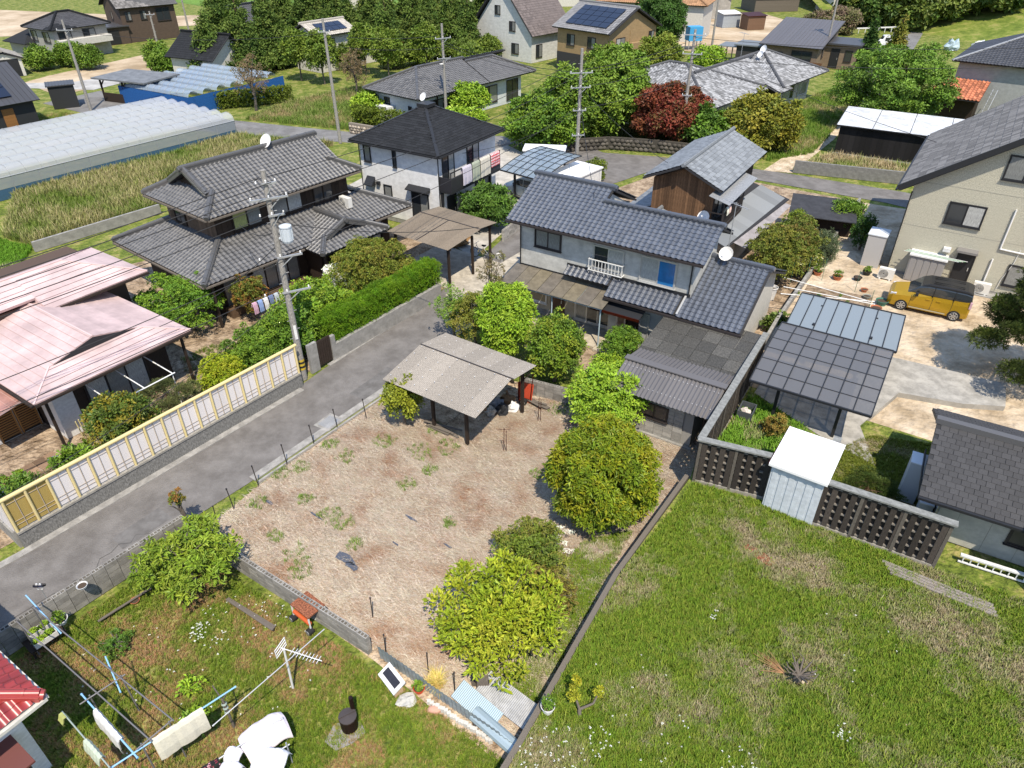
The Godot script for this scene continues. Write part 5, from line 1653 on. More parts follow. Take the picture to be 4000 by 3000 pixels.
# ---------------------------------------------------------------- open roofs
func carports() -> void:
	# A: on the dry plot
	var t := thing("carport", "weathered grey-brown corrugated carport on dark posts beside the dry plot", "carport", -5.0, 24.0, 0.0, -34)
	var mb := MB.new()
	for q in [[0.35, 0.5], [1.75, 0.55], [3.55, 0.45], [4.2, 3.5], [0.4, 3.4], [2.3, 3.5]]:
		mb.bx(q[0] - 0.06, q[1] - 0.06, 0, q[0] + 0.06, q[1] + 0.06, 2.2)
		mb.bar(P(q[0], q[1], 1.7), P(q[0] + 0.35, q[1], 2.15), 0.05, 0.05)
	for e in [[P(-0.1, 0.5, 2.16), P(4.5, 0.5, 2.16)], [P(-0.1, 2.25, 2.48), P(4.6, 2.25, 2.48)], [P(-0.1, 3.5, 2.3), P(4.5, 3.5, 2.3)]]:
		mb.bar(e[0], e[1], 0.08, 0.12)
	for k in 5:
		mb.bar(P(0.1 + k * 1.08, -0.1, 2.1), P(0.1 + k * 1.08, 2.25, 2.53), 0.05, 0.06)
		mb.bar(P(0.1 + k * 1.08, 2.25, 2.53), P(0.1 + k * 1.08, 3.8, 2.3), 0.05, 0.06)
	var fr := part(t, "frame", mb, kw.darkwood)
	var bd := tones("weathered sheet", 0.43, 0.385, 0.33, 0.9, {"tex": "streak", "scale": Vector3(1.5, 1.5, 1.5)}, 0.1)
	corrugated(fr, "roof_sheet", P(-0.2, -0.2, 2.16), P(4.7, 0, 0), P(0, 2.45, 0.43), 0.68, 0.075, 0.009, bd, 0.02)
	corrugated(fr, "roof_sheet", P(-0.2, 3.95, 2.33), P(4.8, 0, 0), P(0, -1.7, 0.26), 0.68, 0.075, 0.009, bd, 0.02)
	mb = MB.new()
	mb.bar(P(-0.2, 2.25, 2.62), P(4.6, 2.25, 2.62), 0.05, 0.03)
	part(fr, "ridge_cap", mb, kw.bronze)
	mb = MB.new()
	for i in 8:
		for j in 5:
			var p := P(0.0 + i * 0.63, 0.1 + j * 0.5, 2.22 + (0.3 + j * 0.5) * 0.176) + Vector3(0, 0.02, 0)
			mb.tube(p, p + Vector3(0, 0.018, 0), 0.022, 0.022, 5)
		for j in 3:
			var p := P(0.05 + i * 0.63, 2.6 + j * 0.5, 2.58 - (0.35 + j * 0.5) * 0.153) + Vector3(0, 0.02, 0)
			mb.tube(p, p + Vector3(0, 0.018, 0), 0.022, 0.022, 5)
	part(fr, "nail_caps", mb, M("nail cap", 0.6, 0.6, 0.6, 0.5))
	# B: before the timber house
	t = thing("carport", "brown-roofed carport between the timber house and the lane", "carport", -7.1, 38.7, 0.0, -36)
	mb = MB.new()
	for q in [[0.2, 0.3], [4.2, 0.3], [0.2, 4.2], [4.1, 4.2], [4.2, 2.4]]:
		mb.bx(q[0] - 0.06, q[1] - 0.06, 0, q[0] + 0.06, q[1] + 0.06, 2.4)
	for e in [[P(-0.1, 0.3, 2.36), P(4.4, 0.3, 2.36)], [P(-0.1, 2.9, 2.6), P(4.4, 2.9, 2.6)], [P(-0.1, 4.2, 2.5), P(4.3, 4.2, 2.5)]]:
		mb.bar(e[0], e[1], 0.08, 0.12)
	fr = part(t, "frame", mb, kw.darkwood)
	var br := tones("brown sheet", 0.27, 0.22, 0.165, 0.9, {"tex": "streak", "scale": Vector3(1.5, 1.5, 1.5)}, 0.1)
	corrugated(fr, "roof_sheet", P(-0.15, 0, 2.42), P(4.6, 0, 0), P(0, 2.9, 0.26), 0.75, 0.075, 0.009, br, 0.02)
	corrugated(fr, "roof_sheet", P(-0.15, 4.6, 2.52), P(4.5, 0, 0), P(0, -1.7, 0.16), 0.75, 0.075, 0.009, br, 0.02)
	mb = MB.new()
	mb.bar(P(-0.2, 2.9, 2.7), P(4.45, 2.9, 2.7), 0.06, 0.04)
	mb.bar(P(2.1, 0, 2.46), P(2.1, 2.9, 2.71), 0.05, 0.03)
	part(fr, "ridge_cap", mb, kw.bronze)
	bp(t, "floor_slab", M("apron concrete", 0.50, 0.45, 0.37, 0.9, {"tex": "blot", "scale": 0.5}), [[-0.2, 0.1, 0, 4.6, 4.6, 0.03], [4.6, -0.6, 0, 6.2, 6.6, 0.028]])
	# C: flat carport of eight panes
	t = thing("carport", "flat dark-framed carport with eight pale frosted panes beside the sandy yard", "carport", 12.2, 27.6, 0.6, -30)
	poly_carport(t, 4.55, 3.4, 8, 1, 2.0, 0.0, M("frosted pane", 0.20, 0.235, 0.26, 0.45, {"spec": 0.5}))
	# D: smoked, arched
	t = thing("carport", "arched carport with smoked grey panes on two black posts", "carport", 9.38, 23.2, 0.6, -32)
	poly_carport(t, 4.5, 4.5, 7, 6, 2.0, 0.42, M("smoked pane", 0.14, 0.14, 0.145, 0.3, {"spec": 0.5, "alpha": 0.72}))
	# E: barrel roof beside the white house
	t = thing("carport", "curved clear-roofed carport with a parked van beside the white house", "carport", -0.9, 50.9, 0.0, -40)
	poly_carport(t, 3.8, 4.8, 6, 6, 2.1, 0.6, M("clear blue pane", 0.24, 0.30, 0.35, 0.25, {"spec": 0.6, "alpha": 0.62}))
	for q in [[2.7, 50.5, 2.2, 3.4, 2.1, "white flat-roofed garden store beside the curved carport and the hedge", -40], [0.9, 56.3, 3.2, 1.6, 2.0, "white flat-roofed garden store behind the curved carport", -8]]:
		var s := thing("garden_store", q[5], "shed", q[0], q[1], 0.0, q[6])
		bp(s, "body", kw.white, [[0, 0, 0, q[2], q[3], q[4] - 0.1]])
		bp(s, "roof", M("white roof sheet", 0.76, 0.77, 0.78, 0.5), [[-0.08, -0.08, q[4] - 0.1, q[2] + 0.08, q[3] + 0.08, q[4]]])
		bp(s, "door", kw.alu, [[q[2] * 0.3, -0.02, 0.1, q[2] * 0.75, -0.002, q[4] - 0.3]])

func arch_h(h: float, rise: float, k: float) -> float:
	return h + rise * sin(PI * clampf(k * 0.62 + 0.02, 0, 1)) + 0.1 * k

# w across, d deep; the roof is an arch of the given rise from the near edge to the far one
func poly_carport(t: Node3D, w: float, d: float, nx: int, nf: int, h: float, rise: float, pane: Material) -> void:
	var mb := MB.new()
	for x in [w * 0.24, w * 0.76]:
		mb.bx(x - 0.06, 0.55, 0, x + 0.06, 0.7, h + 0.1)
		mb.bx(x - 0.05, d - 0.9, 0, x + 0.05, d - 0.78, h + 0.1)
	for k in nf + 1:
		var f := d * k / nf
		mb.bar(P(0, f, arch_h(h, rise, float(k) / nf)), P(w, f, arch_h(h, rise, float(k) / nf)), 0.07 if k in [0, nf] else 0.04, 0.09 if k in [0, nf] else 0.05)
	for i in nx + 1:
		for k in maxi(nf, 1):
			mb.bar(P(w * i / nx, d * k / nf, arch_h(h, rise, float(k) / nf) + 0.012), P(w * i / nx, d * (k + 1) / nf, arch_h(h, rise, float(k + 1) / nf) + 0.012), 0.04, 0.06)
	part(t, "frame", mb, kw.black)
	for i in nx:
		for k in nf:
			var o := MB.new()
			var a := P(w * i / nx + 0.02, d * k / nf, arch_h(h, rise, float(k) / nf))
			var b := P(w * (i + 1) / nx - 0.02, d * k / nf, arch_h(h, rise, float(k) / nf))
			var c := P(w * (i + 1) / nx - 0.02, d * (k + 1) / nf, arch_h(h, rise, float(k + 1) / nf))
			var e := P(w * i / nx + 0.02, d * (k + 1) / nf, arch_h(h, rise, float(k + 1) / nf))
			var up := Vector3(0, 0.012, 0)
			o.hexa([a, b, c, e, a + up, b + up, c + up, e + up])
			part(t, "pane", o, pane)

func white_shed() -> void:
	var t := thing("white_shed", "white metal garden shed with a flat white roof between the board fences", "shed", 8.72, 18.05, 0.8, -34)
	var mb := MB.new()
	mb.bx(0, 0, 0, 1.7, 2.0, 1.95)
	var w := part(t, "wall", mb, M("shed white", 0.62, 0.67, 0.72, 0.5, {"tex": "fine", "scale": 0.5}))
	for i in 6:
		bp(w, "panel", M("shed white", 0.62, 0.67, 0.72, 0.5), [[0.06 + i * 0.28, -0.02, 0.05, 0.24 + i * 0.28, -0.001, 1.9]])
	mb = MB.new()
	mb.hexa([P(-0.1, -0.14, 1.94), P(1.8, -0.14, 1.94), P(1.8, 2.15, 2.02), P(-0.1, 2.15, 2.02), P(-0.1, -0.14, 2.04), P(1.8, -0.14, 2.04), P(1.8, 2.15, 2.12), P(-0.1, 2.15, 2.12)])
	part(t, "roof", mb, M("shed roof white", 0.82, 0.82, 0.82, 0.5))
	bp(t, "rust_edge", kw.copper, [[-0.13, -0.1, 1.95, -0.102, 2.1, 2.05]])

# ---------------------------------------------------------------- greenhouses
func greenhouses() -> void:
	var t := thing("greenhouse", "long plastic greenhouse of seven joined tunnels", "greenhouse", -48.0, 36.0, 0.0, 53.6)
	var film := M("greenhouse film", 0.50, 0.52, 0.54, 0.35, {"spec": 0.5, "alpha": 0.55})
	var film2 := M("greenhouse film b", 0.32, 0.35, 0.38, 0.35, {"spec": 0.5, "alpha": 0.68})
	var length := 38.3
	for b in 7:
		var f0 := b * 1.73
		var hoop := MB.new()
		var nh := 34
		var seg := 7
		var arc := []
		for i in seg + 1:
			var a := PI * i / seg
			arc.append([f0 + 0.865 - cos(a) * 0.865, 1.55 + sin(a) * 0.62])
		for k in nh + 1:
			var x := length * k / nh
			for i in seg:
				hoop.tube(P(x, arc[i][0], arc[i][1] + 0.02), P(x, arc[i + 1][0], arc[i + 1][1] + 0.02), 0.016, 0.016, 4, false)
		hoop.tube(P(0, f0, 1.55), P(length, f0, 1.55), 0.03, 0.03, 5)
		var bay := part(t, "tunnel", hoop, kw.steel)
		for k in nh:
			var pane := MB.new()
			var x0 := length * k / nh + 0.02
			var x1 := length * (k + 1) / nh - 0.02
			for i in seg:
				pane.quad(P(x0, arc[i][0], arc[i][1]), P(x0, arc[i + 1][0], arc[i + 1][1]), P(x1, arc[i + 1][0], arc[i + 1][1]), P(x1, arc[i][0], arc[i][1]))
			part(bay, "film_panel", pane, film)
	var mb := MB.new()
	for k in 20:
		mb.quad(P(k * length / 20, -0.02, 0), P(k * length / 20, 0, 0.75), P((k + 1) * length / 20 - 0.03, 0, 0.75), P((k + 1) * length / 20 - 0.03, -0.02, 0))
	mb.quad(P(length, 0, 0), P(length, 0, 1.5), P(length, 12.1, 1.5), P(length, 12.1, 0))
	part(t, "blue_skirt", mb, M("blue net skirt", 0.07, 0.17, 0.28, 0.7, {"tex": "grain", "scale": 1.0}))
	mb = MB.new()
	for k in 20:
		mb.quad(P(k * length / 20, 0.0, 0.76), P(k * length / 20, 0, 1.54), P((k + 1) * length / 20 - 0.03, 0, 1.54), P((k + 1) * length / 20 - 0.03, 0.0, 0.76))
	part(t, "side_film", mb, film2)
	mb = MB.new()
	for k in 21:
		mb.bx(k * length / 20 - 0.02, 0.02, 0, k * length / 20 + 0.02, 0.06, 1.55)
	part(t, "posts", mb, kw.steel)
	# blue-netted vine tunnels
	t = thing("netted_tunnels", "block of clear plastic tunnels fenced in by bright blue netting", "greenhouse", -42.0, 80.3, 0.0, -30)
	var net := M("bright blue net", 0.02, 0.13, 0.42, 0.7, {"tex": "streak", "scale": Vector3(1, 1, 1)})
	for q in [[0, 0, 11.0, 0], [11.0, 0, 11.6, 12.5], [0, 0, -0.4, 12.5]]:
		mb = MB.new()
		var n := 8
		for k in n:
			var a := Vector2(q[0], q[1]).lerp(Vector2(q[2], q[3]), float(k) / n)
			var b := Vector2(q[0], q[1]).lerp(Vector2(q[2], q[3]), float(k + 1) / n)
			mb.quad(P(a.x, a.y, 0), P(a.x, a.y, 1.75), P(b.x, b.y, 1.72 + 0.05 * (k % 2)), P(b.x, b.y, 0))
		part(t, "net_wall", mb, net)
	for b in 7:
		var hoop := MB.new()
		var pane := MB.new()
		var f0 := 0.1 + b * 1.78
		for k in 12:
			for i in 5:
				var a0 := PI * i / 5
				var a1 := PI * (i + 1) / 5
				var x0 := 0.2 + k * 0.9
				pane.quad(P(x0, f0 + 0.6 - cos(a0) * 0.6, 1.75 + sin(a0) * 0.5), P(x0, f0 + 0.6 - cos(a1) * 0.6, 1.75 + sin(a1) * 0.5), P(x0 + 0.9, f0 + 0.6 - cos(a1) * 0.6, 1.75 + sin(a1) * 0.5), P(x0 + 0.9, f0 + 0.6 - cos(a0) * 0.6, 1.75 + sin(a0) * 0.5))
				hoop.tube(P(x0, f0 + 0.6 - cos(a0) * 0.61, 1.77 + sin(a0) * 0.5), P(x0, f0 + 0.6 - cos(a1) * 0.61, 1.77 + sin(a1) * 0.5), 0.02, 0.02, 4, false)
		part(t, "tunnel_hoops", hoop, kw.steel)
		part(t, "tunnel_film", pane, M("tunnel film", 0.34, 0.42, 0.52, 0.35, {"spec": 0.5, "alpha": 0.62}))

# ---------------------------------------------------------------- poles and wires
func utility_pole(x: float, f: float, h: float, label: String, o := {}) -> Node3D:
	var t := thing("utility_pole", label, "utility pole", x, f, 0.0, o.get("a", 20.0), "concrete utility poles")
	var mb := MB.new()
	var lean := Vector3(o.get("lean", 0.0), 0, 0)
	mb.tube(Vector3.ZERO, Vector3(0, h, 0) + lean, 0.16, 0.1, 12)
	part(t, "pole", mb, M("pole concrete", 0.40, 0.38, 0.35, 0.85, {"tex": "streak", "scale": Vector3(2, 0.6, 2)}))
	for q in o.get("arms", [[0.4, 1.0], [1.6, 0.9]]):
		var c: Vector3 = Vector3(0, h - q[0], 0.13) + lean * ((h - q[0]) / h)
		mb = MB.new()
		mb.bar(c - Vector3(q[1] * q[2] if q.size() > 2 else q[1], 0, 0), c + Vector3(q[1], 0, 0), 0.07, 0.07)
		mb.bar(c - Vector3(0, 0.4, 0), c + Vector3(q[1] * 0.6, 0, 0), 0.03, 0.03)
		var arm := part(t, "crossarm", mb, kw.steel)
		for k in 3:
			var ins := MB.new()
			ins.lathe(c + Vector3(lerpf(-q[1] * 0.92, q[1] * 0.92, k / 2.0), 0.04, 0), [[0.015, 0.0], [0.035, 0.02], [0.02, 0.05], [0.038, 0.07], [0.02, 0.11], [0.0, 0.12]], 8)
			part(arm, "insulator", ins, M("porcelain", 0.75, 0.75, 0.74, 0.3))
	if o.has("transformer"):
		mb = MB.new()
		var c: Vector3 = Vector3(0.42, h - o.transformer, 0.1)
		mb.lathe(c, [[0.0, 0.0], [0.2, 0.0], [0.23, 0.08], [0.23, 0.62], [0.25, 0.64], [0.25, 0.7], [0.1, 0.76], [0.0, 0.76]], 14)
		for k in 10:
			var a := TAU * k / 10
			mb.bar(c + Vector3(cos(a) * 0.24, 0.1, sin(a) * 0.24), c + Vector3(cos(a) * 0.24, 0.58, sin(a) * 0.24), 0.03, 0.03)
		mb.bar(Vector3(0.1, h - o.transformer + 0.2, 0.05), c + Vector3(-0.15, 0.2, 0), 0.06, 0.06)
		part(t, "transformer", mb, M("transformer grey", 0.50, 0.55, 0.60, 0.5))
	if o.has("bands"):
		for k in 5:
			mb = MB.new()
			mb.tube(Vector3(0, 0.55 + k * 0.11, 0), Vector3(0, 0.66 + k * 0.11, 0), 0.168, 0.167, 12, false)
			part(t, "warning_band", mb, kw.black if k % 2 else M("band yellow", 0.5, 0.36, 0.04, 0.6))
		bp(t, "number_plate", kw.white, [[-0.06, -0.17, 2.2, 0.06, -0.155, 2.9]])
	if o.has("dish"):
		mb = MB.new()
		mb.tube(Vector3(0, h * 0.62, 0), Vector3(-0.3, h * 0.62, 0.2), 0.03, 0.03, 6)
		mb.lathe(Vector3(-0.3, h * 0.62, 0.2), [[0.0, 0.0], [0.12, 0.02], [0.2, 0.06]], 10)
		part(t, "lamp", mb, kw.white)
	mb = MB.new()
	for k in int((h - 2.5) / 0.45):
		var y := 2.2 + k * 0.45
		mb.tube(Vector3(0, y, 0), Vector3(0.24 if k % 2 else -0.24, y, 0.02), 0.011, 0.011, 4)
	part(t, "step_bolts", mb, kw.steel)
	return t

func wire(label: String, a: Vector3, b: Vector3, sag: float, r := 0.018, group := "overhead wires") -> void:
	var mb := MB.new()
	var n := 10
	var pts := []
	for i in n + 1:
		var k := float(i) / n
		pts.append(a.lerp(b, k) - Vector3(0, sag * 4.0 * k * (1.0 - k), 0))
	mb.path(pts, r, 4)
	solo("overhead_wire", mb, M("black wire", 0.03, 0.03, 0.032, 0.7), label, "wire", group)

func poles_and_wires() -> void:
	utility_pole(-9.61, 27.21, 9.7, "concrete utility pole with a grey transformer and striped foot at the lane", {"a": 28.0, "arms": [[0.5, 0.4, 0.4], [1.1, 0.75], [1.8, 0.5, 0.3], [3.6, 0.9, 0.15], [5.2, 1.0, 0.2]], "transformer": 3.0, "bands": true})
	utility_pole(4.98, 54.95, 9.5, "tall concrete utility pole rising behind the blue-black roof", {"a": 10.0, "arms": [[1.6, 0.85], [2.6, 0.75], [4.2, 0.5], [6.0, 0.5]]})
	utility_pole(14.7, 62.94, 9.6, "tall concrete utility pole in front of the lichen-white roof", {"a": -15.0, "arms": [[0.4, 0.9], [1.8, 0.8], [5.0, 0.4]]})
	utility_pole(-15.5, 65.2, 10.1, "leaning concrete utility pole in the grass by the left road", {"a": 0.0, "arms": [[1.0, 0.5]], "lean": -0.1})
	utility_pole(-6.36, 71.34, 8.9, "utility pole with a white lamp before the grey-tiled bungalow", {"a": 30.0, "arms": [[1.2, 0.8], [2.9, 0.7]], "dish": true})
	utility_pole(-43.66, 76.77, 8.5, "utility pole at the bend of the road near the black solar house", {"a": 0.0, "arms": [[0.9, 0.8]]})
	utility_pole(27.2, 105.7, 8.6, "utility pole beside the bare ground behind the lichen-tiled house", {"arms": [[0.5, 0.8]]})
	utility_pole(40.6, 100.1, 9.4, "utility pole in front of the brown flat-roofed house", {"arms": [[0.5, 0.8]], "transformer": 1.4})
	utility_pole(-50.4, 110.6, 5.2, "short utility pole by the brown gabled house", {"arms": [[0.4, 0.6]]})
	utility_pole(-51.1, 124.2, 6.2, "utility pole at the edge of the pale fields", {"arms": [[0.8, 0.9]]})
	var A := P(-9.61, 27.21)
	var B := P(4.98, 54.95)
	var C := P(14.7, 62.94)
	var D := P(-15.5, 65.2)
	var E := P(-6.36, 71.34)
	var N := P(-33.0, 3.0)
	var la := "thin black wire crossing above the pink roof to the lane pole"
	for q in [[9.3, -0.4], [9.3, 0.4], [8.6, -0.6], [8.6, 0.6], [7.9, 0.0], [6.1, 0.5], [4.6, -0.3]]:
		var s := Vector3(q[1] * 0.8, 0, q[1] * 0.6)
		wire(la, A + Vector3(0, q[0], 0) + s, N + Vector3(0, q[0] - 0.4, 0) + s, 0.7, 0.017, "wires over the pink roof")
	la = "thin black wire from the lane pole to the pole behind the blue-black roof"
	for q in [[9.3, -0.4], [8.7, 0.4], [8.0, 0.5], [6.2, 0.0]]:
		wire(la, A + Vector3(q[1], q[0], 0), B + Vector3(q[1], q[0] - 0.6, 0), 0.6, 0.016, "wires over the timber house")
	la = "thin black wire between the two poles above the garden trees"
	for q in [[8.0, -0.7], [8.0, 0.7], [7.0, 0.6], [5.4, 0.0]]:
		wire(la, B + Vector3(q[1], q[0], 0), C + Vector3(q[1], q[0] + 0.6, 0), 0.3, 0.02, "wires above the garden trees")
	la = "thin black wire between the leaning pole and the pole by the bungalow"
	for q in [[8.9, -0.4], [8.0, 0.4]]:
		wire(la, D + Vector3(q[1], q[0], 0), E + Vector3(q[1], q[0] - 1.0, 0), 0.3)
	la = "thin black wire from the bungalow pole to the pole behind the blue-black roof"
	for q in [[7.6, -0.5], [7.0, 0.5]]:
		wire(la, E + Vector3(q[1], q[0], 0), B + Vector3(q[1], q[0] + 0.3, 0), 0.4)
	la = "thin black wire running on from the tall pole past the orange-tiled porch"
	for q in [[9.0, 0.0], [7.6, 0.4]]:
		wire(la, C + Vector3(0, q[0], q[1]), P(52.0, 62.0, q[0]), 0.8)
	wire("thin black wire from the leaning pole along the road to the pole at the bend", D + Vector3(0, 9.0, 0), P(-43.66, 76.77, 7.6), 0.7)
	for q in [[A, 7.6, -1.6, 32.6, 5.2, "service wire from the lane pole to the grey plastered house"], [A, 7.2, -13.5, 33.4, 5.0, "service wire from the lane pole to the timber house"], [A, 6.6, -15.6, 27.0, 2.8, "service wire from the lane pole to the pink roof"], [B, 7.0, 9.2, 42.0, 5.4, "service wire from the tall pole to the boarded house"], [B, 6.4, 4.0, 33.6, 6.4, "service wire from the tall pole to the blue-black ridge"], [C, 7.0, 18.0, 70.0, 4.4, "service wire from the tall pole to the lichen-white roof"], [C, 8.4, 26.0, 44.0, 6.0, "long wire from the tall pole towards the beige house"], [E, 6.8, -10.5, 72.4, 4.4, "service wire from the bungalow pole to its grey roof"]]:
		wire(q[5], q[0] + Vector3(0, q[1], 0), P(q[2], q[3], q[4]), 0.35, 0.016)
	wire("pale twisted service cable from the pole to the white house", B + Vector3(0, 5.2, 0), P(-3.6, 46.4, 4.6), 0.5, 0.014)
	wire("blue-green service cable from the lane pole down along the yellow fence", A + Vector3(0, 4.3, 0), P(-17.4, 16.4, 2.0), 0.5, 0.014)

# a plainer house for the distance. o: roof ("gable_x", "gable_f", "hip", "mono"), tiles, copies, kind, wall, upper
func far_house(called: String, label: String, x: float, f: float, a: float, w: float, d: float, he: float, hr: float, o: Dictionary) -> Node3D:
	var t := thing(called, label, o.get("category", "house"), x, f, o.get("h", 0.0), a)
	var ov: float = o.get("over", 0.5)
	var mb := MB.new()
	mb.bx(ov, ov, 0, w - ov, d - ov, he)
	var st: String = o.roof
	if st == "gable_x":
		mb.prism([P(ov, ov, he), P(ov, d - ov, he), P(ov, d * 0.5, hr - 0.25)], P(w - 2 * ov, 0, 0))
	elif st == "gable_f":
		mb.prism([P(ov, ov, he), P(w - ov, ov, he), P(w * 0.5, ov, hr - 0.25)], P(0, d - 2 * ov, 0))
	elif st == "mono":
		mb.prism([P(ov, ov, he), P(ov, d - ov, he), P(ov, d - ov, hr - 0.12)], P(w - 2 * ov, 0, 0))
	var wl := part(t, "wall", mb, o.wall)
	if o.has("lower"):
		bp(t, "lower_wall", o.lower, [[ov - 0.02, ov - 0.02, 0, w - ov + 0.02, d - ov + 0.02, o.lower_h]])
	var pl := []
	var rd := []
	if st == "gable_x":
		pl = gable_x(0, w, 0, d, he, hr)
		rd = [[P(-0.05, d * 0.5, hr), P(w + 0.05, d * 0.5, hr)]]
	elif st == "gable_f":
		pl = gable_f(0, w, 0, d, he, hr)
		rd = [[P(w * 0.5, -0.05, hr), P(w * 0.5, d + 0.05, hr)]]
	elif st == "mono":
		pl = [[P(0, 0, he + 0.02), P(w, 0, he + 0.02), P(w, d, hr), P(0, d, hr)]]
	else:
		var hp := hip(0, w, 0, d, he, hr)
		pl = hp[0]
		rd = hp[1]
	if o.get("strips", false):
		cut_roof(t, pl, {"deck": kw.black, "tiles": o.tiles, "along": false, "step": 0.45, "gap": 0.02, "th": 0.015, "seam": 0.03, "piece": "roof_strip"})
	else:
		tiled_roof(t, pl, rd, {"deck": o.get("deck", kw.dark_deck), "tiles": o.tiles, "copies": o.copies, "kind": o.get("kind", "pan"), "w": 0.34, "l": 0.34, "amp": o.get("amp", 0.05), "most": o.get("most", 60), "rw": 0.26, "rh": 0.2})
	for q in o.get("win", []):
		window(t, q[0], [ov, w - ov, ov][["n", "e", "w"].find(q[0])], q[1], q[2], q[3], q[4], q[5] if q.size() > 5 else [kw.glass, kw.curtain], o.get("frame", kw.bronze))
	return t

func solar(house: Node3D, p: Vector3, u: Vector3, v: Vector3, nx: int, ny: int) -> void:
	var n := u.cross(v).normalized()
	if n.y < 0:
		n = -n
	for i in nx:
		for j in ny:
			var mb := MB.new()
			var a := p + u * (i + 0.03) / nx + v * (j + 0.03) / ny + n * 0.13
			var b := u * 0.94 / nx
			var c := v * 0.94 / ny
			mb.hexa([a, a + b, a + b + c, a + c, a + n * 0.04, a + b + n * 0.04, a + b + c + n * 0.04, a + c + n * 0.04])
			part(house, "solar_panel", mb, M("solar cell", 0.012, 0.016, 0.032, 0.12, {"spec": 0.6}))

func far_houses() -> void:
	var grey_t := tones("far grey tile", 0.075, 0.076, 0.08, 0.5, {}, 0.15)
	var grey_c := M("far grey tile copies", 0.075, 0.076, 0.08, 0.5, {"vc": 1})
	var brown_t := tones("brown tile", 0.15, 0.125, 0.118, 0.6, {}, 0.2)
	var brown_c := M("brown tile copies", 0.15, 0.125, 0.118, 0.6, {"vc": 1})
	var metal := tones("dark seamed metal", 0.055, 0.055, 0.06, 0.45, {"spec": 0.5}, 0.05)
	# small house with panels in the wood
	var t := far_house("wooded_house", "small cream house with a pale tiled roof and a few solar panels among the conifers", -28.3, 98.6, -38, 5.6, 6.9, 4.2, 5.4, {"roof": "gable_f", "tiles": tones("cream tile", 0.42, 0.39, 0.34, 0.7, {}, 0.15), "copies": M("cream tile copies", 0.42, 0.39, 0.34, 0.7, {"vc": 1}), "wall": kw.plaster, "win": [["e", 1.0, 2.6, 2.2, 1.1], ["n", 2.0, 2.6, 1.0, 1.0]]})
	solar(t, P(5.0, 1.4, 4.45), P(0, 4.2, 0), P(-1.7, 0, 0.73), 4, 2)
	var mb := MB.new()
	mb.bx(0.5, 6.6, 0, 4.8, 10.4, 2.2)
	part(t, "annex_wall", mb, kw.plaster)
	mb = MB.new()
	mb.hexa([P(0, 6.5, 2.9), P(5.4, 6.5, 2.2), P(5.4, 10.8, 2.2), P(0, 10.8, 2.9), P(0, 6.5, 3.0), P(5.4, 6.5, 2.3), P(5.4, 10.8, 2.3), P(0, 10.8, 3.0)])
	part(t, "annex_roof", mb, M("pale annex roof", 0.42, 0.39, 0.34, 0.8, {"tex": "blot", "scale": 0.5}))
	t = thing("garden_shed", "small white shed with a rust-red flat roof beside the wooded house", "shed", -18.6, 103.5, 0, -20)
	bp(t, "wall", kw.white, [[0, 0, 0, 3.2, 2.4, 2.1]])
	bp(t, "roof", kw.copper, [[-0.2, -0.2, 2.1, 3.4, 2.6, 2.25]])
	# steep white house
	t = far_house("steep_roofed_house", "white house with a steep brown-tiled roof and a roof window", -6.0, 109.3, -42, 11.6, 8.8, 3.3, 9.6, {"roof": "gable_f", "over": 0.5, "tiles": brown_t, "copies": brown_c, "wall": M("far white wall", 0.66, 0.66, 0.63, 0.85, {"tex": "fine", "scale": 0.3}), "most": 150,
		"win": [["n", 7.2, 3.6, 1.0, 1.1], ["n", 4.6, 5.4, 0.9, 1.0], ["n", 7.6, 0.9, 1.2, 1.2], ["e", 1.4, 0.6, 1.2, 1.5]]})
	mb = MB.new()
	mb.bar(P(8.9, 3.2, 5.85), P(8.0, 3.2, 6.85), 1.3, 0.12)
	part(t, "roof_window", mb, kw.glass)
	# tan house with panels
	t = far_house("tan_house", "tan two-storey house with a grey tiled gable and a large black solar array", 5.0, 99.0, -46, 9.4, 10.4, 4.9, 7.3, {"roof": "gable_x", "over": 0.55, "tiles": tones("striped grey tile", 0.21, 0.21, 0.215, 0.6, {}, 0.2), "copies": M("striped grey tile copies", 0.21, 0.21, 0.215, 0.6, {"vc": 1}), "amp": 0.08, "wall": M("tan siding", 0.36, 0.25, 0.13, 0.85, {"tex": "fine", "scale": 0.3}), "lower": M("charcoal siding", 0.04, 0.04, 0.042, 0.8), "lower_h": 2.1,
		"win": [["n", 2.2, 3.0, 1.2, 1.2], ["n", 5.6, 3.0, 1.2, 1.2], ["e", 2.0, 2.9, 1.6, 1.3, [kw.shoji, kw.curtain]], ["e", 8.4, 2.7, 1.0, 1.7]]})
	solar(t, P(1.6, 0.75, 5.3), P(6.6, 0, 0), P(0, 3.7, 1.72), 5, 4)
	bp(t, "balcony", M("tan siding", 0.36, 0.25, 0.13, 0.85), [[8.86, 4.4, 2.6, 9.4, 7.8, 3.5]])
	bp(t, "balcony_recess", M("tan siding", 0.36, 0.25, 0.13, 0.85), [[8.86, 4.6, 3.5, 8.9, 7.6, 4.9]])
	# row at the very back
	far_house("cream_house", "cream house with an orange-brown tiled hip roof behind the tan house", 13.0, 124.0, -22, 17, 10, 5.0, 7.4, {"roof": "hip", "tiles": tones("amber tile", 0.33, 0.19, 0.10, 0.7, {}, 0.25), "copies": M("amber tile copies", 0.33, 0.19, 0.10, 0.7, {"vc": 1}), "wall": kw.plaster, "win": [["n", 4.5, 2.9, 1.3, 1.3], ["n", 8.4, 2.9, 1.3, 1.3], ["n", 12.0, 2.9, 1.3, 1.3]]})
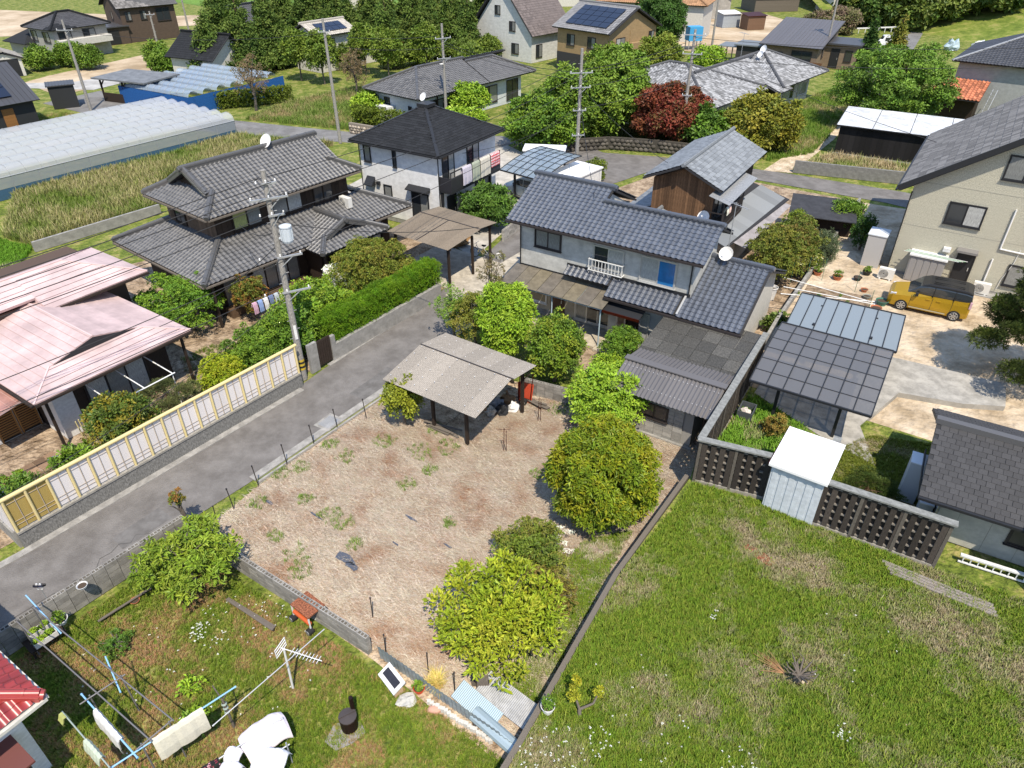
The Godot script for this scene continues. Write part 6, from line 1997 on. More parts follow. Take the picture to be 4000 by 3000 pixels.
	far_house("grey_barn", "small grey barn with a tiled gable beyond the green net fence", 33.2, 141.5, 26, 8.0, 9.0, 3.2, 5.0, {"roof": "gable_f", "category": "barn", "tiles": tones("barn tile", 0.22, 0.225, 0.23, 0.7, {}, 0.2), "copies": M("barn tile copies", 0.22, 0.225, 0.23, 0.7, {"vc": 1}), "wall": M("barn wall", 0.42, 0.40, 0.36, 0.9, {"tex": "blot", "scale": 0.3})})
	far_house("rust_roofed_barn", "weathered barn with a brown metal roof on the skyline", 46.0, 152.0, 10, 10, 7, 2.8, 4.2, {"roof": "gable_x", "category": "barn", "tiles": tones("rust barn roof", 0.22, 0.15, 0.10, 0.8, {}, 0.3), "copies": M("rust barn roof copies", 0.22, 0.15, 0.10, 0.8, {"vc": 1}), "wall": kw.greywood})
	far_house("pale_house", "pale two-storey house with a white awning at the back of the village", 60.0, 150.0, 5, 12, 8, 4.6, 6.2, {"roof": "gable_x", "tiles": grey_t, "copies": grey_c, "wall": kw.plaster, "win": [["n", 2.0, 2.6, 1.4, 1.2], ["n", 6.0, 2.6, 1.4, 1.2]]})
	for q in [[-36.0, 150.0, 15, "long grey-roofed house glimpsed above the conifers"], [-16.0, 158.0, -10, "distant slate-roofed house behind the conifer wood"], [2.0, 160.0, 5, "distant pale barn with a white roof beyond the wood"], [-66.0, 178.0, 12, "distant house at the far edge of the green field"]]:
		far_house("distant_house", q[3], q[0], q[1], q[2], 14, 9, 4.4, 6.4, {"roof": "gable_x", "tiles": grey_t, "copies": grey_c, "wall": kw.plaster, "most": 0, "win": [["n", 3.0, 2.5, 1.4, 1.2], ["n", 8.0, 2.5, 1.4, 1.2]]})
	# brown house with a sloping metal roof
	t = far_house("brown_house", "brown one-storey house with a single dark metal roof slope", 31.6, 99.6, -32, 7.8, 12.0, 2.8, 4.6, {"roof": "mono", "strips": true, "tiles": tones("brown seamed metal", 0.10, 0.092, 0.092, 0.45, {"spec": 0.5}, 0.05), "copies": null, "wall": M("brown render", 0.24, 0.18, 0.125, 0.9, {"tex": "fine", "scale": 0.3}), "win": [["n", 1.6, 1.0, 1.4, 1.0], ["n", 4.2, 0.4, 2.4, 1.9, [kw.glass, kw.glass]], ["e", 3.0, 1.4, 0.8, 0.9]]})
	bp(t, "entrance_block", M("brown render", 0.24, 0.18, 0.125, 0.9), [[7.3, 4.5, 0, 11.2, 9.5, 2.8]])
	bp(t, "entrance_roof", metal[1], [[7.0, 4.1, 2.8, 11.7, 9.9, 3.0]])
	door(t, "n", 4.5, 8.2, 0.1, 0.95, 2.2, kw.black, kw.alu)
	window(t, "n", 4.5, 9.9, 1.0, 0.8, 1.2, [kw.glass], kw.bronze)
	bp(t, "deck_screen", M("cedar screen", 0.20, 0.10, 0.05, 0.8, {"tex": "streak", "scale": Vector3(0.5, 8, 0.5)}), [[1.0, -0.4, 0, 8.2, -0.3, 1.3]])
	# annexes behind the lichen house
	t = thing("tool_shed", "dark flat-roofed open store beside the brown house", "shed", 27.6, 103.0, 0, -30)
	mb = MB.new()
	mb.bx(2.2, 0, 0, 5.0, 3.4, 2.3)
	for q in [[0.1, 0.1], [0.1, 3.0], [1.6, 0.1]]:
		mb.bx(q[0], q[1], 0, q[0] + 0.12, q[1] + 0.12, 2.0)
	part(t, "wall", mb, M("charcoal siding", 0.04, 0.04, 0.042, 0.8))
	bp(t, "roof", M("blue-grey roof", 0.16, 0.18, 0.2, 0.6), [[1.9, -0.3, 2.3, 5.3, 3.7, 2.45], [-0.2, -0.2, 2.0, 2.2, 3.4, 2.1]])
	for q in [[35.5, 133.0, "small pale blue tin hut on the bare ground", 0.45, 0.5, 0.55], [39.0, 130.5, "small rusty board hut on the bare ground", 0.22, 0.13, 0.08]]:
		t = thing("hut", q[2], "shed", q[0], q[1], 0, 15)
		bp(t, "wall", M("hut " + str(q[3]), q[3], q[4], q[5], 0.8, {"tex": "streak", "scale": Vector3(3, 0.5, 3)}), [[0, 0, 0, 3.2, 2.4, 2.1]])
		mb = MB.new()
		mb.hexa([P(-0.2, -0.2, 2.05), P(3.4, -0.2, 2.05), P(3.4, 2.6, 2.3), P(-0.2, 2.6, 2.3), P(-0.2, -0.2, 2.12), P(3.4, -0.2, 2.12), P(3.4, 2.6, 2.37), P(-0.2, 2.6, 2.37)])
		part(t, "roof", mb, kw.white if q[3] > 0.3 else kw.copper)
	# upper left: black solar house, sheds, brown gabled house, hip house, garage
	t = far_house("black_house", "black-clad house with a wide dark metal roof carrying solar panels", -58.9, 66.2, -37, 9.0, 12.0, 2.6, 5.4, {"roof": "gable_f", "strips": true, "tiles": metal, "copies": null, "wall": M("black siding", 0.025, 0.027, 0.03, 0.7), "win": [["e", 6.2, 0.9, 1.6, 1.0, [kw.curtain, kw.glass]]], "frame": kw.alu})
	solar(t, P(8.3, 3.0, 3.04), P(0, 7.0, 0), P(-3.2, 0, 1.99), 6, 3)
	bp(t, "cedar_door", M("cedar panel", 0.34, 0.16, 0.05, 0.7, {"tex": "streak", "scale": Vector3(5, 0.4, 5)}), [[8.5, 8.6, 0.05, 8.56, 9.6, 2.2]])
	t = thing("black_store", "small black metal store with a ribbed roof beside the black house", "shed", -47.8, 77.4, 0, 30)
	bp(t, "wall", M("black siding", 0.025, 0.027, 0.03, 0.7), [[0, 0, 0, 2.4, 2.2, 2.2]])
	var pm := MB.new()
	pm.bx(-0.15, -0.15, 2.2, 2.55, 2.35, 2.3)
	var rf := part(t, "roof", pm, metal[0])
	for k in 9:
		bp(rf, "rib", metal[1], [[-0.1 + k * 0.29, -0.15, 2.3, -0.06 + k * 0.29, 2.35, 2.34]])
	t = thing("open_shelter", "open timber shelter with a wide grey flat roof by the blue netting", "carport", -44.7, 81.0, 0, -22)
	mb = MB.new()
	for q in [[0.3, 0.3], [3.4, 0.3], [0.3, 4.2], [3.4, 4.2], [6.6, 0.3], [6.6, 4.2]]:
		mb.bx(q[0], q[1], 0, q[0] + 0.15, q[1] + 0.15, 2.3)
		mb.bar(P(q[0] + 0.07, q[1], 1.5), P(q[0] + 0.8, q[1], 2.3), 0.1, 0.1)
	mb.bx(0.3, 0.3, 0, 3.5, 0.4, 0.9)
	part(t, "frame", mb, kw.darkwood)
	bp(t, "roof", M("grey flat roof", 0.20, 0.21, 0.22, 0.6, {"tex": "blot", "scale": 0.3}), [[-0.2, -0.2, 2.3, 7.2, 4.9, 2.45]])
	far_house("slate_house", "dark-roofed low house with a broad slate slope below the big conifers", -41.8, 92.6, -25, 7.6, 7.0, 2.5, 4.8, {"roof": "gable_x", "kind": "slate", "tiles": kw.shingle_t, "copies": kw.shingle_c, "wall": kw.plaster, "most": 120})
	t = far_house("half_timbered_house", "white-gabled house with thin dark beams under a grey roof", -42.4, 107.6, -28, 6.4, 8, 3.4, 6.0, {"roof": "gable_f", "tiles": grey_t, "copies": grey_c, "wall": kw.white})
	mb = MB.new()
	mb.bar(P(0.6, 0.48, 3.5), P(5.8, 0.48, 3.5), 0.06, 0.16)
	mb.bar(P(3.2, 0.48, 3.5), P(3.2, 0.48, 5.5), 0.16, 0.06)
	mb.bar(P(1.6, 0.48, 4.4), P(4.8, 0.48, 4.4), 0.06, 0.12)
	part(t, "gable_beams", mb, kw.bronze)
	t = far_house("brown_gabled_house", "two-storey brown house with a dark gable roof and a garage block", -63.4, 122.6, -46, 7.4, 9.2, 4.7, 7.2, {"roof": "gable_f", "kind": "slate", "tiles": kw.slate_t, "copies": M("far slate copies", 0.10, 0.10, 0.10, 0.85, {"vc": 1}), "wall": M("brown siding", 0.10, 0.072, 0.055, 0.85, {"tex": "fine", "scale": 0.3}), "win": [["e", 1.2, 3.0, 0.8, 1.1], ["e", 3.4, 3.0, 0.8, 1.1], ["e", 5.8, 2.6, 2.0, 1.7, [kw.glass, kw.glass]], ["n", 3.0, 3.0, 0.6, 1.0]]})
	bp(t, "garage_block", M("brown siding", 0.10, 0.072, 0.055, 0.85), [[0.5, -4.6, 0, 7.2, 1.0, 2.3]])
	bp(t, "garage_opening", kw.black, [[7.1, -3.8, 0.1, 7.23, -0.4, 1.9]])
	bp(t, "garage_roof", metal[1], [[0.3, -4.9, 2.3, 7.5, 1.2, 2.45]])
	t = far_house("grey_house", "two-storey grey house with a dark hip roof and a long balcony", -66.4, 106.6, -32, 6.8, 8.6, 3.8, 5.4, {"roof": "hip", "kind": "slate", "tiles": kw.shingle_t, "copies": M("far charcoal slate", 0.06, 0.06, 0.065, 0.8, {"vc": 1}), "wall": M("far grey render", 0.36, 0.35, 0.32, 0.9, {"tex": "fine", "scale": 0.3}), "most": 40, "win": [["n", 1.0, 2.2, 1.2, 1.2], ["n", 3.8, 2.2, 1.4, 1.2], ["e", 1.2, 2.1, 1.7, 1.3], ["e", 4.6, 2.1, 1.7, 1.3], ["e", 2.0, 0.3, 1.8, 1.4]]})
	bp(t, "balcony", kw.plaster, [[6.3, 0.6, 1.7, 7.3, 8.0, 2.5]])
	bp(t, "wing_wall", M("far grey render", 0.36, 0.35, 0.32, 0.9), [[-3.6, -0.5, 0, 1.0, 5.0, 1.9]])
	var hp := hip(-4.2, 1.4, -1.1, 5.6, 1.9, 3.4)
	mb = MB.new()
	for pl in hp[0]:
		mb.prism(pl, Vector3(0, -0.1, 0))
	part(t, "wing_roof", mb, kw.shingle_t[2])
	t = far_house("garage", "small cream garage with a low gable roof and a car inside", -63.2, 91.8, 40, 4.2, 5.6, 2.0, 2.9, {"roof": "gable_f", "category": "garage", "over": 0.25, "tiles": tones("garage tile", 0.30, 0.28, 0.25, 0.8, {}, 0.1), "copies": M("garage tile copies", 0.30, 0.28, 0.25, 0.8, {"vc": 1}), "wall": kw.plaster, "most": 0})
	bp(t, "open_bay", kw.black, [[0.6, 0.23, 0.02, 3.6, 0.26, 2.0]])
	# the red-tiled house cut by the lower left corner
	red_house()

func red_house() -> void:
	var t := thing("red_roofed_house", "white-walled house with glossy red roof tiles at the washing-line yard", "house", -11.0, 9.55, 0.0, -33)
	var mb := MB.new()
	mb.bx(-8, -7, 0, -0.6, -0.5, 2.7)
	part(t, "wall", mb, kw.white)
	var hp := [[P(-8.6, 0, 2.95), P(-8.6, 0, 2.95), P(0, 0, 2.95)], []]
	var pl := [[P(0, -7.5, 2.95), P(0, 0, 2.95), P(-3.4, -3.4, 4.5), P(-3.4, -7.5, 4.5)], [P(0, 0, 2.95), P(-8.6, 0, 2.95), P(-8.6, -3.4, 4.5), P(-3.4, -3.4, 4.5)]]
	tiled_roof(t, pl, [[P(0, 0, 2.95), P(-3.4, -3.4, 4.5)]], {"deck": kw.plaster, "tiles": tones("red glazed tile", 0.30, 0.035, 0.03, 0.35, {"spec": 0.6}, 0.2), "copies": M("red glazed copies", 0.30, 0.035, 0.03, 0.35, {"spec": 0.6, "vc": 1}), "most": 150, "cap": M("red ridge", 0.33, 0.045, 0.04, 0.35, {"spec": 0.6})})
	gutter(t, P(0.05, -7.5, 2.88), P(0.05, 0.05, 2.88), kw.plaster)
	gutter(t, P(-8.6, 0.05, 2.88), P(0.05, 0.05, 2.88), kw.plaster)
	mb = MB.new()
	mb.hexa([P(-0.6, -4.2, 1.9), P(0.35, -4.2, 1.7), P(0.35, -0.8, 1.7), P(-0.6, -0.8, 1.9), P(-0.6, -4.2, 1.96), P(0.35, -4.2, 1.76), P(0.35, -0.8, 1.76), P(-0.6, -0.8, 1.96)])
	part(t, "lean_to_roof", mb, M("maroon sheet", 0.13, 0.045, 0.04, 0.6))
	mb = MB.new()
	for q in [-4.1, -0.95]:
		mb.tube(P(0.25, q, 0), P(0.25, q, 1.7), 0.05, 0.05, 8)
	part(t, "lean_to_post", mb, kw.black)

var leaf := {}

# a sprig: leaves set round an axis, y outward
func sprig(key: String, count: int, ln: float, wd: float, lift: float, sd: int) -> ArrayMesh:
	if leaf.has(key):
		return leaf[key]
	var r := RandomNumberGenerator.new()
	r.seed = sd
	var mb := MB.new()
	for i in count:
		var a := TAU * i / count + r.randf_range(-0.4, 0.4)
		var el := lift + r.randf_range(-0.5, 0.5)
		var d := Vector3(cos(a) * cos(el), sin(el), sin(a) * cos(el))
		var s := d.cross(Vector3.UP).normalized().rotated(d, r.randf_range(-0.7, 0.7))
		var l := ln * r.randf_range(0.75, 1.2)
		var p := d * ln * r.randf_range(0.05, 0.5) + Vector3(r.randf_range(-1, 1), r.randf_range(-0.6, 0.6), r.randf_range(-1, 1)) * ln * 0.35
		var m := p + d * l * 0.5 + s.cross(d) * l * 0.1
		var q := p + d * l - Vector3(0, l * 0.12, 0)
		mb.tri(p, m - s * wd * l, q)
		mb.tri(p, q, m + s * wd * l)
	leaf[key] = mb.mesh()
	return leaf[key]

func tuft(key: String, blades: int, h: float, w: float, spread: float, sd: int, bend := 0.35) -> ArrayMesh:
	if leaf.has(key):
		return leaf[key]
	var r := RandomNumberGenerator.new()
	r.seed = sd
	var mb := MB.new()
	for i in blades:
		var a := r.randf_range(0, TAU)
		var b := Vector3(cos(a), 0, sin(a)) * r.randf_range(0, spread)
		var d := Vector3(r.randf_range(-1, 1), 0, r.randf_range(-1, 1)) * bend
		var hh := h * r.randf_range(0.6, 1.15)
		var s := Vector3(-d.z, 0, d.x).normalized() * w * 0.5
		var m := b + Vector3(0, hh * 0.55, 0) + d * hh * 0.35
		var q := b + Vector3(0, hh * 0.9, 0) + d * hh * 1.1
		mb.tri(b - s, b + s, m + s * 0.8)
		mb.tri(b - s, m + s * 0.8, m - s * 0.8)
		mb.tri(m - s * 0.8, m + s * 0.8, q)
	leaf[key] = mb.mesh()
	return leaf[key]

func leaf_mat(key := "leaf", shine := 0.5) -> StandardMaterial3D:
	return M(key, 1, 1, 1, shine, {"vc": 1, "back": Color(0.42, 0.46, 0.12), "spec": 0.35})

func mix_color(pal: Array) -> Color:
	var i := rng.randi() % pal.size()
	var c: Array = pal[i]
	var k := rnd(0.95, 1.55)
	return Color(c[0] * k, c[1] * k * rnd(0.94, 1.06), c[2] * k)

# leaves over a set of lumps [centre, radius]; each lump leans to one tone of the palette
func crown(t: Node3D, lumps: Array, density: float, mesh: Mesh, pal: Array, size := 1.0, called := "crown", mat: Material = null) -> void:
	var where := []
	var tint := PackedColorArray()
	for l in lumps:
		var c: Vector3 = l[0]
		var r: Vector3 = l[1]
		var n := int(density * (r.x * r.y + r.y * r.z + r.x * r.z) * 4.2)
		var tone: Array = pal[rng.randi() % pal.size()]
		for i in n:
			var d := Vector3(rng.randfn(), rng.randfn(), rng.randfn()).normalized()
			if d.y < -0.35 and rng.randf() < 0.5:
				d.y = -d.y
			var k := pow(rng.randf(), 0.35) * rnd(0.9, 1.08)
			var p := c + d * r * k
			if p.y < 0.03:
				continue
			var up := (d / r.normalized() * 0.6 + Vector3(0, 0.5, 0) + Vector3(rnd(-0.4, 0.4), rnd(-0.3, 0.3), rnd(-0.4, 0.4))).normalized()
			var x := up.cross(Vector3(rnd(-1, 1), rnd(-0.2, 0.2), rnd(-1, 1))).normalized()
			var s := size * rnd(0.55, 1.4)
			where.append(Transform3D(Basis(x * s, up * s, x.cross(up) * s), p))
			var col := mix_color([tone] if rng.randf() < 0.55 else pal)
			tint.append(col)
	scatter_node(t, called, mesh, mat if mat else leaf_mat(), where, tint)

# lumps on an egg-shaped body
func lumps_of(c: Vector3, r: Vector3, n: int, lump: float, sd: int, even := false) -> Array:
	var out := [[c, r * 0.55]]
	var g := RandomNumberGenerator.new()
	g.seed = sd
	for i in n:
		var y := 1.0 - 1.75 * (i + 0.5) / n
		var a := i * 2.39996 + g.randf_range(-0.3, 0.3)
		var q := sqrt(maxf(0.0, 1.0 - y * y))
		var d := Vector3(cos(a) * q, y, sin(a) * q)
		var s := lump * (g.randf_range(0.85, 1.15) if even else g.randf_range(0.55, 1.3))
		out.append([c + d * r * (1.0 - s * 0.62) * (g.randf_range(0.95, 1.02) if even else g.randf_range(0.82, 1.12)), Vector3(r.x * s, r.y * s * 0.8, r.z * s)])
		if i % 2 == 0 and not even:
			var e := (d + Vector3(g.randf_range(-0.5, 0.5), g.randf_range(-0.2, 0.5), g.randf_range(-0.5, 0.5))).normalized()
			var w := lump * g.randf_range(0.2, 0.4)
			out.append([c + e * r * g.randf_range(0.92, 1.12), r * w])
	return out

func trunk(t: Node3D, base: Vector3, top: Vector3, r: float, lumps: Array, m: Material, called := "trunk") -> void:
	var mb := MB.new()
	mb.tube(base, base.lerp(top, 0.5) + Vector3(r, 0, 0), r, r * 0.8, 7, false)
	mb.tube(base.lerp(top, 0.5) + Vector3(r, 0, 0), top, r * 0.8, r * 0.45, 7, false)
	for i in mini(lumps.size(), 9):
		var c: Vector3 = lumps[i][0]
		var s := base.lerp(top, rnd(0.35, 0.9))
		mb.tube(s, s.lerp(c, 0.55) + Vector3(0, 0.08, 0), r * 0.4, r * 0.25, 5, false)
		mb.tube(s.lerp(c, 0.55) + Vector3(0, 0.08, 0), c, r * 0.25, r * 0.08, 5, false)
	part(t, called, mb, m)

const GREEN := [[0.095, 0.175, 0.018], [0.07, 0.135, 0.016], [0.13, 0.21, 0.02]]
const LIME := [[0.20, 0.31, 0.025], [0.155, 0.26, 0.02], [0.24, 0.34, 0.03]]
const DARK := [[0.04, 0.085, 0.014], [0.055, 0.105, 0.016], [0.03, 0.066, 0.012]]
const GOLD := [[0.175, 0.21, 0.012], [0.135, 0.185, 0.012], [0.21, 0.215, 0.014], [0.11, 0.16, 0.012]]
const OLIVE := [[0.15, 0.16, 0.025], [0.115, 0.145, 0.022], [0.18, 0.17, 0.03]]
const RED := [[0.16, 0.035, 0.022], [0.12, 0.045, 0.02], [0.20, 0.055, 0.03], [0.09, 0.055, 0.018]]
const RUST := [[0.20, 0.10, 0.025], [0.14, 0.12, 0.02], [0.11, 0.13, 0.02]]
const PINE := [[0.045, 0.075, 0.016], [0.06, 0.09, 0.02], [0.075, 0.10, 0.022]]
const BARE := [[0.17, 0.12, 0.06], [0.14, 0.11, 0.06]]
const WHITE := [[0.75, 0.75, 0.7], [0.68, 0.7, 0.62]]

# a broad-leaved bush or tree: position in the plan, radius, height of the crown's middle
func leafy(called: String, label: String, cat: String, x: float, f: float, rx: float, ry: float, hc: float, pal: Array, o := {}) -> Node3D:
	var t := thing(called, label, cat, x, f, o.get("h", 0.0), rnd(0, 360), o.get("group", ""))
	var r := Vector3(rx, ry, rx * o.get("deep", 1.0))
	var lum := lumps_of(Vector3(0, hc, 0), r, o.get("n", 16), o.get("lump", 0.42), int(absf(x * 131.0) + absf(f * 37.0)), o.has("even"))
	trunk(t, Vector3.ZERO, Vector3(0, hc, 0), o.get("tr", 0.06 + 0.03 * rx), lum, o.get("bark", kw.greywood))
	var mesh: Mesh = o.get("mesh", sprig("broad", 7, 0.13, 0.28, 0.5, 5))
	crown(t, lum, o.get("density", 26.0), mesh, pal, o.get("size", 1.0))
	return t

func conifer(label: String, x: float, f: float, h: float, r: float, pal: Array, group := "") -> void:
	var t := thing("conifer_tree", label, "tree", x, f, 0.0, rnd(0, 360), group)
	var lum := []
	var tiers := int(h / 0.8)
	for i in tiers:
		var k := float(i) / tiers
		var rr := r * (1.0 - k * 0.92) * rnd(0.85, 1.1)
		var n := maxi(1, int(5 * (1.0 - k)) + 1)
		for j in n:
			var a := TAU * j / n + i * 1.3
			lum.append([Vector3(cos(a) * rr * 0.6, 0.9 + k * (h - 0.9), sin(a) * rr * 0.6), Vector3(rr * 0.55, 0.55, rr * 0.55)])
	trunk(t, Vector3.ZERO, Vector3(0, h * 0.95, 0), 0.14, [], kw.wood)
	crown(t, lum, 6.5, sprig("spray", 7, 0.42, 0.22, 0.1, 8), pal, 1.0, "crown", leaf_mat("needle", 0.7))

# points inside a polygon of (x, f)
func spots(poly: Array, n: int) -> Array:
	var flat := PackedVector2Array()
	var lo := Vector2.INF
	var hi := -Vector2.INF
	for p in poly:
		var q := Vector2(p[0], p[1])
		flat.append(q)
		lo = lo.min(q)
		hi = hi.max(q)
	var out := []
	var tries := 0
	while out.size() < n and tries < n * 8:
		tries += 1
		var q := Vector2(rnd(lo.x, hi.x), rnd(lo.y, hi.y))
		if Geometry2D.is_point_in_polygon(q, flat):
			out.append(q)
	return out

# tufts over a polygon. pal_of(q) picks the palette at a point
func grass(called: String, label: String, poly: Array, n: int, h: float, mesh: Mesh, pal: Array, pal2: Array, mix: float, freq: float, size := 1.0, sd := 3, cat := "grass") -> void:
	var nz := FastNoiseLite.new()
	nz.seed = sd
	nz.frequency = freq
	nz.fractal_octaves = 3
	var where := []
	var tint := PackedColorArray()
	for q in spots(poly, n):
		var v := nz.get_noise_2d(q.x, q.y) * 0.8 + nz.get_noise_2d(q.x * 5.0 + 40.0, q.y * 5.0) * 0.35 + rnd(-0.2, 0.2)
		var dry: bool = v > mix
		var s := size * rnd(0.6, 1.25) * (0.8 if dry else 1.0)
		var yaw := rnd(0, TAU) if cat != "straw" else 0.5 + rnd(-0.7, 0.7)
		where.append(Transform3D(Basis(Vector3.UP, yaw).scaled(Vector3(s, s * rnd(0.8, 1.15), s)), P(q.x, q.y, h)))
		var c := mix_color(pal)
		if v > mix - 0.3:
			c = c.lerp(mix_color(pal2), clampf((v - mix + 0.3) / 0.4, 0.0, 1.0))
		tint.append(c)
	var o := scatter_node(self, numbered(called), mesh, leaf_mat("blade", 0.75), where, tint)
	tag(o, label, cat, "", "stuff")

func vegetation_near() -> void:
	var broad := sprig("broad", 7, 0.13, 0.28, 0.5, 5)
	var long_leaf := sprig("long", 8, 0.17, 0.17, 0.15, 6)
	var small := sprig("small", 9, 0.075, 0.32, 0.5, 7)
	var fine := sprig("fine", 12, 0.12, 0.1, 0.6, 9)
	# the dry plot
	leafy("loquat_tree", "big dense dome-shaped tree with golden-green leaves on the dry plot", "tree", 3.15, 18.55, 1.85, 1.95, 1.85, GOLD, {"n": 60, "lump": 0.24, "density": 56.0, "mesh": long_leaf, "size": 0.9, "even": 1})
	leafy("shrub", "yellow-green spreading shrub with bright upright leaves beside the tin edging", "shrub", -0.45, 13.2, 1.75, 1.25, 1.25, [[0.25, 0.30, 0.02], [0.20, 0.26, 0.02], [0.30, 0.32, 0.03]], {"n": 22, "lump": 0.3, "density": 30.0, "mesh": sprig("upright", 8, 0.15, 0.2, 0.9, 11)})
	leafy("shrub", "low twiggy green shrub between the dome-shaped tree and the yellow-green shrub", "shrub", 0.65, 16.25, 1.2, 0.65, 0.7, [[0.12, 0.17, 0.02], [0.16, 0.17, 0.03], [0.09, 0.13, 0.02]], {"n": 18, "density": 40.0, "mesh": small, "size": 1.1})
	leafy("shrub", "bronze-tinged low shrub behind the yellow-green shrub", "shrub", 1.15, 14.6, 0.9, 0.5, 0.5, [[0.15, 0.12, 0.03], [0.16, 0.17, 0.025]], {"n": 12, "density": 40.0, "mesh": small})
	leafy("citrus_tree", "light green small tree at the corner of the block shed", "tree", 3.9, 23.8, 1.55, 1.0, 1.5, LIME, {"n": 22, "lump": 0.34, "density": 30.0, "mesh": broad, "size": 1.05})
	leafy("persimmon_tree", "small bright tree with yellow-green leaves at the carport's lane corner", "tree", -4.55, 23.75, 0.75, 0.95, 1.35, [[0.17, 0.2, 0.02], [0.2, 0.22, 0.02], [0.14, 0.17, 0.02]], {"n": 14, "density": 38.0})
	var w := thing("spirea", "arching sprays of small white blossom in the dry plot", "flowering shrub", 1.55, 16.9, 0.0, 0)
	var lum := []
	for k in 9:
		lum.append([Vector3(rnd(-0.5, 0.5), rnd(0.3, 0.75), rnd(-0.5, 0.7)), Vector3(0.22, 0.06, 0.1)])
	trunk(w, Vector3.ZERO, Vector3(0, 0.5, 0), 0.02, lum, kw.greywood)
	crown(w, lum, 190.0, sprig("petal", 5, 0.03, 0.5, 0.8, 12), WHITE, 1.0, "blossom", leaf_mat("petals", 0.7))
	# before the blue-tiled house
	leafy("garden_tree", "vivid lime-green tree in front of the grey plastered house", "tree", -0.3, 28.9, 1.3, 1.75, 2.1, LIME, {"n": 26, "lump": 0.36, "density": 36.0, "mesh": long_leaf})
	leafy("garden_tree", "rounded mid-green tree with yellow tips beside the vivid lime-green one", "tree", 1.95, 27.0, 1.2, 1.5, 1.85, [[0.12, 0.19, 0.018], [0.17, 0.21, 0.02], [0.08, 0.14, 0.016]], {"n": 26, "lump": 0.36, "density": 42.0, "mesh": broad, "size": 0.9})
	leafy("garden_tree", "thin upright tree with sparse brownish leaves by the lane", "tree", -1.05, 32.6, 0.75, 1.5, 2.7, [[0.15, 0.12, 0.05], [0.12, 0.12, 0.04]], {"n": 12, "lump": 0.3, "density": 14.0, "mesh": small})
	leafy("garden_tree", "loose pale green tree leaning over the lane", "tree", -2.9, 30.8, 1.0, 1.0, 1.9, [[0.15, 0.25, 0.03], [0.12, 0.2, 0.03]], {"n": 14, "lump": 0.36, "density": 22.0, "mesh": small})
	leafy("garden_tree", "olive-yellow bushy tree behind the weathered carport", "tree", -1.8, 30.2, 1.2, 1.1, 1.6, OLIVE, {"n": 16, "density": 28.0, "mesh": small, "size": 1.1})
	leafy("shrub", "dense dark green shrub before the house entrance", "shrub", 5.3, 28.6, 1.0, 0.85, 0.95, GREEN, {"n": 16, "density": 46.0, "mesh": small, "size": 1.1})
	leafy("shrub", "low bright green bush beside the corrugated shed roof", "shrub", 4.4, 27.2, 0.75, 0.6, 0.6, LIME, {"n": 12, "density": 36.0})
	leafy("pine_shrub", "feathery blue-green young pine by the porch", "shrub", 2.6, 29.2, 0.55, 0.75, 1.1, [[0.07, 0.13, 0.04], [0.11, 0.16, 0.04]], {"n": 10, "density": 50.0, "mesh": fine})
	# gardens on the left
	var hd := thing("clipped_hedge", "long clipped bright green hedge with a rounded end on the wall along the lane", "hedge", -9.3, 27.6, 0.0, 54.6)
	lum = []
	for i in 24:
		for j in 2:
			for k in 3:
				lum.append([P(1.75 + i * 0.33, 0.45 + j * 0.5, 1.0 + k * 0.42 + 0.06 * sin(i * 0.7)), Vector3(0.34, 0.3, 0.34)])
	crown(hd, lum, 62.0, fine, [[0.105, 0.21, 0.012], [0.075, 0.16, 0.012], [0.14, 0.235, 0.015]], 0.9, "foliage")
	trunk(hd, P(2.0, 0.7, 0.8), P(9.2, 0.7, 1.6), 0.06, [], kw.greywood, "stem")
	leafy("garden_bush", "wide dark-leaved bush with bronze tips before the timber house", "bush", -7.6, 36.0, 2.3, 1.55, 1.4, [[0.13, 0.155, 0.02], [0.10, 0.14, 0.018], [0.17, 0.16, 0.025]], {"n": 26, "lump": 0.34, "density": 34.0, "mesh": small, "size": 1.2})
	var wf := leafy("white_azalea", "snow-white flowering bush before the timber house", "flowering shrub", -9.4, 35.6, 0.95, 0.85, 1.05, WHITE, {"n": 14, "density": 60.0, "mesh": small})
	leafy("garden_bush", "bright yellow-green bush between the lane pole and the hedge", "bush", -9.9, 31.7, 2.0, 1.2, 1.3, [[0.16, 0.25, 0.02], [0.20, 0.27, 0.02], [0.11, 0.19, 0.018]], {"n": 24, "lump": 0.34, "density": 28.0})
	leafy("garden_bush", "tangled green bush behind the lane pole", "bush", -10.6, 29.4, 1.45, 1.2, 1.2, GREEN, {"n": 20, "density": 30.0})
	leafy("maple_tree", "small maple with orange and green leaves at the timber house corner", "tree", -13.6, 32.9, 0.95, 1.0, 1.5, RUST, {"n": 14, "density": 34.0, "mesh": small, "size": 1.2})
	leafy("garden_bush", "sprawling fresh green bush between the pink roof and the timber house", "bush", -17.0, 32.0, 2.2, 1.35, 1.4, [[0.12, 0.22, 0.02], [0.09, 0.18, 0.02], [0.16, 0.26, 0.025]], {"n": 24, "lump": 0.34, "density": 28.0, "mesh": small, "size": 1.2})
	leafy("azalea", "rounded golden-green clipped bush beside the yellow fence", "bush", -13.1, 26.6, 1.0, 0.8, 0.75, [[0.24, 0.29, 0.015], [0.19, 0.25, 0.015], [0.28, 0.30, 0.02]], {"n": 18, "density": 52.0, "mesh": small})
	leafy("garden_bush", "low mixed bush with pink flowers in the pole garden", "bush", -12.1, 28.8, 1.5, 0.85, 0.8, GREEN, {"n": 18, "density": 34.0, "mesh": small, "size": 1.2})
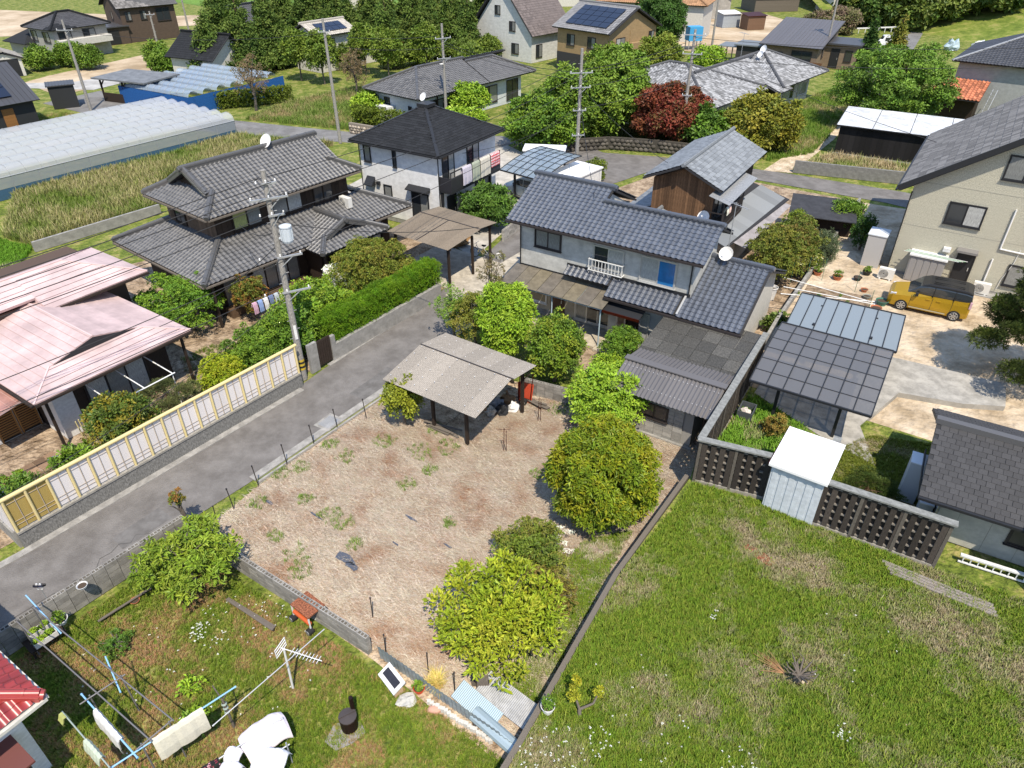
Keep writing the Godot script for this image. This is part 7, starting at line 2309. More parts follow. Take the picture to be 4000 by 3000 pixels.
	leafy("camellia", "glossy dark camellia with yellowish shoots behind the yellow fence", "bush", -15.4, 22.2, 1.15, 1.1, 1.3, [[0.08, 0.115, 0.02], [0.06, 0.10, 0.016], [0.19, 0.17, 0.02]], {"n": 18, "density": 36.0})
	var pn := thing("garden_pine", "spreading cloud-pruned pine behind the yellow fence", "tree", -14.7, 24.5, 0.0, 20)
	lum = []
	for q in [[0, 1.5, 0], [0.7, 1.2, 0.2], [-0.7, 1.1, -0.1], [0.2, 1.0, 0.8], [-0.2, 0.9, -0.8], [0.9, 0.8, -0.5]]:
		lum.append([Vector3(q[0], q[1], q[2]), Vector3(0.5, 0.16, 0.5)])
	trunk(pn, Vector3.ZERO, Vector3(0.05, 1.4, 0), 0.08, lum, kw.wood)
	crown(pn, lum, 60.0, sprig("needle", 14, 0.11, 0.05, 0.7, 13), [[0.12, 0.135, 0.05], [0.09, 0.11, 0.04]], 1.0, "crown", leaf_mat("needle", 0.7))
	leafy("garden_bush", "low leafy bush on the white gravel beside the gate", "bush", -16.9, 20.9, 0.75, 0.5, 0.5, GREEN, {"n": 10, "density": 40.0})
	leafy("garden_bush", "small bush at the fence corner by the gate", "bush", -17.8, 19.2, 0.7, 0.5, 0.5, [[0.08, 0.15, 0.02], [0.11, 0.18, 0.02]], {"n": 10, "density": 36.0})
	leafy("garden_tree", "broad glossy tree beside the white house corner", "tree", -1.55, 45.4, 1.75, 1.4, 1.5, [[0.06, 0.12, 0.02], [0.08, 0.15, 0.02]], {"n": 20, "density": 26.0, "mesh": broad, "size": 1.2})
	leafy("garden_bush", "small orange-leaved bush at the foot of the white house", "bush", -3.7, 47.2, 0.7, 0.45, 0.55, RUST, {"n": 8, "density": 36.0, "mesh": small})
	# washing-line yard
	leafy("yard_tree", "spreading light green tree inside the block wall corner", "tree", -10.3, 15.4, 1.45, 0.7, 1.15, [[0.17, 0.24, 0.025], [0.21, 0.27, 0.03], [0.13, 0.2, 0.02]], {"n": 30, "lump": 0.26, "density": 22.0, "mesh": long_leaf, "size": 0.95})
	leafy("yard_sapling", "thin sapling with reddish leaves at the corner of the block walls", "tree", -11.35, 17.6, 0.32, 0.4, 1.6, RUST, {"n": 6, "density": 46.0, "mesh": small})
	leafy("herb_clump", "dark green rounded herb clump in the washing-line yard", "plant", -11.6, 12.9, 0.5, 0.3, 0.25, [[0.07, 0.14, 0.02], [0.09, 0.16, 0.02]], {"n": 8, "density": 70.0, "mesh": small, "size": 0.7})
	for q in [[-9.0, 11.6, "broad-leaved vegetable plant in the middle of the washing-line yard"], [-8.5, 10.6, "broad-leaved vegetable plant near the cream sheet"]]:
		leafy("vegetable_plant", q[2], "plant", q[0], q[1], 0.3, 0.16, 0.15, LIME, {"n": 5, "density": 40.0, "mesh": broad, "size": 0.9, "tr": 0.01})
	# car yard and right side
	leafy("yard_shrub", "orange-tipped shrub among the grass before the arched carport", "shrub", 10.3, 21.9, 0.5, 0.6, 0.75, [[0.20, 0.14, 0.03], [0.15, 0.15, 0.03]], {"h": 0.6, "n": 8, "density": 40.0, "mesh": small})
	var bz := thing("cloud_pine", "low cloud-pruned pine behind the board fence near the grey-roofed house", "tree", 12.5, 18.6, 0.8, 0)
	lum = []
	for q in [[0, 0.75, 0], [0.6, 0.6, 0.1], [-0.55, 0.65, 0.1], [0.2, 0.5, -0.6], [0.75, 0.4, 0.5], [-0.8, 0.35, 0.4]]:
		lum.append([Vector3(q[0], q[1], q[2]), Vector3(0.42, 0.13, 0.36)])
	trunk(bz, Vector3.ZERO, Vector3(0, 0.7, 0), 0.07, lum, kw.wood)
	crown(bz, lum, 90.0, sprig("needle", 14, 0.11, 0.05, 0.7, 13), PINE, 0.8, "crown", leaf_mat("needle", 0.7))
	var pt := thing("pine_tree", "tall dark pine overhanging the sandy yard beside the yellow car", "tree", 22.6, 26.0, 0.6, 0)
	lum = []
	for i in 26:
		var k := i / 26.0
		var a := i * 2.4
		var rr := 2.3 * (1.0 - k * 0.75)
		lum.append([Vector3(cos(a) * rr, 1.4 + k * 4.4, sin(a) * rr), Vector3(0.75, 0.32, 0.75)])
	trunk(pt, Vector3.ZERO, Vector3(0.1, 5.6, 0), 0.17, lum, kw.wood)
	crown(pt, lum, 42.0, sprig("needle", 14, 0.11, 0.05, 0.7, 13), [[0.05, 0.07, 0.016], [0.10, 0.13, 0.025], [0.04, 0.055, 0.014]], 1.6, "crown", leaf_mat("needle", 0.7))
	leafy("path_shrub", "grey-green wispy olive shrub on the narrow garden path", "shrub", 18.2, 39.0, 1.0, 1.2, 1.3, [[0.13, 0.16, 0.09], [0.10, 0.13, 0.07]], {"n": 14, "density": 24.0, "mesh": fine, "size": 1.2})
	leafy("path_shrub", "dark leafy shrub by the gate of the beige house", "shrub", 21.4, 43.6, 1.1, 1.0, 1.0, GREEN, {"h": 0.5, "n": 14, "density": 26.0})
	leafy("path_shrub", "dark narrow shrub against the beige house wall", "shrub", 21.2, 40.4, 0.6, 1.1, 1.2, DARK, {"h": 0.5, "n": 12, "density": 30.0})
	leafy("garden_tree", "tall mixed green garden tree beside the boarded house", "tree", 14.6, 36.4, 1.5, 1.7, 1.9, OLIVE, {"n": 20, "density": 24.0, "mesh": small, "size": 1.3})
	leafy("garden_tree", "spreading dark green garden tree against the boundary wall", "tree", 16.2, 38.2, 1.6, 1.6, 1.8, [[0.09, 0.13, 0.02], [0.12, 0.14, 0.025], [0.15, 0.12, 0.03]], {"n": 22, "density": 24.0, "mesh": small, "size": 1.3})
	leafy("garden_tree", "bright leaning shrub beside the black-felted store", "tree", 17.6, 41.8, 0.9, 1.1, 1.4, [[0.15, 0.2, 0.02], [0.11, 0.16, 0.02]], {"n": 14, "density": 24.0, "mesh": small, "size": 1.3})
	leafy("aspidistra", "clump of broad dark leaves by the wall of the white gable", "plant", 13.5, 31.6, 0.55, 0.4, 0.4, [[0.10, 0.14, 0.03], [0.07, 0.11, 0.02]], {"n": 8, "density": 40.0, "mesh": broad, "size": 1.5})

func vegetation_far() -> void:
	var big := sprig("spray2", 8, 0.34, 0.26, 0.4, 21)
	var o := {"n": 22, "lump": 0.4, "density": 9.0, "mesh": big, "size": 0.85}
	leafy("garden_tree", "broad bright green tree above the rubble wall", "tree", 6.2, 66.5, 3.6, 3.2, 3.0, [[0.11, 0.18, 0.02], [0.15, 0.22, 0.025], [0.08, 0.14, 0.018]], o)
	leafy("garden_tree", "tall airy light green tree beside the red-leaved one", "tree", 9.6, 68.6, 3.0, 3.6, 3.6, [[0.15, 0.23, 0.03], [0.12, 0.2, 0.025]], o)
	leafy("garden_tree", "dark green camellia-like tree over the curved carport", "tree", 2.6, 63.8, 3.0, 2.2, 2.2, GREEN, o)
	leafy("red_tree", "large crimson-leaved tree at the corner of the lichen-tiled house", "tree", 14.2, 65.0, 3.2, 2.5, 2.6, RED, {"n": 24, "lump": 0.38, "density": 12.0, "mesh": big, "size": 0.75})
	leafy("red_tree", "small crimson tree glimpsed among the green garden trees", "tree", 7.4, 72.0, 1.6, 1.4, 3.4, RED, o)
	leafy("garden_tree", "deep green shrub below the crimson tree", "tree", 16.6, 63.2, 2.0, 1.8, 1.7, [[0.07, 0.14, 0.02], [0.10, 0.18, 0.02]], o)
	leafy("garden_tree", "olive-gold tree before the lichen-tiled house", "tree", 21.4, 62.8, 3.0, 2.4, 2.2, [[0.17, 0.17, 0.02], [0.13, 0.15, 0.02], [0.21, 0.19, 0.025]], o)
	leafy("garden_tree", "gold-flecked shrub below the olive-gold tree", "tree", 24.0, 65.4, 1.8, 1.5, 1.4, [[0.2, 0.2, 0.03], [0.12, 0.15, 0.02]], o)
	leafy("big_tree", "large spreading zelkova with layered light green foliage over the white roof", "tree", 35.4, 69.4, 4.9, 3.4, 4.0, [[0.11, 0.2, 0.025], [0.14, 0.23, 0.03], [0.08, 0.14, 0.02]], {"n": 46, "lump": 0.27, "density": 9.0, "mesh": big, "size": 0.65, "tr": 0.3})
	leafy("garden_tree", "small fruit tree with yellow-green leaves before the bungalow veranda", "tree", -4.4, 73.6, 1.9, 1.4, 1.9, LIME, o)
	leafy("garden_bush", "low yellow-green bush below the bungalow veranda", "bush", -4.6, 70.0, 1.8, 0.9, 0.9, LIME, o)
	leafy("garden_bush", "bright yellow-green bush behind the trimmed hedge of the bungalow", "bush", -14.2, 73.4, 1.5, 1.2, 1.2, LIME, o)
	leafy("round_tree", "dense dark green clipped round tree behind the tan house", "tree", 20.2, 109.0, 3.6, 4.2, 4.4, [[0.04, 0.09, 0.016], [0.055, 0.115, 0.02]], {"n": 30, "lump": 0.3, "density": 10.0, "mesh": big, "size": 0.8, "even": 1})
	leafy("garden_tree", "yellow-green tree between the tan house and the lichen-tiled house", "tree", 17.6, 92.0, 2.6, 2.4, 2.4, [[0.15, 0.18, 0.025], [0.12, 0.17, 0.02]], o)
	leafy("garden_tree", "light green garden tree before the tan house", "tree", 10.8, 84.6, 2.6, 2.4, 2.6, [[0.12, 0.19, 0.025], [0.15, 0.2, 0.03]], o)
	leafy("garden_tree", "fresh green tree behind the lichen-tiled roof", "tree", 22.6, 88.6, 2.0, 1.8, 2.4, LIME, o)
	leafy("bare_tree", "leafless brownish tree by the blue-netted tunnels", "tree", -26.6, 77.0, 1.9, 2.2, 3.2, BARE, {"n": 14, "lump": 0.36, "density": 5.0, "mesh": big, "size": 0.4, "tr": 0.16})
	leafy("bare_tree", "pale leafless tree in the rough grass behind the leaning pole", "tree", -17.4, 84.0, 1.9, 2.0, 2.6, BARE, {"n": 12, "lump": 0.36, "density": 5.0, "mesh": big, "size": 0.4, "tr": 0.12})
	for q in [[-46.6, 101.5, "small bright tree before the brown gabled house"], [-43.4, 95.6, "light green bush behind the blue netting"], [-39.4, 94.8, "broad green bush beside the slate slope"], [-36.0, 92.6, "low green bush at the end of the netting"], [-57.8, 100.5, "dark rounded shrub before the hip-roofed grey house"], [-54.4, 98.5, "green shrub beside the far drive"], [-60.2, 98.0, "olive shrub beside the garage"]]:
		leafy("garden_bush", q[2], "bush", q[0], q[1], 1.6, 1.4, 1.3, [[0.09, 0.16, 0.02], [0.13, 0.2, 0.025]], o)
	# clipped hedges
	for q in [[-30.6, 77.2, -23.4, 80.6, 1.5, "square clipped dark hedge by the blue-netted tunnels"], [-15.4, 70.2, -7.4, 65.4, 1.9, "trimmed olive hedge on the stone wall of the bungalow"], [5.8, 53.0, 7.6, 55.6, 1.4, "trimmed bright hedge at the road junction beside the white store"]]:
		var d := Vector2(q[2] - q[0], q[3] - q[1])
		var t := thing("clipped_hedge", q[5], "hedge", q[0], q[1], 0.0, rad_to_deg(d.angle()))
		var lum := []
		var n := int(d.length() / 0.55)
		for i in n:
			for k in 3:
				for j in 2:
					lum.append([P(0.3 + i * 0.55, 0.3 + j * 0.5, 0.3 + k * (q[4] - 0.5) / 2.0), Vector3(0.42, 0.34, 0.4)])
		crown(t, lum, 14.0, sprig("spray3", 9, 0.16, 0.25, 0.5, 22), [[0.085, 0.12, 0.014], [0.11, 0.145, 0.016]], 1.0, "foliage")
	# the conifer wood in the middle distance
	rng.seed = 77
	var group := "conifers of the wood"
	for q in [[-33.0, 95.0, 9.0, 3.2], [-36.4, 99.0, 10.0, 3.4], [-39.0, 104.0, 9.0, 3.0], [-33.0, 106.0, 9.5, 3.0], [-29.0, 112.0, 9.5, 3.2], [-24.0, 112.5, 9.0, 3.0], [-19.5, 114.5, 9.0, 3.0], [-15.0, 112.0, 8.5, 3.0], [-11.5, 106.5, 8.0, 2.8], [-12.5, 117.0, 9.0, 3.2], [-8.0, 116.0, 9.0, 3.2], [-8.4, 110.0, 8.5, 2.8], [-4.5, 120.0, 9.5, 3.2], [-20.0, 122.0, 10.0, 3.4], [-27.0, 121.0, 10.0, 3.4], [-34.0, 117.0, 10.0, 3.4], [-39.0, 113.0, 9.0, 3.2], [-15.0, 124.0, 10.0, 3.4], [-9.0, 126.0, 10.0, 3.4], [-2.5, 112.0, 8.0, 2.6], [-36.5, 93.0, 7.5, 2.6], [-31.0, 100.0, 9.0, 3.0], [-22.0, 106.5, 8.5, 2.6], [-17.0, 106.0, 8.0, 2.8], [-13.5, 109.0, 8.5, 2.8], [-6.0, 106.5, 7.5, 2.4], [-31.0, 127.0, 10.0, 3.4], [-23.0, 131.0, 10.0, 3.4], [-14.0, 133.0, 10.0, 3.4], [-4.0, 130.0, 9.0, 3.2], [1.5, 118.0, 8.5, 2.6]]:
		conifer("tall dark conifer in the dense wood around the small cream house", q[0], q[1], q[2], q[3], [[0.07, 0.115, 0.02], [0.09, 0.14, 0.024], [0.05, 0.09, 0.016], [0.11, 0.15, 0.03]], group)
	for q in [[-25.4, 91.5], [-22.2, 89.6], [-18.2, 95.2], [-15.0, 92.6], [-10.6, 95.6]]:
		leafy("wood_edge_tree", "slim-trunked tree at the sunny edge of the conifer wood", "tree", q[0], q[1], 1.6, 2.0, 3.6, [[0.10, 0.155, 0.02], [0.13, 0.18, 0.025]], o.merged({"group": "slim trees at the wood edge"}))
	for q in [[-21.0, 98.6], [-15.4, 99.0], [-12.4, 101.0], [-6.0, 102.0], [-3.2, 104.6], [-5.2, 98.0]]:
		leafy("garden_bush", "bushy shrub in the clearing before the conifer wood", "bush", q[0], q[1], 1.7, 1.5, 1.4, [[0.10, 0.15, 0.02], [0.14, 0.19, 0.025], [0.08, 0.12, 0.02]], o.merged({"group": "shrubs before the wood"}))
	# hillside trees in the upper right
	for q in [[66.0, 131.0], [72.0, 133.0], [79.0, 131.0], [86.0, 134.0], [93.0, 132.0], [100.0, 134.0], [60.0, 135.0], [107.0, 131.0], [62.0, 140.0], [70.0, 150.0], [77.0, 146.0], [84.0, 156.0], [92.0, 150.0], [66.0, 160.0], [74.0, 164.0], [100.0, 160.0], [88.0, 168.0], [108.0, 166.0], [80.0, 136.0]]:
		leafy("hill_tree", "dark bushy tree on the wooded hillside", "tree", q[0], q[1], 4.2, 3.6, 3.2, [[0.05, 0.09, 0.016], [0.08, 0.12, 0.02], [0.11, 0.14, 0.025]], {"n": 24, "lump": 0.4, "density": 3.6, "mesh": sprig("spray4", 8, 0.6, 0.3, 0.4, 23), "size": 1.0, "group": "hillside trees", "h": clampf(((q[0] - 66.0) * 0.55 + (q[1] - 128.0) * 0.35) * 0.33, 0.0, 12.0)})
	for q in [[48.0, 122.0, "pinkish twiggy bush by the road bend"], [53.0, 127.0, "dull brown-green bush by the road guard rail"]]:
		leafy("road_bush", q[2], "bush", q[0], q[1], 2.6, 2.0, 1.8, [[0.18, 0.13, 0.09], [0.13, 0.13, 0.05]], o)
	conifer("thin dark conifer standing behind the zelkova", 45.6, 99.0, 6.5, 1.3, DARK)
	conifer("second thin conifer behind the zelkova with yellowish tips", 50.0, 101.0, 6.0, 1.5, OLIVE)
	rng.seed = 4242

func ground_cover() -> void:
	var t_meadow := tuft("meadow", 9, 0.2, 0.028, 0.11, 31, 0.5)
	var t_straw := tuft("straw", 10, 0.09, 0.016, 0.16, 32, 2.6)
	var t_tall := tuft("tall", 9, 0.75, 0.05, 0.25, 33, 0.4)
	var g := [[0.115, 0.185, 0.014], [0.15, 0.21, 0.018], [0.09, 0.155, 0.012], [0.18, 0.215, 0.03]]
	var dry := [[0.30, 0.245, 0.15], [0.24, 0.20, 0.11], [0.36, 0.30, 0.20]]
	var pale := [[0.46, 0.39, 0.31], [0.39, 0.32, 0.25], [0.51, 0.45, 0.37], [0.35, 0.26, 0.19]]
	var meadow := [[-1.2, 7.0], [0.3, 9.5], [3.4, 14.9], [6.6, 19.2], [8.6, 18.3], [10.1, 17.1], [13.3, 15.2], [15.8, 13.8], [17.6, 9.5], [11.5, 7.0]]
	grass("meadow_grass", "rough green meadow grass with dry patches on the raised plot", meadow, 64000, 0.8, t_meadow, g, dry, 0.33, 0.2, 0.8, 3)
	grass("fenced_grass", "tall fresh grass inside the board fences before the carport", [[6.9, 19.7], [8.9, 18.7], [9.4, 20.2], [11.2, 19.6], [12.0, 21.6], [10.2, 24.6]], 3200, 0.8, t_meadow, [[0.09, 0.19, 0.014], [0.12, 0.23, 0.02]], dry, 0.5, 0.3, 1.5, 5)
	grass("yard_lawn", "short yellow-green lawn behind the board fence", [[11.6, 19.6], [12.6, 21.2], [14.2, 22.0], [16.6, 21.4], [15.4, 19.2], [13.6, 16.6], [12.0, 17.6]], 6000, 0.805, t_meadow, [[0.11, 0.14, 0.015], [0.14, 0.16, 0.02]], dry, 0.35, 0.3, 0.5, 6)
	grass("dry_grass", "matted pale dry grass covering the empty plot", [[-10.8, 17.5], [-9.5, 19.9], [-5.2, 26.2], [-1.9, 22.6], [0.0, 25.6], [2.6, 25.8], [5.6, 26.4], [6.8, 24.0], [9.4, 22.4], [6.0, 19.4], [3.1, 15.3], [0.0, 9.9], [-3.8, 12.9]], 46000, -0.012, t_straw, pale, [[0.28, 0.15, 0.085], [0.34, 0.24, 0.17]], 0.34, 0.5, 1.0, 7, "straw")
	grass("plot_weeds", "green weeds creeping in at the foot of the meadow wall", [[-0.2, 11.0], [1.0, 15.3], [2.6, 17.2], [4.2, 17.6], [2.9, 15.2], [0.7, 11.2]], 5500, -0.012, t_meadow, g, pale, 0.3, 0.6, 0.8, 8)
	grass("meadow_weeds", "broad-leaved weed clumps among the meadow grass", meadow, 2400, 0.84, sprig("broad", 7, 0.13, 0.28, 0.5, 5), [[0.09, 0.155, 0.012], [0.13, 0.195, 0.02], [0.16, 0.2, 0.03]], dry, 0.5, 0.9, 0.5, 17, "weeds")
	grass("fallen_stalks", "long broken stalks lying over the dry plot", [[-10.4, 17.6], [-5.2, 25.8], [2.6, 25.4], [8.6, 22.0], [3.0, 15.4], [-3.8, 13.2]], 2600, 0.04, tuft("stalk", 3, 0.09, 0.014, 0.3, 61, 4.5), [[0.42, 0.36, 0.28], [0.36, 0.29, 0.21]], [[0.25, 0.14, 0.085], [0.22, 0.19, 0.17]], 0.1, 0.8, 1.0, 18, "straw")
	# scattered weed tufts on the dry plot
	var where := []
	var tint := PackedColorArray()
	for q in [[-7.4, 22.4, 0.35], [-6.6, 21.6, 0.4], [-8.2, 21.0, 0.35], [-5.2, 22.6, 0.5], [-3.6, 22.0, 0.6], [-2.6, 22.2, 0.5], [-4.0, 20.0, 0.4], [-6.6, 18.4, 0.45], [-6.0, 18.0, 0.4], [-7.6, 19.2, 0.3], [-7.2, 16.6, 0.5], [-7.0, 15.8, 0.4], [-5.4, 17.0, 0.3], [-2.2, 18.0, 0.25], [-9.4, 19.0, 0.4], [-3.2, 20.8, 0.3], [-8.2, 17.4, 0.3], [-1.0, 14.6, 0.3], [1.0, 20.6, 0.3], [2.0, 24.8, 0.5], [-3.2, 23.4, 0.35], [-8.9, 20.6, 0.35]]:
		for k in 40:
			var a := rnd(0, TAU)
			var r: float = q[2] * sqrt(rng.randf())
			var s := rnd(0.5, 1.0)
			where.append(Transform3D(Basis(Vector3.UP, rnd(0, TAU)).scaled(Vector3(s, s, s)), P(q[0] + cos(a) * r, q[1] + sin(a) * r, -0.012)))
			tint.append(mix_color([[0.10, 0.17, 0.02], [0.13, 0.2, 0.03]]))
	tag(scatter_node(self, numbered("weed_tufts"), t_meadow, leaf_mat("blade", 0.75), where, tint), "scattered green weed tufts dotting the dry plot", "weeds", "", "stuff")
	grass("yard_grass", "patchy short grass of the washing-line yard", [[-17.6, 8.4], [-14.4, 12.6], [-11.2, 16.9], [-7.6, 14.6], [-3.9, 12.2], [-2.0, 10.9], [0.1, 9.4], [-0.5, 7.2], [-12, 6.8]], 38000, -0.03, t_meadow, [[0.12, 0.18, 0.016], [0.095, 0.15, 0.014], [0.16, 0.205, 0.022]], [[0.33, 0.19, 0.09], [0.30, 0.2, 0.1]], 0.16, 0.35, 0.55, 9)
	grass("garden_weeds", "thin grass and moss patches in the left gardens", [[-16.6, 17.8], [-9.9, 27.0], [-11.0, 29.0], [-14.0, 31.0], [-16.0, 29.0], [-14.6, 26.4], [-18.4, 20.4]], 3500, -0.016, t_meadow, [[0.09, 0.14, 0.02], [0.12, 0.16, 0.02]], dry, 0.1, 0.5, 0.8, 10)
	grass("reed_bed", "tall straw-coloured bamboo grass beside the long greenhouse", [[-36.8, 51.4], [-25.2, 67.0], [-16.0, 64.4], [-20.6, 60.6], [-27.4, 55.4], [-25.2, 48.6], [-30.2, 42.2], [-33.0, 43.6]], 16000, 0.0, t_tall, [[0.27, 0.24, 0.11], [0.21, 0.20, 0.08], [0.31, 0.27, 0.14], [0.15, 0.17, 0.04]], [[0.11, 0.17, 0.02], [0.09, 0.14, 0.02]], 0.22, 0.12, 0.9, 11)
	grass("field_grass", "bright green grass at the edge of the reed bed", [[-40.0, 50.0], [-33.4, 43.4], [-30.4, 42.0], [-29.6, 39.0], [-30.2, 36.0], [-36.0, 38.0]], 7000, -0.03, t_meadow, [[0.08, 0.18, 0.012], [0.1, 0.21, 0.014]], dry, 0.6, 0.2, 1.2, 12)
	grass("verge_grass", "rough grass on the plot behind the leaning pole", [[-15.0, 69.4], [-26.6, 73.4], [-24.0, 80.0], [-18.0, 88.0], [-12.0, 86.0], [-16.0, 76.0]], 6000, -0.03, t_tall, [[0.12, 0.19, 0.03], [0.16, 0.2, 0.05], [0.09, 0.15, 0.02]], [[0.30, 0.23, 0.12]], 0.25, 0.12, 0.7, 13)
	grass("bank_grass", "long grass along the gravel track up the slope", [[21.5, 60.0], [26.0, 62.0], [36.0, 78.0], [41.0, 90.0], [34.0, 84.0], [29.0, 76.0], [25.0, 70.0]], 6000, -0.03, t_tall, [[0.10, 0.18, 0.02], [0.13, 0.2, 0.03]], [[0.36, 0.28, 0.16]], 0.3, 0.15, 0.6, 14)
	grass("bank_grass", "dry tan grass spilling over the block wall by the road", [[22.9, 57.4], [31.5, 54.0], [33.0, 57.5], [27.0, 60.6]], 2600, 0.0, t_tall, [[0.40, 0.32, 0.19], [0.32, 0.25, 0.14]], [[0.12, 0.19, 0.02]], 0.15, 0.3, 0.9, 15)
	grass("far_grass", "green grass of the plots near the black house", [[-52.0, 72.0], [-46.0, 76.2], [-38.6, 71.2], [-40.4, 68.4], [-45.4, 61.4], [-58.0, 60.0]], 5000, -0.03, t_tall, [[0.11, 0.19, 0.02], [0.15, 0.2, 0.03]], [[0.35, 0.26, 0.14]], 0.35, 0.12, 0.45, 16)
	# white daisies
	where = []
	tint = PackedColorArray()
	for q in [[1.0, 9.2, 0.9, 60, 0.95], [2.2, 9.6, 0.5, 20, 0.95], [5.5, 9.0, 0.5, 16, 0.95], [4.2, 9.8, 0.5, 10, 0.95], [6.0, 13.4, 0.2, 8, 0.95], [8.4, 9.9, 0.3, 16, 0.95], [-9.4, 13.4, 0.35, 40, 0.15], [-8.6, 13.6, 1.2, 40, 0.15], [-7.0, 14.0, 1.0, 30, 0.15], [-11.0, 12.4, 1.6, 14, 0.15], [-9.6, 11.0, 1.4, 14, 0.15], [3.4, 10.6, 1.6, 12, 0.95], [9.6, 12.0, 1.5, 8, 0.95], [-6.8, 11.6, 1.2, 10, 0.15]]:
		for k in q[3]:
			var a := rnd(0, TAU)
			var r: float = q[2] * sqrt(rng.randf())
			var s := rnd(0.8, 1.2)
			where.append(Transform3D(Basis(Vector3.UP, rnd(0, TAU)).scaled(Vector3(s, s, s)), P(q[0] + cos(a) * r, q[1] + sin(a) * r, q[4])))
			tint.append(Color(0.8, 0.8, 0.76))
	tag(scatter_node(self, numbered("daisy_flowers"), sprig("daisy", 6, 0.024, 0.4, 0.15, 41), leaf_mat("petals", 0.7), where, tint), "tiny white flowers sprinkled through the grass", "flowers", "", "stuff")

# ---------------------------------------------------------------- vehicles
# rings of points along x, each ring a list of Vector3; joined and closed at both ends
func loft(mb: MB, rings: Array) -> void:
	for i in rings.size() - 1:
		var a: Array = rings[i]
		var b: Array = rings[i + 1]
		var ctr := Vector3.ZERO
		for p in a + b:
			ctr += p
		ctr /= a.size() + b.size()
		for k in a.size():
			var j := (k + 1) % a.size()
			mb.fq(a[k], a[j], b[j], b[k], ctr)
	for e in [0, rings.size() - 1]:
		var r: Array = rings[e]
		var c := Vector3.ZERO
		for p in r:
			c += p
		c /= r.size()
		var inside: Vector3 = rings[1 if e == 0 else e - 1][0]
		for k in r.size():
			mb.ft(c, r[k], r[(k + 1) % r.size()], Vector3(inside.x, c.y, c.z))

func ring(x: float, w: float, inset: float, h0: float, h1: float, top_in: float) -> Array:
	var o := []
	var m := h0 + (h1 - h0) * 0.35
	for q in [[inset + 0.05, h0], [inset, m], [inset + 0.01, h1 - (h1 - h0) * 0.22], [inset + top_in, h1]]:
		o.append(P(x, q[0], q[1]))
	for q in [[inset + top_in, h1], [inset + 0.01, h1 - (h1 - h0) * 0.22], [inset, m], [inset + 0.05, h0]]:
		o.append(P(x, w - q[0], q[1]))
	return o

func wheel(t: Node3D, x: float, f: float, r: float, out: float) -> void:
	var mb := MB.new()
	mb.tube(P(x, f - 0.09, r), P(x, f + 0.09, r), r, r, 20)
	var w := part(t, "wheel", MB.new(), kw.black)
	part(w, "tyre", mb, M("tyre rubber", 0.02, 0.02, 0.021, 0.85))
	mb = MB.new()
	mb.tube(P(x, f + out * 0.092, r), P(x, f + out * 0.096, r), r * 0.68, r * 0.68, 18)
	part(w, "rim_back", mb, kw.black)
	mb = MB.new()
	for k in 7:
		var a := TAU * k / 7
		mb.bar(P(x, f + out * 0.1, r), P(x + cos(a) * r * 0.64, f + out * 0.1, r + sin(a) * r * 0.64), 0.05, 0.016, Vector3(0, 0, 1))
	for k in 18:
		var a := TAU * k / 18
		var b := TAU * (k + 1) / 18
		mb.tube(P(x + cos(a) * r * 0.66, f + out * 0.098, r + sin(a) * r * 0.66), P(x + cos(b) * r * 0.66, f + out * 0.098, r + sin(b) * r * 0.66), 0.014, 0.014, 4, false)
	part(w, "rim", mb, M("alloy", 0.5, 0.5, 0.5, 0.35, {"metal": 0.7}))

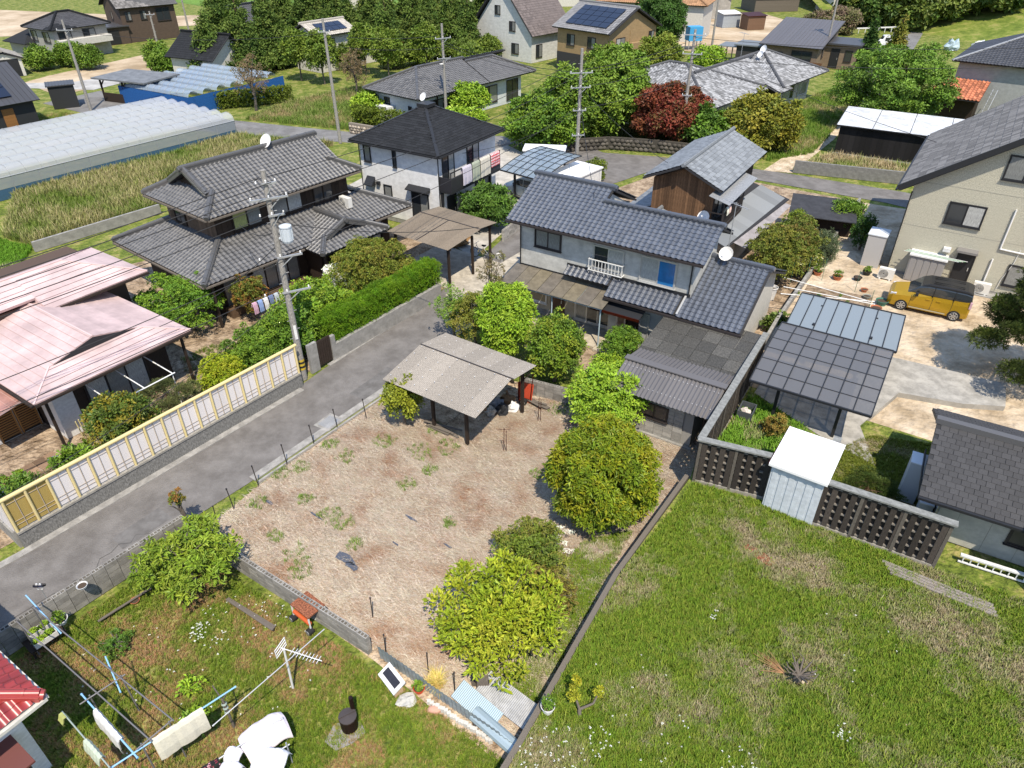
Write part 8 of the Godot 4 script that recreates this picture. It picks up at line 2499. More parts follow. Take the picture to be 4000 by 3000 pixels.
func wagon(t: Node3D, paint: Material, roof: Material, base := 2.43) -> void:
	var w := 1.58
	var e := base + 0.6
	var mb := MB.new()
	loft(mb, [ring(-0.71, w, 0.2, 0.24, 0.66, 0.08), ring(-0.66, w, 0.1, 0.2, 0.8, 0.1), ring(-0.5, w, 0.03, 0.19, 0.93, 0.2), ring(-0.1, w, 0.0, 0.2, 1.0, 0.2), ring(0.3, w, 0.0, 0.2, 1.05, 0.12), ring(1.2, w, 0.0, 0.2, 1.03, 0.05), ring(e - 0.5, w, 0.0, 0.2, 1.07, 0.05), ring(e - 0.08, w, 0.02, 0.22, 1.1, 0.06), ring(e, w, 0.1, 0.26, 1.06, 0.06)])
	part(t, "body", mb, paint)
	mb = MB.new()
	loft(mb, [ring(0.12, w, 0.14, 0.98, 1.03, 0.02), ring(0.6, w, 0.09, 1.0, 1.46, 0.08), ring(0.95, w, 0.06, 1.0, 1.6, 0.12), ring(1.9, w, 0.05, 1.0, 1.63, 0.12), ring(e - 0.35, w, 0.06, 1.02, 1.6, 0.12), ring(e - 0.08, w, 0.09, 1.04, 1.5, 0.1), ring(e - 0.01, w, 0.14, 1.05, 1.12, 0.05)])
	part(t, "cabin_glass", mb, M("car glass", 0.03, 0.036, 0.04, 0.04, {"spec": 0.6}))
	mb = MB.new()
	loft(mb, [ring(0.66, w, 0.14, 1.47, 1.5, 0.06), ring(0.98, w, 0.1, 1.5, 1.63, 0.1), ring(1.9, w, 0.09, 1.5, 1.665, 0.1), ring(e - 0.33, w, 0.1, 1.5, 1.635, 0.1), ring(e - 0.08, w, 0.13, 1.5, 1.545, 0.06)])
	for x in [1.28, 2.22]:
		mb.bar(P(x, 0.045, 1.02), P(x, 0.115, 1.55), 0.09, 0.03, Vector3.RIGHT)
		mb.bar(P(x, w - 0.045, 1.02), P(x, w - 0.115, 1.55), 0.09, 0.03, Vector3.RIGHT)
	for f in [0.36, 0.55, w - 0.55, w - 0.36]:
		mb.bar(P(1.15, f, 1.664), P(e - 0.5, f, 1.655), 0.05, 0.02)
	part(t, "roof", mb, roof)
	for x in [0.33, 1.3, 2.2]:
		mb = MB.new()
		mb.bar(P(x, -0.004, 0.33), P(x + 0.02, 0.006, 1.0), 0.012, 0.012)
		part(t, "door_gap", mb, kw.black)
	for x in [1.02, 1.5]:
		bp(t, "door_handle", paint, [[x, -0.025, 0.86, x + 0.2, 0.02, 0.9]])
	mb = MB.new()
	mb.bar(P(0.35, -0.006, 0.3), P(base - 0.4, -0.006, 0.3), 0.02, 0.05)
	part(t, "sill_trim", mb, M("pale trim", 0.45, 0.42, 0.3, 0.35, {"metal": 0.3}))
	bp(t, "mirror", kw.black, [[0.48, -0.17, 1.0, 0.62, 0.02, 1.14]])
	for f in [0.04, w - 0.34]:
		mb = MB.new()
		mb.hexa([P(-0.64, f + 0.1, 0.72), P(-0.36, f, 0.74), P(-0.36, f + 0.3, 0.74), P(-0.66, f + 0.3, 0.72), P(-0.62, f + 0.1, 0.82), P(-0.36, f - 0.03, 0.87), P(-0.36, f + 0.28, 0.9), P(-0.62, f + 0.3, 0.84)])
		part(t, "headlight", mb, M("lamp glass", 0.6, 0.6, 0.62, 0.1))
	bp(t, "tail_light", M("tail glass", 0.55, 0.35, 0.4, 0.15), [[e - 0.09, -0.008, 0.82, e + 0.01, 0.12, 1.15]])
	for x in [0.0, base]:
		wheel(t, x, 0.08, 0.29, -1.0)
		wheel(t, x, w - 0.08, 0.29, 1.0)

func kei_truck(label: String, x: float, f: float, a: float) -> void:
	var t := thing("mini_truck", label, "truck", x, f, 0.0, a)
	var white := M("truck white", 0.75, 0.76, 0.77, 0.35)
	var mb := MB.new()
	loft(mb, [ring(0, 1.45, 0.06, 0.35, 1.0, 0.05), ring(0.35, 1.45, 0.03, 0.32, 1.72, 0.12), ring(1.2, 1.45, 0.03, 0.32, 1.75, 0.12), ring(1.25, 1.45, 0.05, 0.4, 1.68, 0.12)])
	part(t, "cab", mb, white)
	mb = MB.new()
	mb.hexa([P(0.05, 0.15, 1.05), P(0.05, 1.3, 1.05), P(0.3, 1.25, 1.62), P(0.3, 0.2, 1.62), P(0.0, 0.15, 1.05), P(0.0, 1.3, 1.05), P(0.25, 1.25, 1.62), P(0.25, 0.2, 1.62)])
	mb.bx(0.45, 0.02, 1.05, 1.05, 0.08, 1.55)
	mb.bx(0.45, 1.37, 1.05, 1.05, 1.43, 1.55)
	part(t, "window", mb, kw.glass)
	mb = MB.new()
	mb.bx(1.3, 0.02, 0.55, 3.2, 1.43, 0.65)
	for q in [[1.3, 0.02, 3.2, 0.06], [1.3, 1.39, 3.2, 1.43], [3.16, 0.06, 3.2, 1.39], [1.3, 0.06, 1.34, 1.39]]:
		mb.bx(q[0], q[1], 0.65, q[2], q[3], 0.95)
	part(t, "bed", mb, white)
	for wx in [0.55, 2.5]:
		wheel(t, wx, 0.1, 0.27, -1.0)
		wheel(t, wx, 1.35, 0.27, 1.0)

func vehicles() -> void:
	var t := thing("mini_wagon", "mustard yellow mini wagon with a black roof parked by the beige house", "car", 20.2, 32.75, 0.6, -30)
	wagon(t, M("mustard paint", 0.42, 0.26, 0.012, 0.25, {"metal": 0.35, "spec": 0.6}), M("black roof paint", 0.02, 0.02, 0.021, 0.35))
	t = thing("van", "silver blue van under the curved clear carport roof", "van", -0.2, 51.2, 0.0, -40)
	wagon(t, M("silver paint", 0.35, 0.41, 0.45, 0.3, {"metal": 0.4}), M("silver paint", 0.35, 0.41, 0.45), 2.6)
	t = thing("parked_car", "pale silver car inside the small cream garage", "car", -62.0, 92.6, 0.0, 130)
	wagon(t, M("grey paint", 0.3, 0.32, 0.34, 0.3, {"metal": 0.4}), M("grey paint", 0.3, 0.32, 0.34))
	kei_truck("white mini truck at the side of the brown house, its whole cab in view", 53.6, 113.0, -10)
	kei_truck("white mini truck half hidden by the brown house's entrance", 50.6, 110.6, -70)

# ---------------------------------------------------------------- small helpers
# a lumpy closed shape: bags, stones
func blob(called: String, label: String, cat: String, x: float, f: float, h: float, r: Vector3, m: Material, rough := 0.3, group := "") -> MeshInstance3D:
	var nz := FastNoiseLite.new()
	nz.seed = int(absf(x * 77 + f * 31))
	nz.frequency = 0.9
	var mb := MB.new()
	var k := 12
	var rows := 8
	var grid := []
	for i in rows + 1:
		var line := []
		for j in k + 1:
			var a := PI * i / rows
			var b := TAU * (j % k) / k
			var d := Vector3(sin(a) * cos(b), cos(a), sin(a) * sin(b))
			var p := d * r * (1.0 + rough * nz.get_noise_3d(d.x * 2, d.y * 2, d.z * 2) * 2.0)
			p.y = maxf(p.y, -r.y * 0.55)
			line.append(p + Vector3(0, r.y * 0.55, 0))
		grid.append(line)
	for i in rows:
		for j in k:
			mb.fq(grid[i][j], grid[i + 1][j], grid[i + 1][j + 1], grid[i][j + 1], Vector3(0, r.y * 0.5, 0))
	var o := solo(called, mb, m, label, cat, group)
	o.position = P(x, f, h)
	return o

func pot(label: String, x: float, f: float, h: float, r: float, tall: float, m: Material, pal = null) -> Node3D:
	var t := thing("flower_pot", label, "pot", x, f, h)
	var mb := MB.new()
	mb.lathe(Vector3.ZERO, [[0.0, 0.01], [r * 0.7, 0.0], [r, tall], [r * 1.08, tall], [r * 1.08, tall * 0.9]], 14)
	mb.lathe(Vector3.ZERO, [[r * 0.95, tall], [r * 0.85, tall * 0.8]], 14)
	part(t, "pot", mb, m)
	mb = MB.new()
	mb.lathe(Vector3.ZERO, [[r * 0.86, tall * 0.8], [0.0, tall * 0.86]], 10)
	part(t, "soil", mb, M("pot soil", 0.07, 0.05, 0.035, 0.95))
	if pal != null:
		crown(t, [[Vector3(0, tall + r * 0.5, 0), Vector3(r, r * 0.7, r)]], 60.0 / maxf(r, 0.15) * 0.25, sprig("small", 9, 0.075, 0.32, 0.5, 7), pal, 0.9, "foliage")
	return t

func rod(called: String, label: String, cat: String, a: Vector3, b: Vector3, r: float, m: Material, group := "") -> MeshInstance3D:
	var mb := MB.new()
	mb.tube(Vector3.ZERO, b - a, r, r, 8)
	mb.tube(Vector3.ZERO, (b - a) * 0.015, r * 1.25, r * 1.25, 8)
	mb.tube((b - a) * 0.985, b - a, r * 1.25, r * 1.25, 8)
	var o := solo(called, mb, m, label, cat, group)
	o.position = a
	return o

# cloth over a rail from a to b
func cloth_on(called: String, label: String, cat: String, a: Vector3, b: Vector3, back: float, front: float, m: Material) -> void:
	var d := b - a
	var c := hung_cloth(back, front, d.length())
	c.name = numbered(called)
	add_child(c)
	var x := d.normalized()
	c.transform = Transform3D(Basis(x, Vector3.UP, x.cross(Vector3.UP).normalized()), (a + b) * 0.5 + Vector3(0, 0.03, 0))
	(c as MeshInstance3D).material_override = m
	tag(c, label, cat)

func washing_yard() -> void:
	var grey_rod := M("grey rod", 0.20, 0.19, 0.19, 0.5, {"metal": 0.3})
	var blue := M("blue rod", 0.25, 0.47, 0.72, 0.4)
	var t := thing("drying_frame", "large drying frame of thin grey pipes over the washing-line yard", "drying frame", 0, 0)
	var mb := MB.new()
	for q in [[-13.94, 12.68, -8.69, 9.23], [-13.8, 13.19, -8.36, 9.75], [-10.9, 10.18, -10.13, 11.02], [-8.97, 9.03, -8.4, 9.78]]:
		mb.tube(P(q[0], q[1], 1.6), P(q[2], q[3], 1.6), 0.02, 0.02, 6)
	part(t, "rails", mb, grey_rod)
	for q in [[-13.9, 12.7], [-13.75, 13.15], [-10.75, 10.4], [-10.2, 10.95], [-8.9, 9.15], [-8.45, 9.7]]:
		mb = MB.new()
		mb.tube(P(q[0], q[1], 0), P(q[0], q[1], 1.65), 0.022, 0.022, 6)
		part(t, "post", mb, grey_rod)
	rod("washing_pole", "light blue washing pole carrying the cream sheet", "pole", P(-9.43, 8.65, 1.5), P(-7.16, 10.74, 1.5), 0.022, blue)
	rod("washing_pole", "light blue washing pole carrying the blue-edged towel", "pole", P(-11.07, 10.53, 1.5), P(-8.9, 8.88, 1.5), 0.022, blue)
	rod("washing_pole", "greenish washing pole with a few pegged cloths beside the red roof", "pole", P(-11.25, 9.99, 1.6), P(-9.4, 8.6, 1.6), 0.018, M("green rod", 0.3, 0.36, 0.33, 0.5))
	rod("washing_pole", "blue pole leaning down from the grey drying frame", "pole", P(-10.9, 11.55, 1.6), P(-10.25, 10.75, 1.2), 0.02, blue)
	rod("washing_pole", "two-tone blue pole leaning on the block wall", "pole", P(-14.1, 13.5, 1.7), P(-13.2, 13.0, 0.6), 0.022, blue)
	cloth_on("bed_sheet", "cream bed sheet hanging from the light blue pole", "sheet", P(-8.75, 9.3, 1.5), P(-7.82, 10.14, 1.5), 0.75, 0.8, M("cream cloth", 0.72, 0.68, 0.56, 0.95, {"tex": "fine", "scale": 2.0}))
	cloth_on("towel", "white towel with blue stripes on the pole in the yard's shade", "towel", P(-10.5, 10.1, 1.5), P(-9.5, 9.34, 1.5), 0.3, 0.6, M("towel cotton", 0.76, 0.76, 0.77, 0.95, {"tex": "fine", "scale": 2.0}))
	cloth_on("small_towel", "olive green cloth pegged near the red roof", "towel", P(-11.25, 9.95, 1.6), P(-11.05, 9.8, 1.6), 0.2, 0.25, M("olive cloth", 0.35, 0.37, 0.13, 0.95))
	cloth_on("small_towel", "pale green striped cloth on the greenish pole", "towel", P(-10.3, 9.27, 1.6), P(-9.7, 8.83, 1.6), 0.25, 0.4, M("pale green cloth", 0.45, 0.5, 0.4, 0.95))
	# bedding airing on a low rack
	t = thing("airing_rack", "low metal rack under the white bedding", "rack", 0, 0)
	mb = MB.new()
	mb.tube(P(-8.0, 8.5, 0.95), P(-5.9, 10.2, 0.95), 0.022, 0.022, 6)
	mb.tube(P(-7.6, 8.1, 0.8), P(-5.6, 9.6, 0.8), 0.022, 0.022, 6)
	for q in [[-7.9, 8.55], [-5.95, 10.15], [-7.5, 8.2], [-5.65, 9.55]]:
		mb.tube(P(q[0], q[1], 0), P(q[0], q[1], 0.95), 0.02, 0.02, 6)
	part(t, "frame", mb, kw.steel)
	var wm := M("white cotton", 0.80, 0.79, 0.82, 0.95)
	for q in [["quilt", "pinkish white quilt airing on the low rack", -6.35, 9.92, -37.0, 1.2, 0.85, M("pink quilt", 0.74, 0.67, 0.70, 0.95)], ["mattress", "white futon folded over the front of the airing rack", -6.0, 9.2, -5.0, 0.85, 0.75, wm], ["pillow", "small white pillow on the airing rack", -6.95, 9.35, -10.0, 0.42, 0.42, wm], ["pillow", "square white pillow beside the floral blanket", -6.9, 8.95, -5.0, 0.55, 0.5, wm]]:
		t = thing(q[0], q[1], "bedding", q[2], q[3], 0.82, 40.0 if q[0] == "quilt" else q[4])
		mb = MB.new()
		var nx := 16
		var nf := 12
		var g := []
		for i in nx + 1:
			var line := []
			for j in nf + 1:
				var u := i / float(nx) - 0.5
				var v := j / float(nf) - 0.5
				var drop := pow(absf(u) * 2.0, 5.0) * 0.16 + pow(absf(v) * 2.0, 4.0) * 0.3
				var fold := sin(u * 17.0 + v * 6.0 + q[2]) * 0.022 * (0.4 + absf(v)) + rnd(-0.008, 0.008)
				line.append(Vector3(u * q[5] * (1.0 - absf(v) * 0.12), 0.14 + fold - drop, v * q[6] * (1.0 - absf(u) * 0.1)))
			g.append(line)
		for i in nx:
			for j in nf:
				mb.quad(g[i][j], g[i][j + 1], g[i + 1][j + 1], g[i + 1][j])
				var dn := Vector3(0, -0.05, 0)
				mb.quad(g[i][j] + dn, g[i + 1][j] + dn, g[i + 1][j + 1] + dn, g[i][j + 1] + dn)
		part(t, "cover", mb, q[7])
		mb = MB.new()
		for i in nx:
			for j in [0, nf]:
				mb.quad(g[i][j], g[i + 1][j], g[i + 1][j] + Vector3(0, -0.05, 0), g[i][j] + Vector3(0, -0.05, 0))
		for j in nf:
			for i in [0, nx]:
				mb.quad(g[i][j], g[i][j + 1], g[i][j + 1] + Vector3(0, -0.05, 0), g[i][j] + Vector3(0, -0.05, 0))
		part(t, "edge", mb, q[7])
	var im := Image.create(64, 64, false, Image.FORMAT_RGB8)
	im.fill(Color(0.13, 0.13, 0.13))
	var r := RandomNumberGenerator.new()
	r.seed = 5
	for k in 70:
		var c := [Color(0.75, 0.35, 0.42), Color(0.85, 0.62, 0.66), Color(0.35, 0.45, 0.3), Color(0.6, 0.2, 0.28)][r.randi() % 4] as Color
		im.fill_rect(Rect2i(r.randi() % 60, r.randi() % 60, 2 + r.randi() % 4, 2 + r.randi() % 4), c)
	tex["floral"] = ImageTexture.create_from_image(im)
	cloth_on("blanket", "dark blanket with a pink flower print on the airing rack", "blanket", P(-7.9, 8.6, 0.97), P(-7.2, 9.15, 0.97), 0.4, 0.5, M("floral cloth", 1, 1, 1, 0.95, {"tex": "floral", "scale": 1.5, "local": 1}))
	# post with the old television aerial and the long rod across it
	t = thing("aerial_post", "white post in the yard with an old television aerial lashed to its top", "aerial", -6.17, 11.64)
	mb = MB.new()
	mb.tube(Vector3.ZERO, P(0.12, -0.1, 1.95), 0.035, 0.03, 8)
	part(t, "post", mb, kw.pipe)
	mb = MB.new()
	var c0 := P(0.12, -0.1, 1.95)
	var dd := P(1.05, -0.35, 0.0).normalized()
	var ss := dd.cross(Vector3.UP)
	mb.tube(c0 - dd * 0.1, c0 + dd * 1.15, 0.014, 0.014, 5)
	for k in 9:
		var p := c0 + dd * (0.25 + k * 0.1)
		mb.tube(p - ss * 0.12, p + ss * 0.12, 0.01, 0.01, 4)
	for s in [-0.22, -0.08, 0.08, 0.22]:
		mb.tube(c0 - dd * 0.1 + Vector3(0, s * 0.7, 0) - ss * 0.22, c0 - dd * 0.1 + Vector3(0, s * 0.7, 0) + ss * 0.22, 0.014, 0.014, 5)
	for s in [-0.22, 0.22]:
		mb.tube(c0 - dd * 0.1 + ss * s - Vector3(0, 0.16, 0), c0 - dd * 0.1 + ss * s + Vector3(0, 0.16, 0), 0.012, 0.012, 5)
	part(t, "aerial", mb, M("pale aluminium", 0.7, 0.7, 0.7, 0.4))
	rod("washing_pole", "long thin steel rod resting on the aerial post", "pole", P(-7.35, 9.6, 1.62), P(-5.1, 12.13, 1.98), 0.016, kw.steel)
	t = thing("forked_post", "dark forked post with tied rags near the cream sheet", "post", -7.46, 10.5)
	mb = MB.new()
	mb.tube(Vector3.ZERO, P(-0.02, 0, 1.3), 0.04, 0.035, 7)
	mb.tube(P(-0.02, 0, 1.25), P(-0.2, 0.1, 1.75), 0.02, 0.018, 6)
	mb.tube(P(-0.02, 0, 1.25), P(0.15, -0.05, 1.6), 0.02, 0.018, 6)
	part(t, "post", mb, kw.greywood)
	mb = MB.new()
	for k in 3:
		mb.lathe(P(-0.02, 0, 0.7 + k * 0.18), [[0.05, 0.0], [0.075, 0.04], [0.05, 0.09]], 8)
	part(t, "rags", mb, M("rag", 0.3, 0.36, 0.32, 0.95))
	# brazier with its pipe
	t = thing("brazier", "rusty dark garden burner with a stub chimney on the lawn", "stove", -4.35, 10.5, 0, 30)
	mb = MB.new()
	mb.lathe(Vector3.ZERO, [[0.0, 0.0], [0.22, 0.0], [0.24, 0.5], [0.2, 0.52]], 16)
	part(t, "drum", mb, M("burnt steel", 0.05, 0.04, 0.035, 0.6, {"tex": "rust", "scale": 1.0}))
	mb = MB.new()
	mb.lathe(Vector3(0, 0.52, 0), [[0.24, 0.0], [0.24, 0.02], [0.0, 0.05]], 16)
	mb.bar(P(-0.24, 0.03, 0.575), P(0.24, 0.03, 0.575), 0.03, 0.02)
	part(t, "lid", mb, M("burnt lid", 0.06, 0.05, 0.048, 0.5))
	mb = MB.new()
	mb.tube(P(0.2, 0.16, 0.35), P(0.2, 0.16, 1.0), 0.06, 0.06, 10)
	part(t, "chimney", mb, M("burnt steel", 0.05, 0.04, 0.035, 0.6))
	ground_sheet("ash_patch", [[-4.95, 10.1], [-4.8, 10.55], [-4.5, 10.7], [-4.1, 10.65], [-3.9, 10.35], [-4.2, 10.05], [-4.6, 9.85]], 0.012, M("ash", 0.42, 0.4, 0.37, 0.95, {"tex": "grain", "scale": 1.0}))
	# framed panel on a box, planters, rocks and edging
	t = thing("framed_panel", "white-framed dark panel leaning on a tan box in the grass", "panel", -3.35, 11.65, 0, -50)
	bp(t, "box", M("tan board", 0.48, 0.33, 0.2, 0.9), [[-0.35, -0.12, 0, 0.3, 0.15, 0.22]])
	mb = MB.new()
	mb.hexa([P(-0.42, -0.2, 0.3), P(0.4, -0.2, 0.3), P(0.4, 0.2, 0.5), P(-0.42, 0.2, 0.5), P(-0.42, -0.2, 0.35), P(0.4, -0.2, 0.35), P(0.4, 0.2, 0.55), P(-0.42, 0.2, 0.55)])
	part(t, "frame", mb, kw.white)
	mb = MB.new()
	mb.hexa([P(-0.33, -0.1, 0.403), P(0.3, -0.1, 0.403), P(0.3, 0.1, 0.503), P(-0.33, 0.1, 0.503), P(-0.33, -0.1, 0.413), P(0.3, -0.1, 0.413), P(0.3, 0.1, 0.513), P(-0.33, 0.1, 0.513)])
	part(t, "screen", mb, M("dark screen", 0.04, 0.04, 0.05, 0.3, {"tex": "blot", "scale": 3.0}))
	pot("bright red plastic planter by the straw-coloured clump", -2.6, 11.55, 0, 0.16, 0.18, M("red plastic", 0.55, 0.06, 0.02, 0.5), GREEN)
	blob("rock", "flat pale rock on the lawn near the red planter", "rock", -2.93, 11.25, -0.06, Vector3(0.28, 0.12, 0.24), M("pale rock", 0.5, 0.49, 0.45, 0.95, {"tex": "fine", "scale": 2.0}))
	blob("brick", "salmon-coloured paving brick on the lawn edge", "brick", -2.12, 11.0, -0.04, Vector3(0.2, 0.1, 0.13), M("salmon brick", 0.52, 0.3, 0.22, 0.9), 0.06)
	var cl := thing("straw_clump", "tall clump of straw-coloured grass beside the tin edging", "plant", -2.15, 11.75)
	var where := []
	var tint := PackedColorArray()
	for k in 40:
		var a := rnd(0, TAU)
		where.append(Transform3D(Basis(Vector3.UP, a).scaled(Vector3.ONE * rnd(0.5, 0.9)), Vector3(cos(a), 0, sin(a)) * rnd(0, 0.2)))
		tint.append(mix_color([[0.5, 0.36, 0.1], [0.4, 0.36, 0.08], [0.55, 0.42, 0.16]]))
	scatter_node(cl, "blades", tuft("fountain", 12, 0.55, 0.03, 0.08, 51, 0.9), leaf_mat("blade", 0.75), where, tint)
	t = thing("edging_stones", "row of white edging stones beside the lawn", "edging", -2.29, 11.2)
	for k in 22:
		mb = MB.new()
		mb.bx(-0.055, -0.05, -0.02, 0.055, 0.05, rnd(0.1, 0.16))
		var o := part(t, "stone", mb, M("edging white", 0.62, 0.6, 0.55, 0.9, {"tex": "fine", "scale": 2.0}))
		o.position = P(k * 0.082, -k * 0.052 + rnd(-0.02, 0.02), 0)
		o.rotation.y = rnd(-0.3, 0.3)
	# tin sheets and trough at the wall corner
	t = thing("tin_sheets", "pale ribbed tin sheets lying at the foot of the meadow wall", "metal sheet", -0.9, 11.55, 0, -38)
	corrugated(t, "sheet", P(0, -0.25, 0.28), P(1.75, 0, -0.05), P(0, 0.75, 0.1), 2.0, 0.055, 0.008, [M("pale tin", 0.52, 0.52, 0.52, 0.5, {"metal": 0.3, "tex": "blot", "scale": 1.0})])
	corrugated(t, "sheet", P(-0.4, -0.75, 0.3), P(1.5, -0.1, 0), P(0, 0.55, 0.1), 2.0, 0.055, 0.008, [M("blue tin", 0.36, 0.45, 0.5, 0.5, {"metal": 0.3})], 0.01)
	t = thing("tin_cover", "rounded pale blue tin cover beside the meadow wall", "metal sheet", -1.0, 10.75, 0, -42)
	mb = MB.new()
	for k in 6:
		var a0 := PI * k / 6
		var a1 := PI * (k + 1) / 6
		mb.quad(P(0, -cos(a0) * 0.22, 0.25 + sin(a0) * 0.2), P(0, -cos(a1) * 0.22, 0.25 + sin(a1) * 0.2), P(1.75, -cos(a1) * 0.22, 0.25 + sin(a1) * 0.2), P(1.75, -cos(a0) * 0.22, 0.25 + sin(a0) * 0.2))
	part(t, "shell", mb, M("blue tin", 0.36, 0.45, 0.5, 0.5))
	bp(t, "trestle", kw.greywood, [[0.1, -0.2, 0, 0.2, 0.2, 0.26], [1.5, -0.2, 0, 1.6, 0.2, 0.26]])
	for q in [[-1.05, 11.67, 0.09, "narrow weathered stake board in the plot corner"], [-0.8, 11.5, 0.2, "broad weathered plank standing in the plot corner"]]:
		mb = MB.new()
		mb.hexa([P(-q[2], -0.02, 0), P(q[2], -0.02, 0), P(q[2], 0.02, 0), P(-q[2], 0.02, 0), P(-q[2] * 0.8, 0.05, 0.62), P(q[2] * 0.7, 0.05, 0.72), P(q[2] * 0.7, 0.09, 0.72), P(-q[2] * 0.8, 0.09, 0.62)])
		var o := solo("plank_post", mb, kw.greywood, q[3], "plank")
		o.position = P(q[0], q[1], 0)
	# rusty hand cart
	t = thing("hand_cart", "rusty-topped hand cart with an orange roller by the block wall", "cart", -6.2, 13.95, 0, -38)
	bp(t, "top", M("rusty sheet", 1, 1, 1, 0.9, {"tex": "rust", "scale": 1.0}), [[-0.42, -0.32, 0.66, 0.42, 0.32, 0.71]])
	mb = MB.new()
	for q in [[-0.4, -0.3], [0.4, -0.3], [-0.4, 0.3], [0.4, 0.3]]:
		mb.bx(q[0] - 0.02, q[1] - 0.02, 0.1, q[0] + 0.02, q[1] + 0.02, 0.66)
	part(t, "legs", mb, kw.pipe)
	mb = MB.new()
	mb.tube(P(-0.35, -0.28, 0.4), P(0.4, -0.28, 0.4), 0.07, 0.07, 10)
	part(t, "roller", mb, M("orange paint", 0.5, 0.1, 0.03, 0.5))
	for q in [-0.4, 0.4]:
		wheel(t, q, -0.34, 0.11, -1.0)
	# planters along the block wall
	for q in [[-14.02, 13.25, "long white planter box with sprouting weeds on a wooden shelf"], [-13.7, 12.95, "second long planter box beside the wooden shelf"]]:
		t = thing("planter_box", q[2], "planter", q[0], q[1], 0.35, 53)
		mb = MB.new()
		for e in [[-0.32, -0.11, 0.32, -0.09], [-0.32, 0.09, 0.32, 0.11], [-0.32, -0.09, -0.3, 0.09], [0.3, -0.09, 0.32, 0.09]]:
			mb.bx(e[0], e[1], 0, e[2], e[3], 0.18)
		mb.bx(-0.3, -0.09, 0, 0.3, 0.09, 0.02)
		part(t, "box", mb, M("planter plastic", 0.62, 0.6, 0.56, 0.6))
		bp(t, "soil", M("pot soil", 0.07, 0.05, 0.035, 0.95), [[-0.3, -0.09, 0.02, 0.3, 0.09, 0.14]])
		crown(t, [[Vector3(-0.15, 0.18, 0), Vector3(0.17, 0.1, 0.1)], [Vector3(0.15, 0.18, 0), Vector3(0.17, 0.1, 0.1)]], 200.0, sprig("small", 9, 0.075, 0.32, 0.5, 7), LIME, 0.6, "foliage")
	mb = MB.new()
	mb.bx(-0.5, -0.3, 0.28, 0.5, 0.3, 0.33)
	for q in [[-0.45, -0.25], [0.45, -0.25], [-0.45, 0.25], [0.45, 0.25]]:
		mb.bx(q[0] - 0.03, q[1] - 0.03, 0, q[0] + 0.03, q[1] + 0.03, 0.28)
	var sh := solo("plant_shelf", mb, kw.darkwood, "low dark wooden shelf under the planter boxes", "shelf")
	sh.transform = Transform3D(Basis(Vector3.UP, deg_to_rad(53)), P(-13.86, 13.1, 0))
	pot("white tyre-shaped planter on the block wall", -13.1, 14.35, 0.99, 0.15, 0.12, kw.white, null)
	pot("white scalloped pot with parsley beside the planter boxes", -13.6, 13.6, 0.3, 0.2, 0.18, kw.white, GREEN)
	pot("terracotta bowl in the grass under the yard tree", -11.9, 14.6, 0.0, 0.14, 0.1, M("terracotta", 0.45, 0.16, 0.08, 0.85))
	t = thing("bird_scarer", "dark mirror disc with bright dots hung over the block wall", "mirror", -14.0, 13.95, 0.95)
	mb = MB.new()
	mb.tube(Vector3.ZERO, P(0, 0, 0.5), 0.012, 0.012, 5)
	part(t, "stick", mb, kw.steel)
	mb = MB.new()
	mb.tube(P(0, -0.01, 0.6), P(0, 0.02, 0.64), 0.17, 0.17, 18)
	part(t, "disc", mb, M("mirror disc", 0.05, 0.05, 0.08, 0.1, {"metal": 0.8}))
	mb = MB.new()
	for k in 6:
		mb.tube(P(cos(TAU * k / 6) * 0.1, -0.02 + sin(TAU * k / 6) * 0.02, 0.6 + sin(TAU * k / 6) * 0.1), P(cos(TAU * k / 6) * 0.1, -0.03, 0.6 + sin(TAU * k / 6) * 0.1), 0.035, 0.035, 8)
	part(t, "dots", mb, kw.white)
	for q in [[-11.6, 15.1, -12.6, 13.9, "long weathered plank lying along the block wall"], [-9.0, 14.7, -7.2, 13.6, "bundle of pale poles lying along the inner block wall"]]:
		mb = MB.new()
		var dv := P(q[2] - q[0], q[3] - q[1])
		for k in 3:
			mb.bar(Vector3(0, 0.06 + k * 0.04, k * 0.05), dv + Vector3(0, 0.1 + k * 0.05, k * 0.09), 0.07, 0.03)
		var o := solo("timber_bundle", mb, kw.greywood, q[4], "planks")
		o.position = P(q[0], q[1], 0)

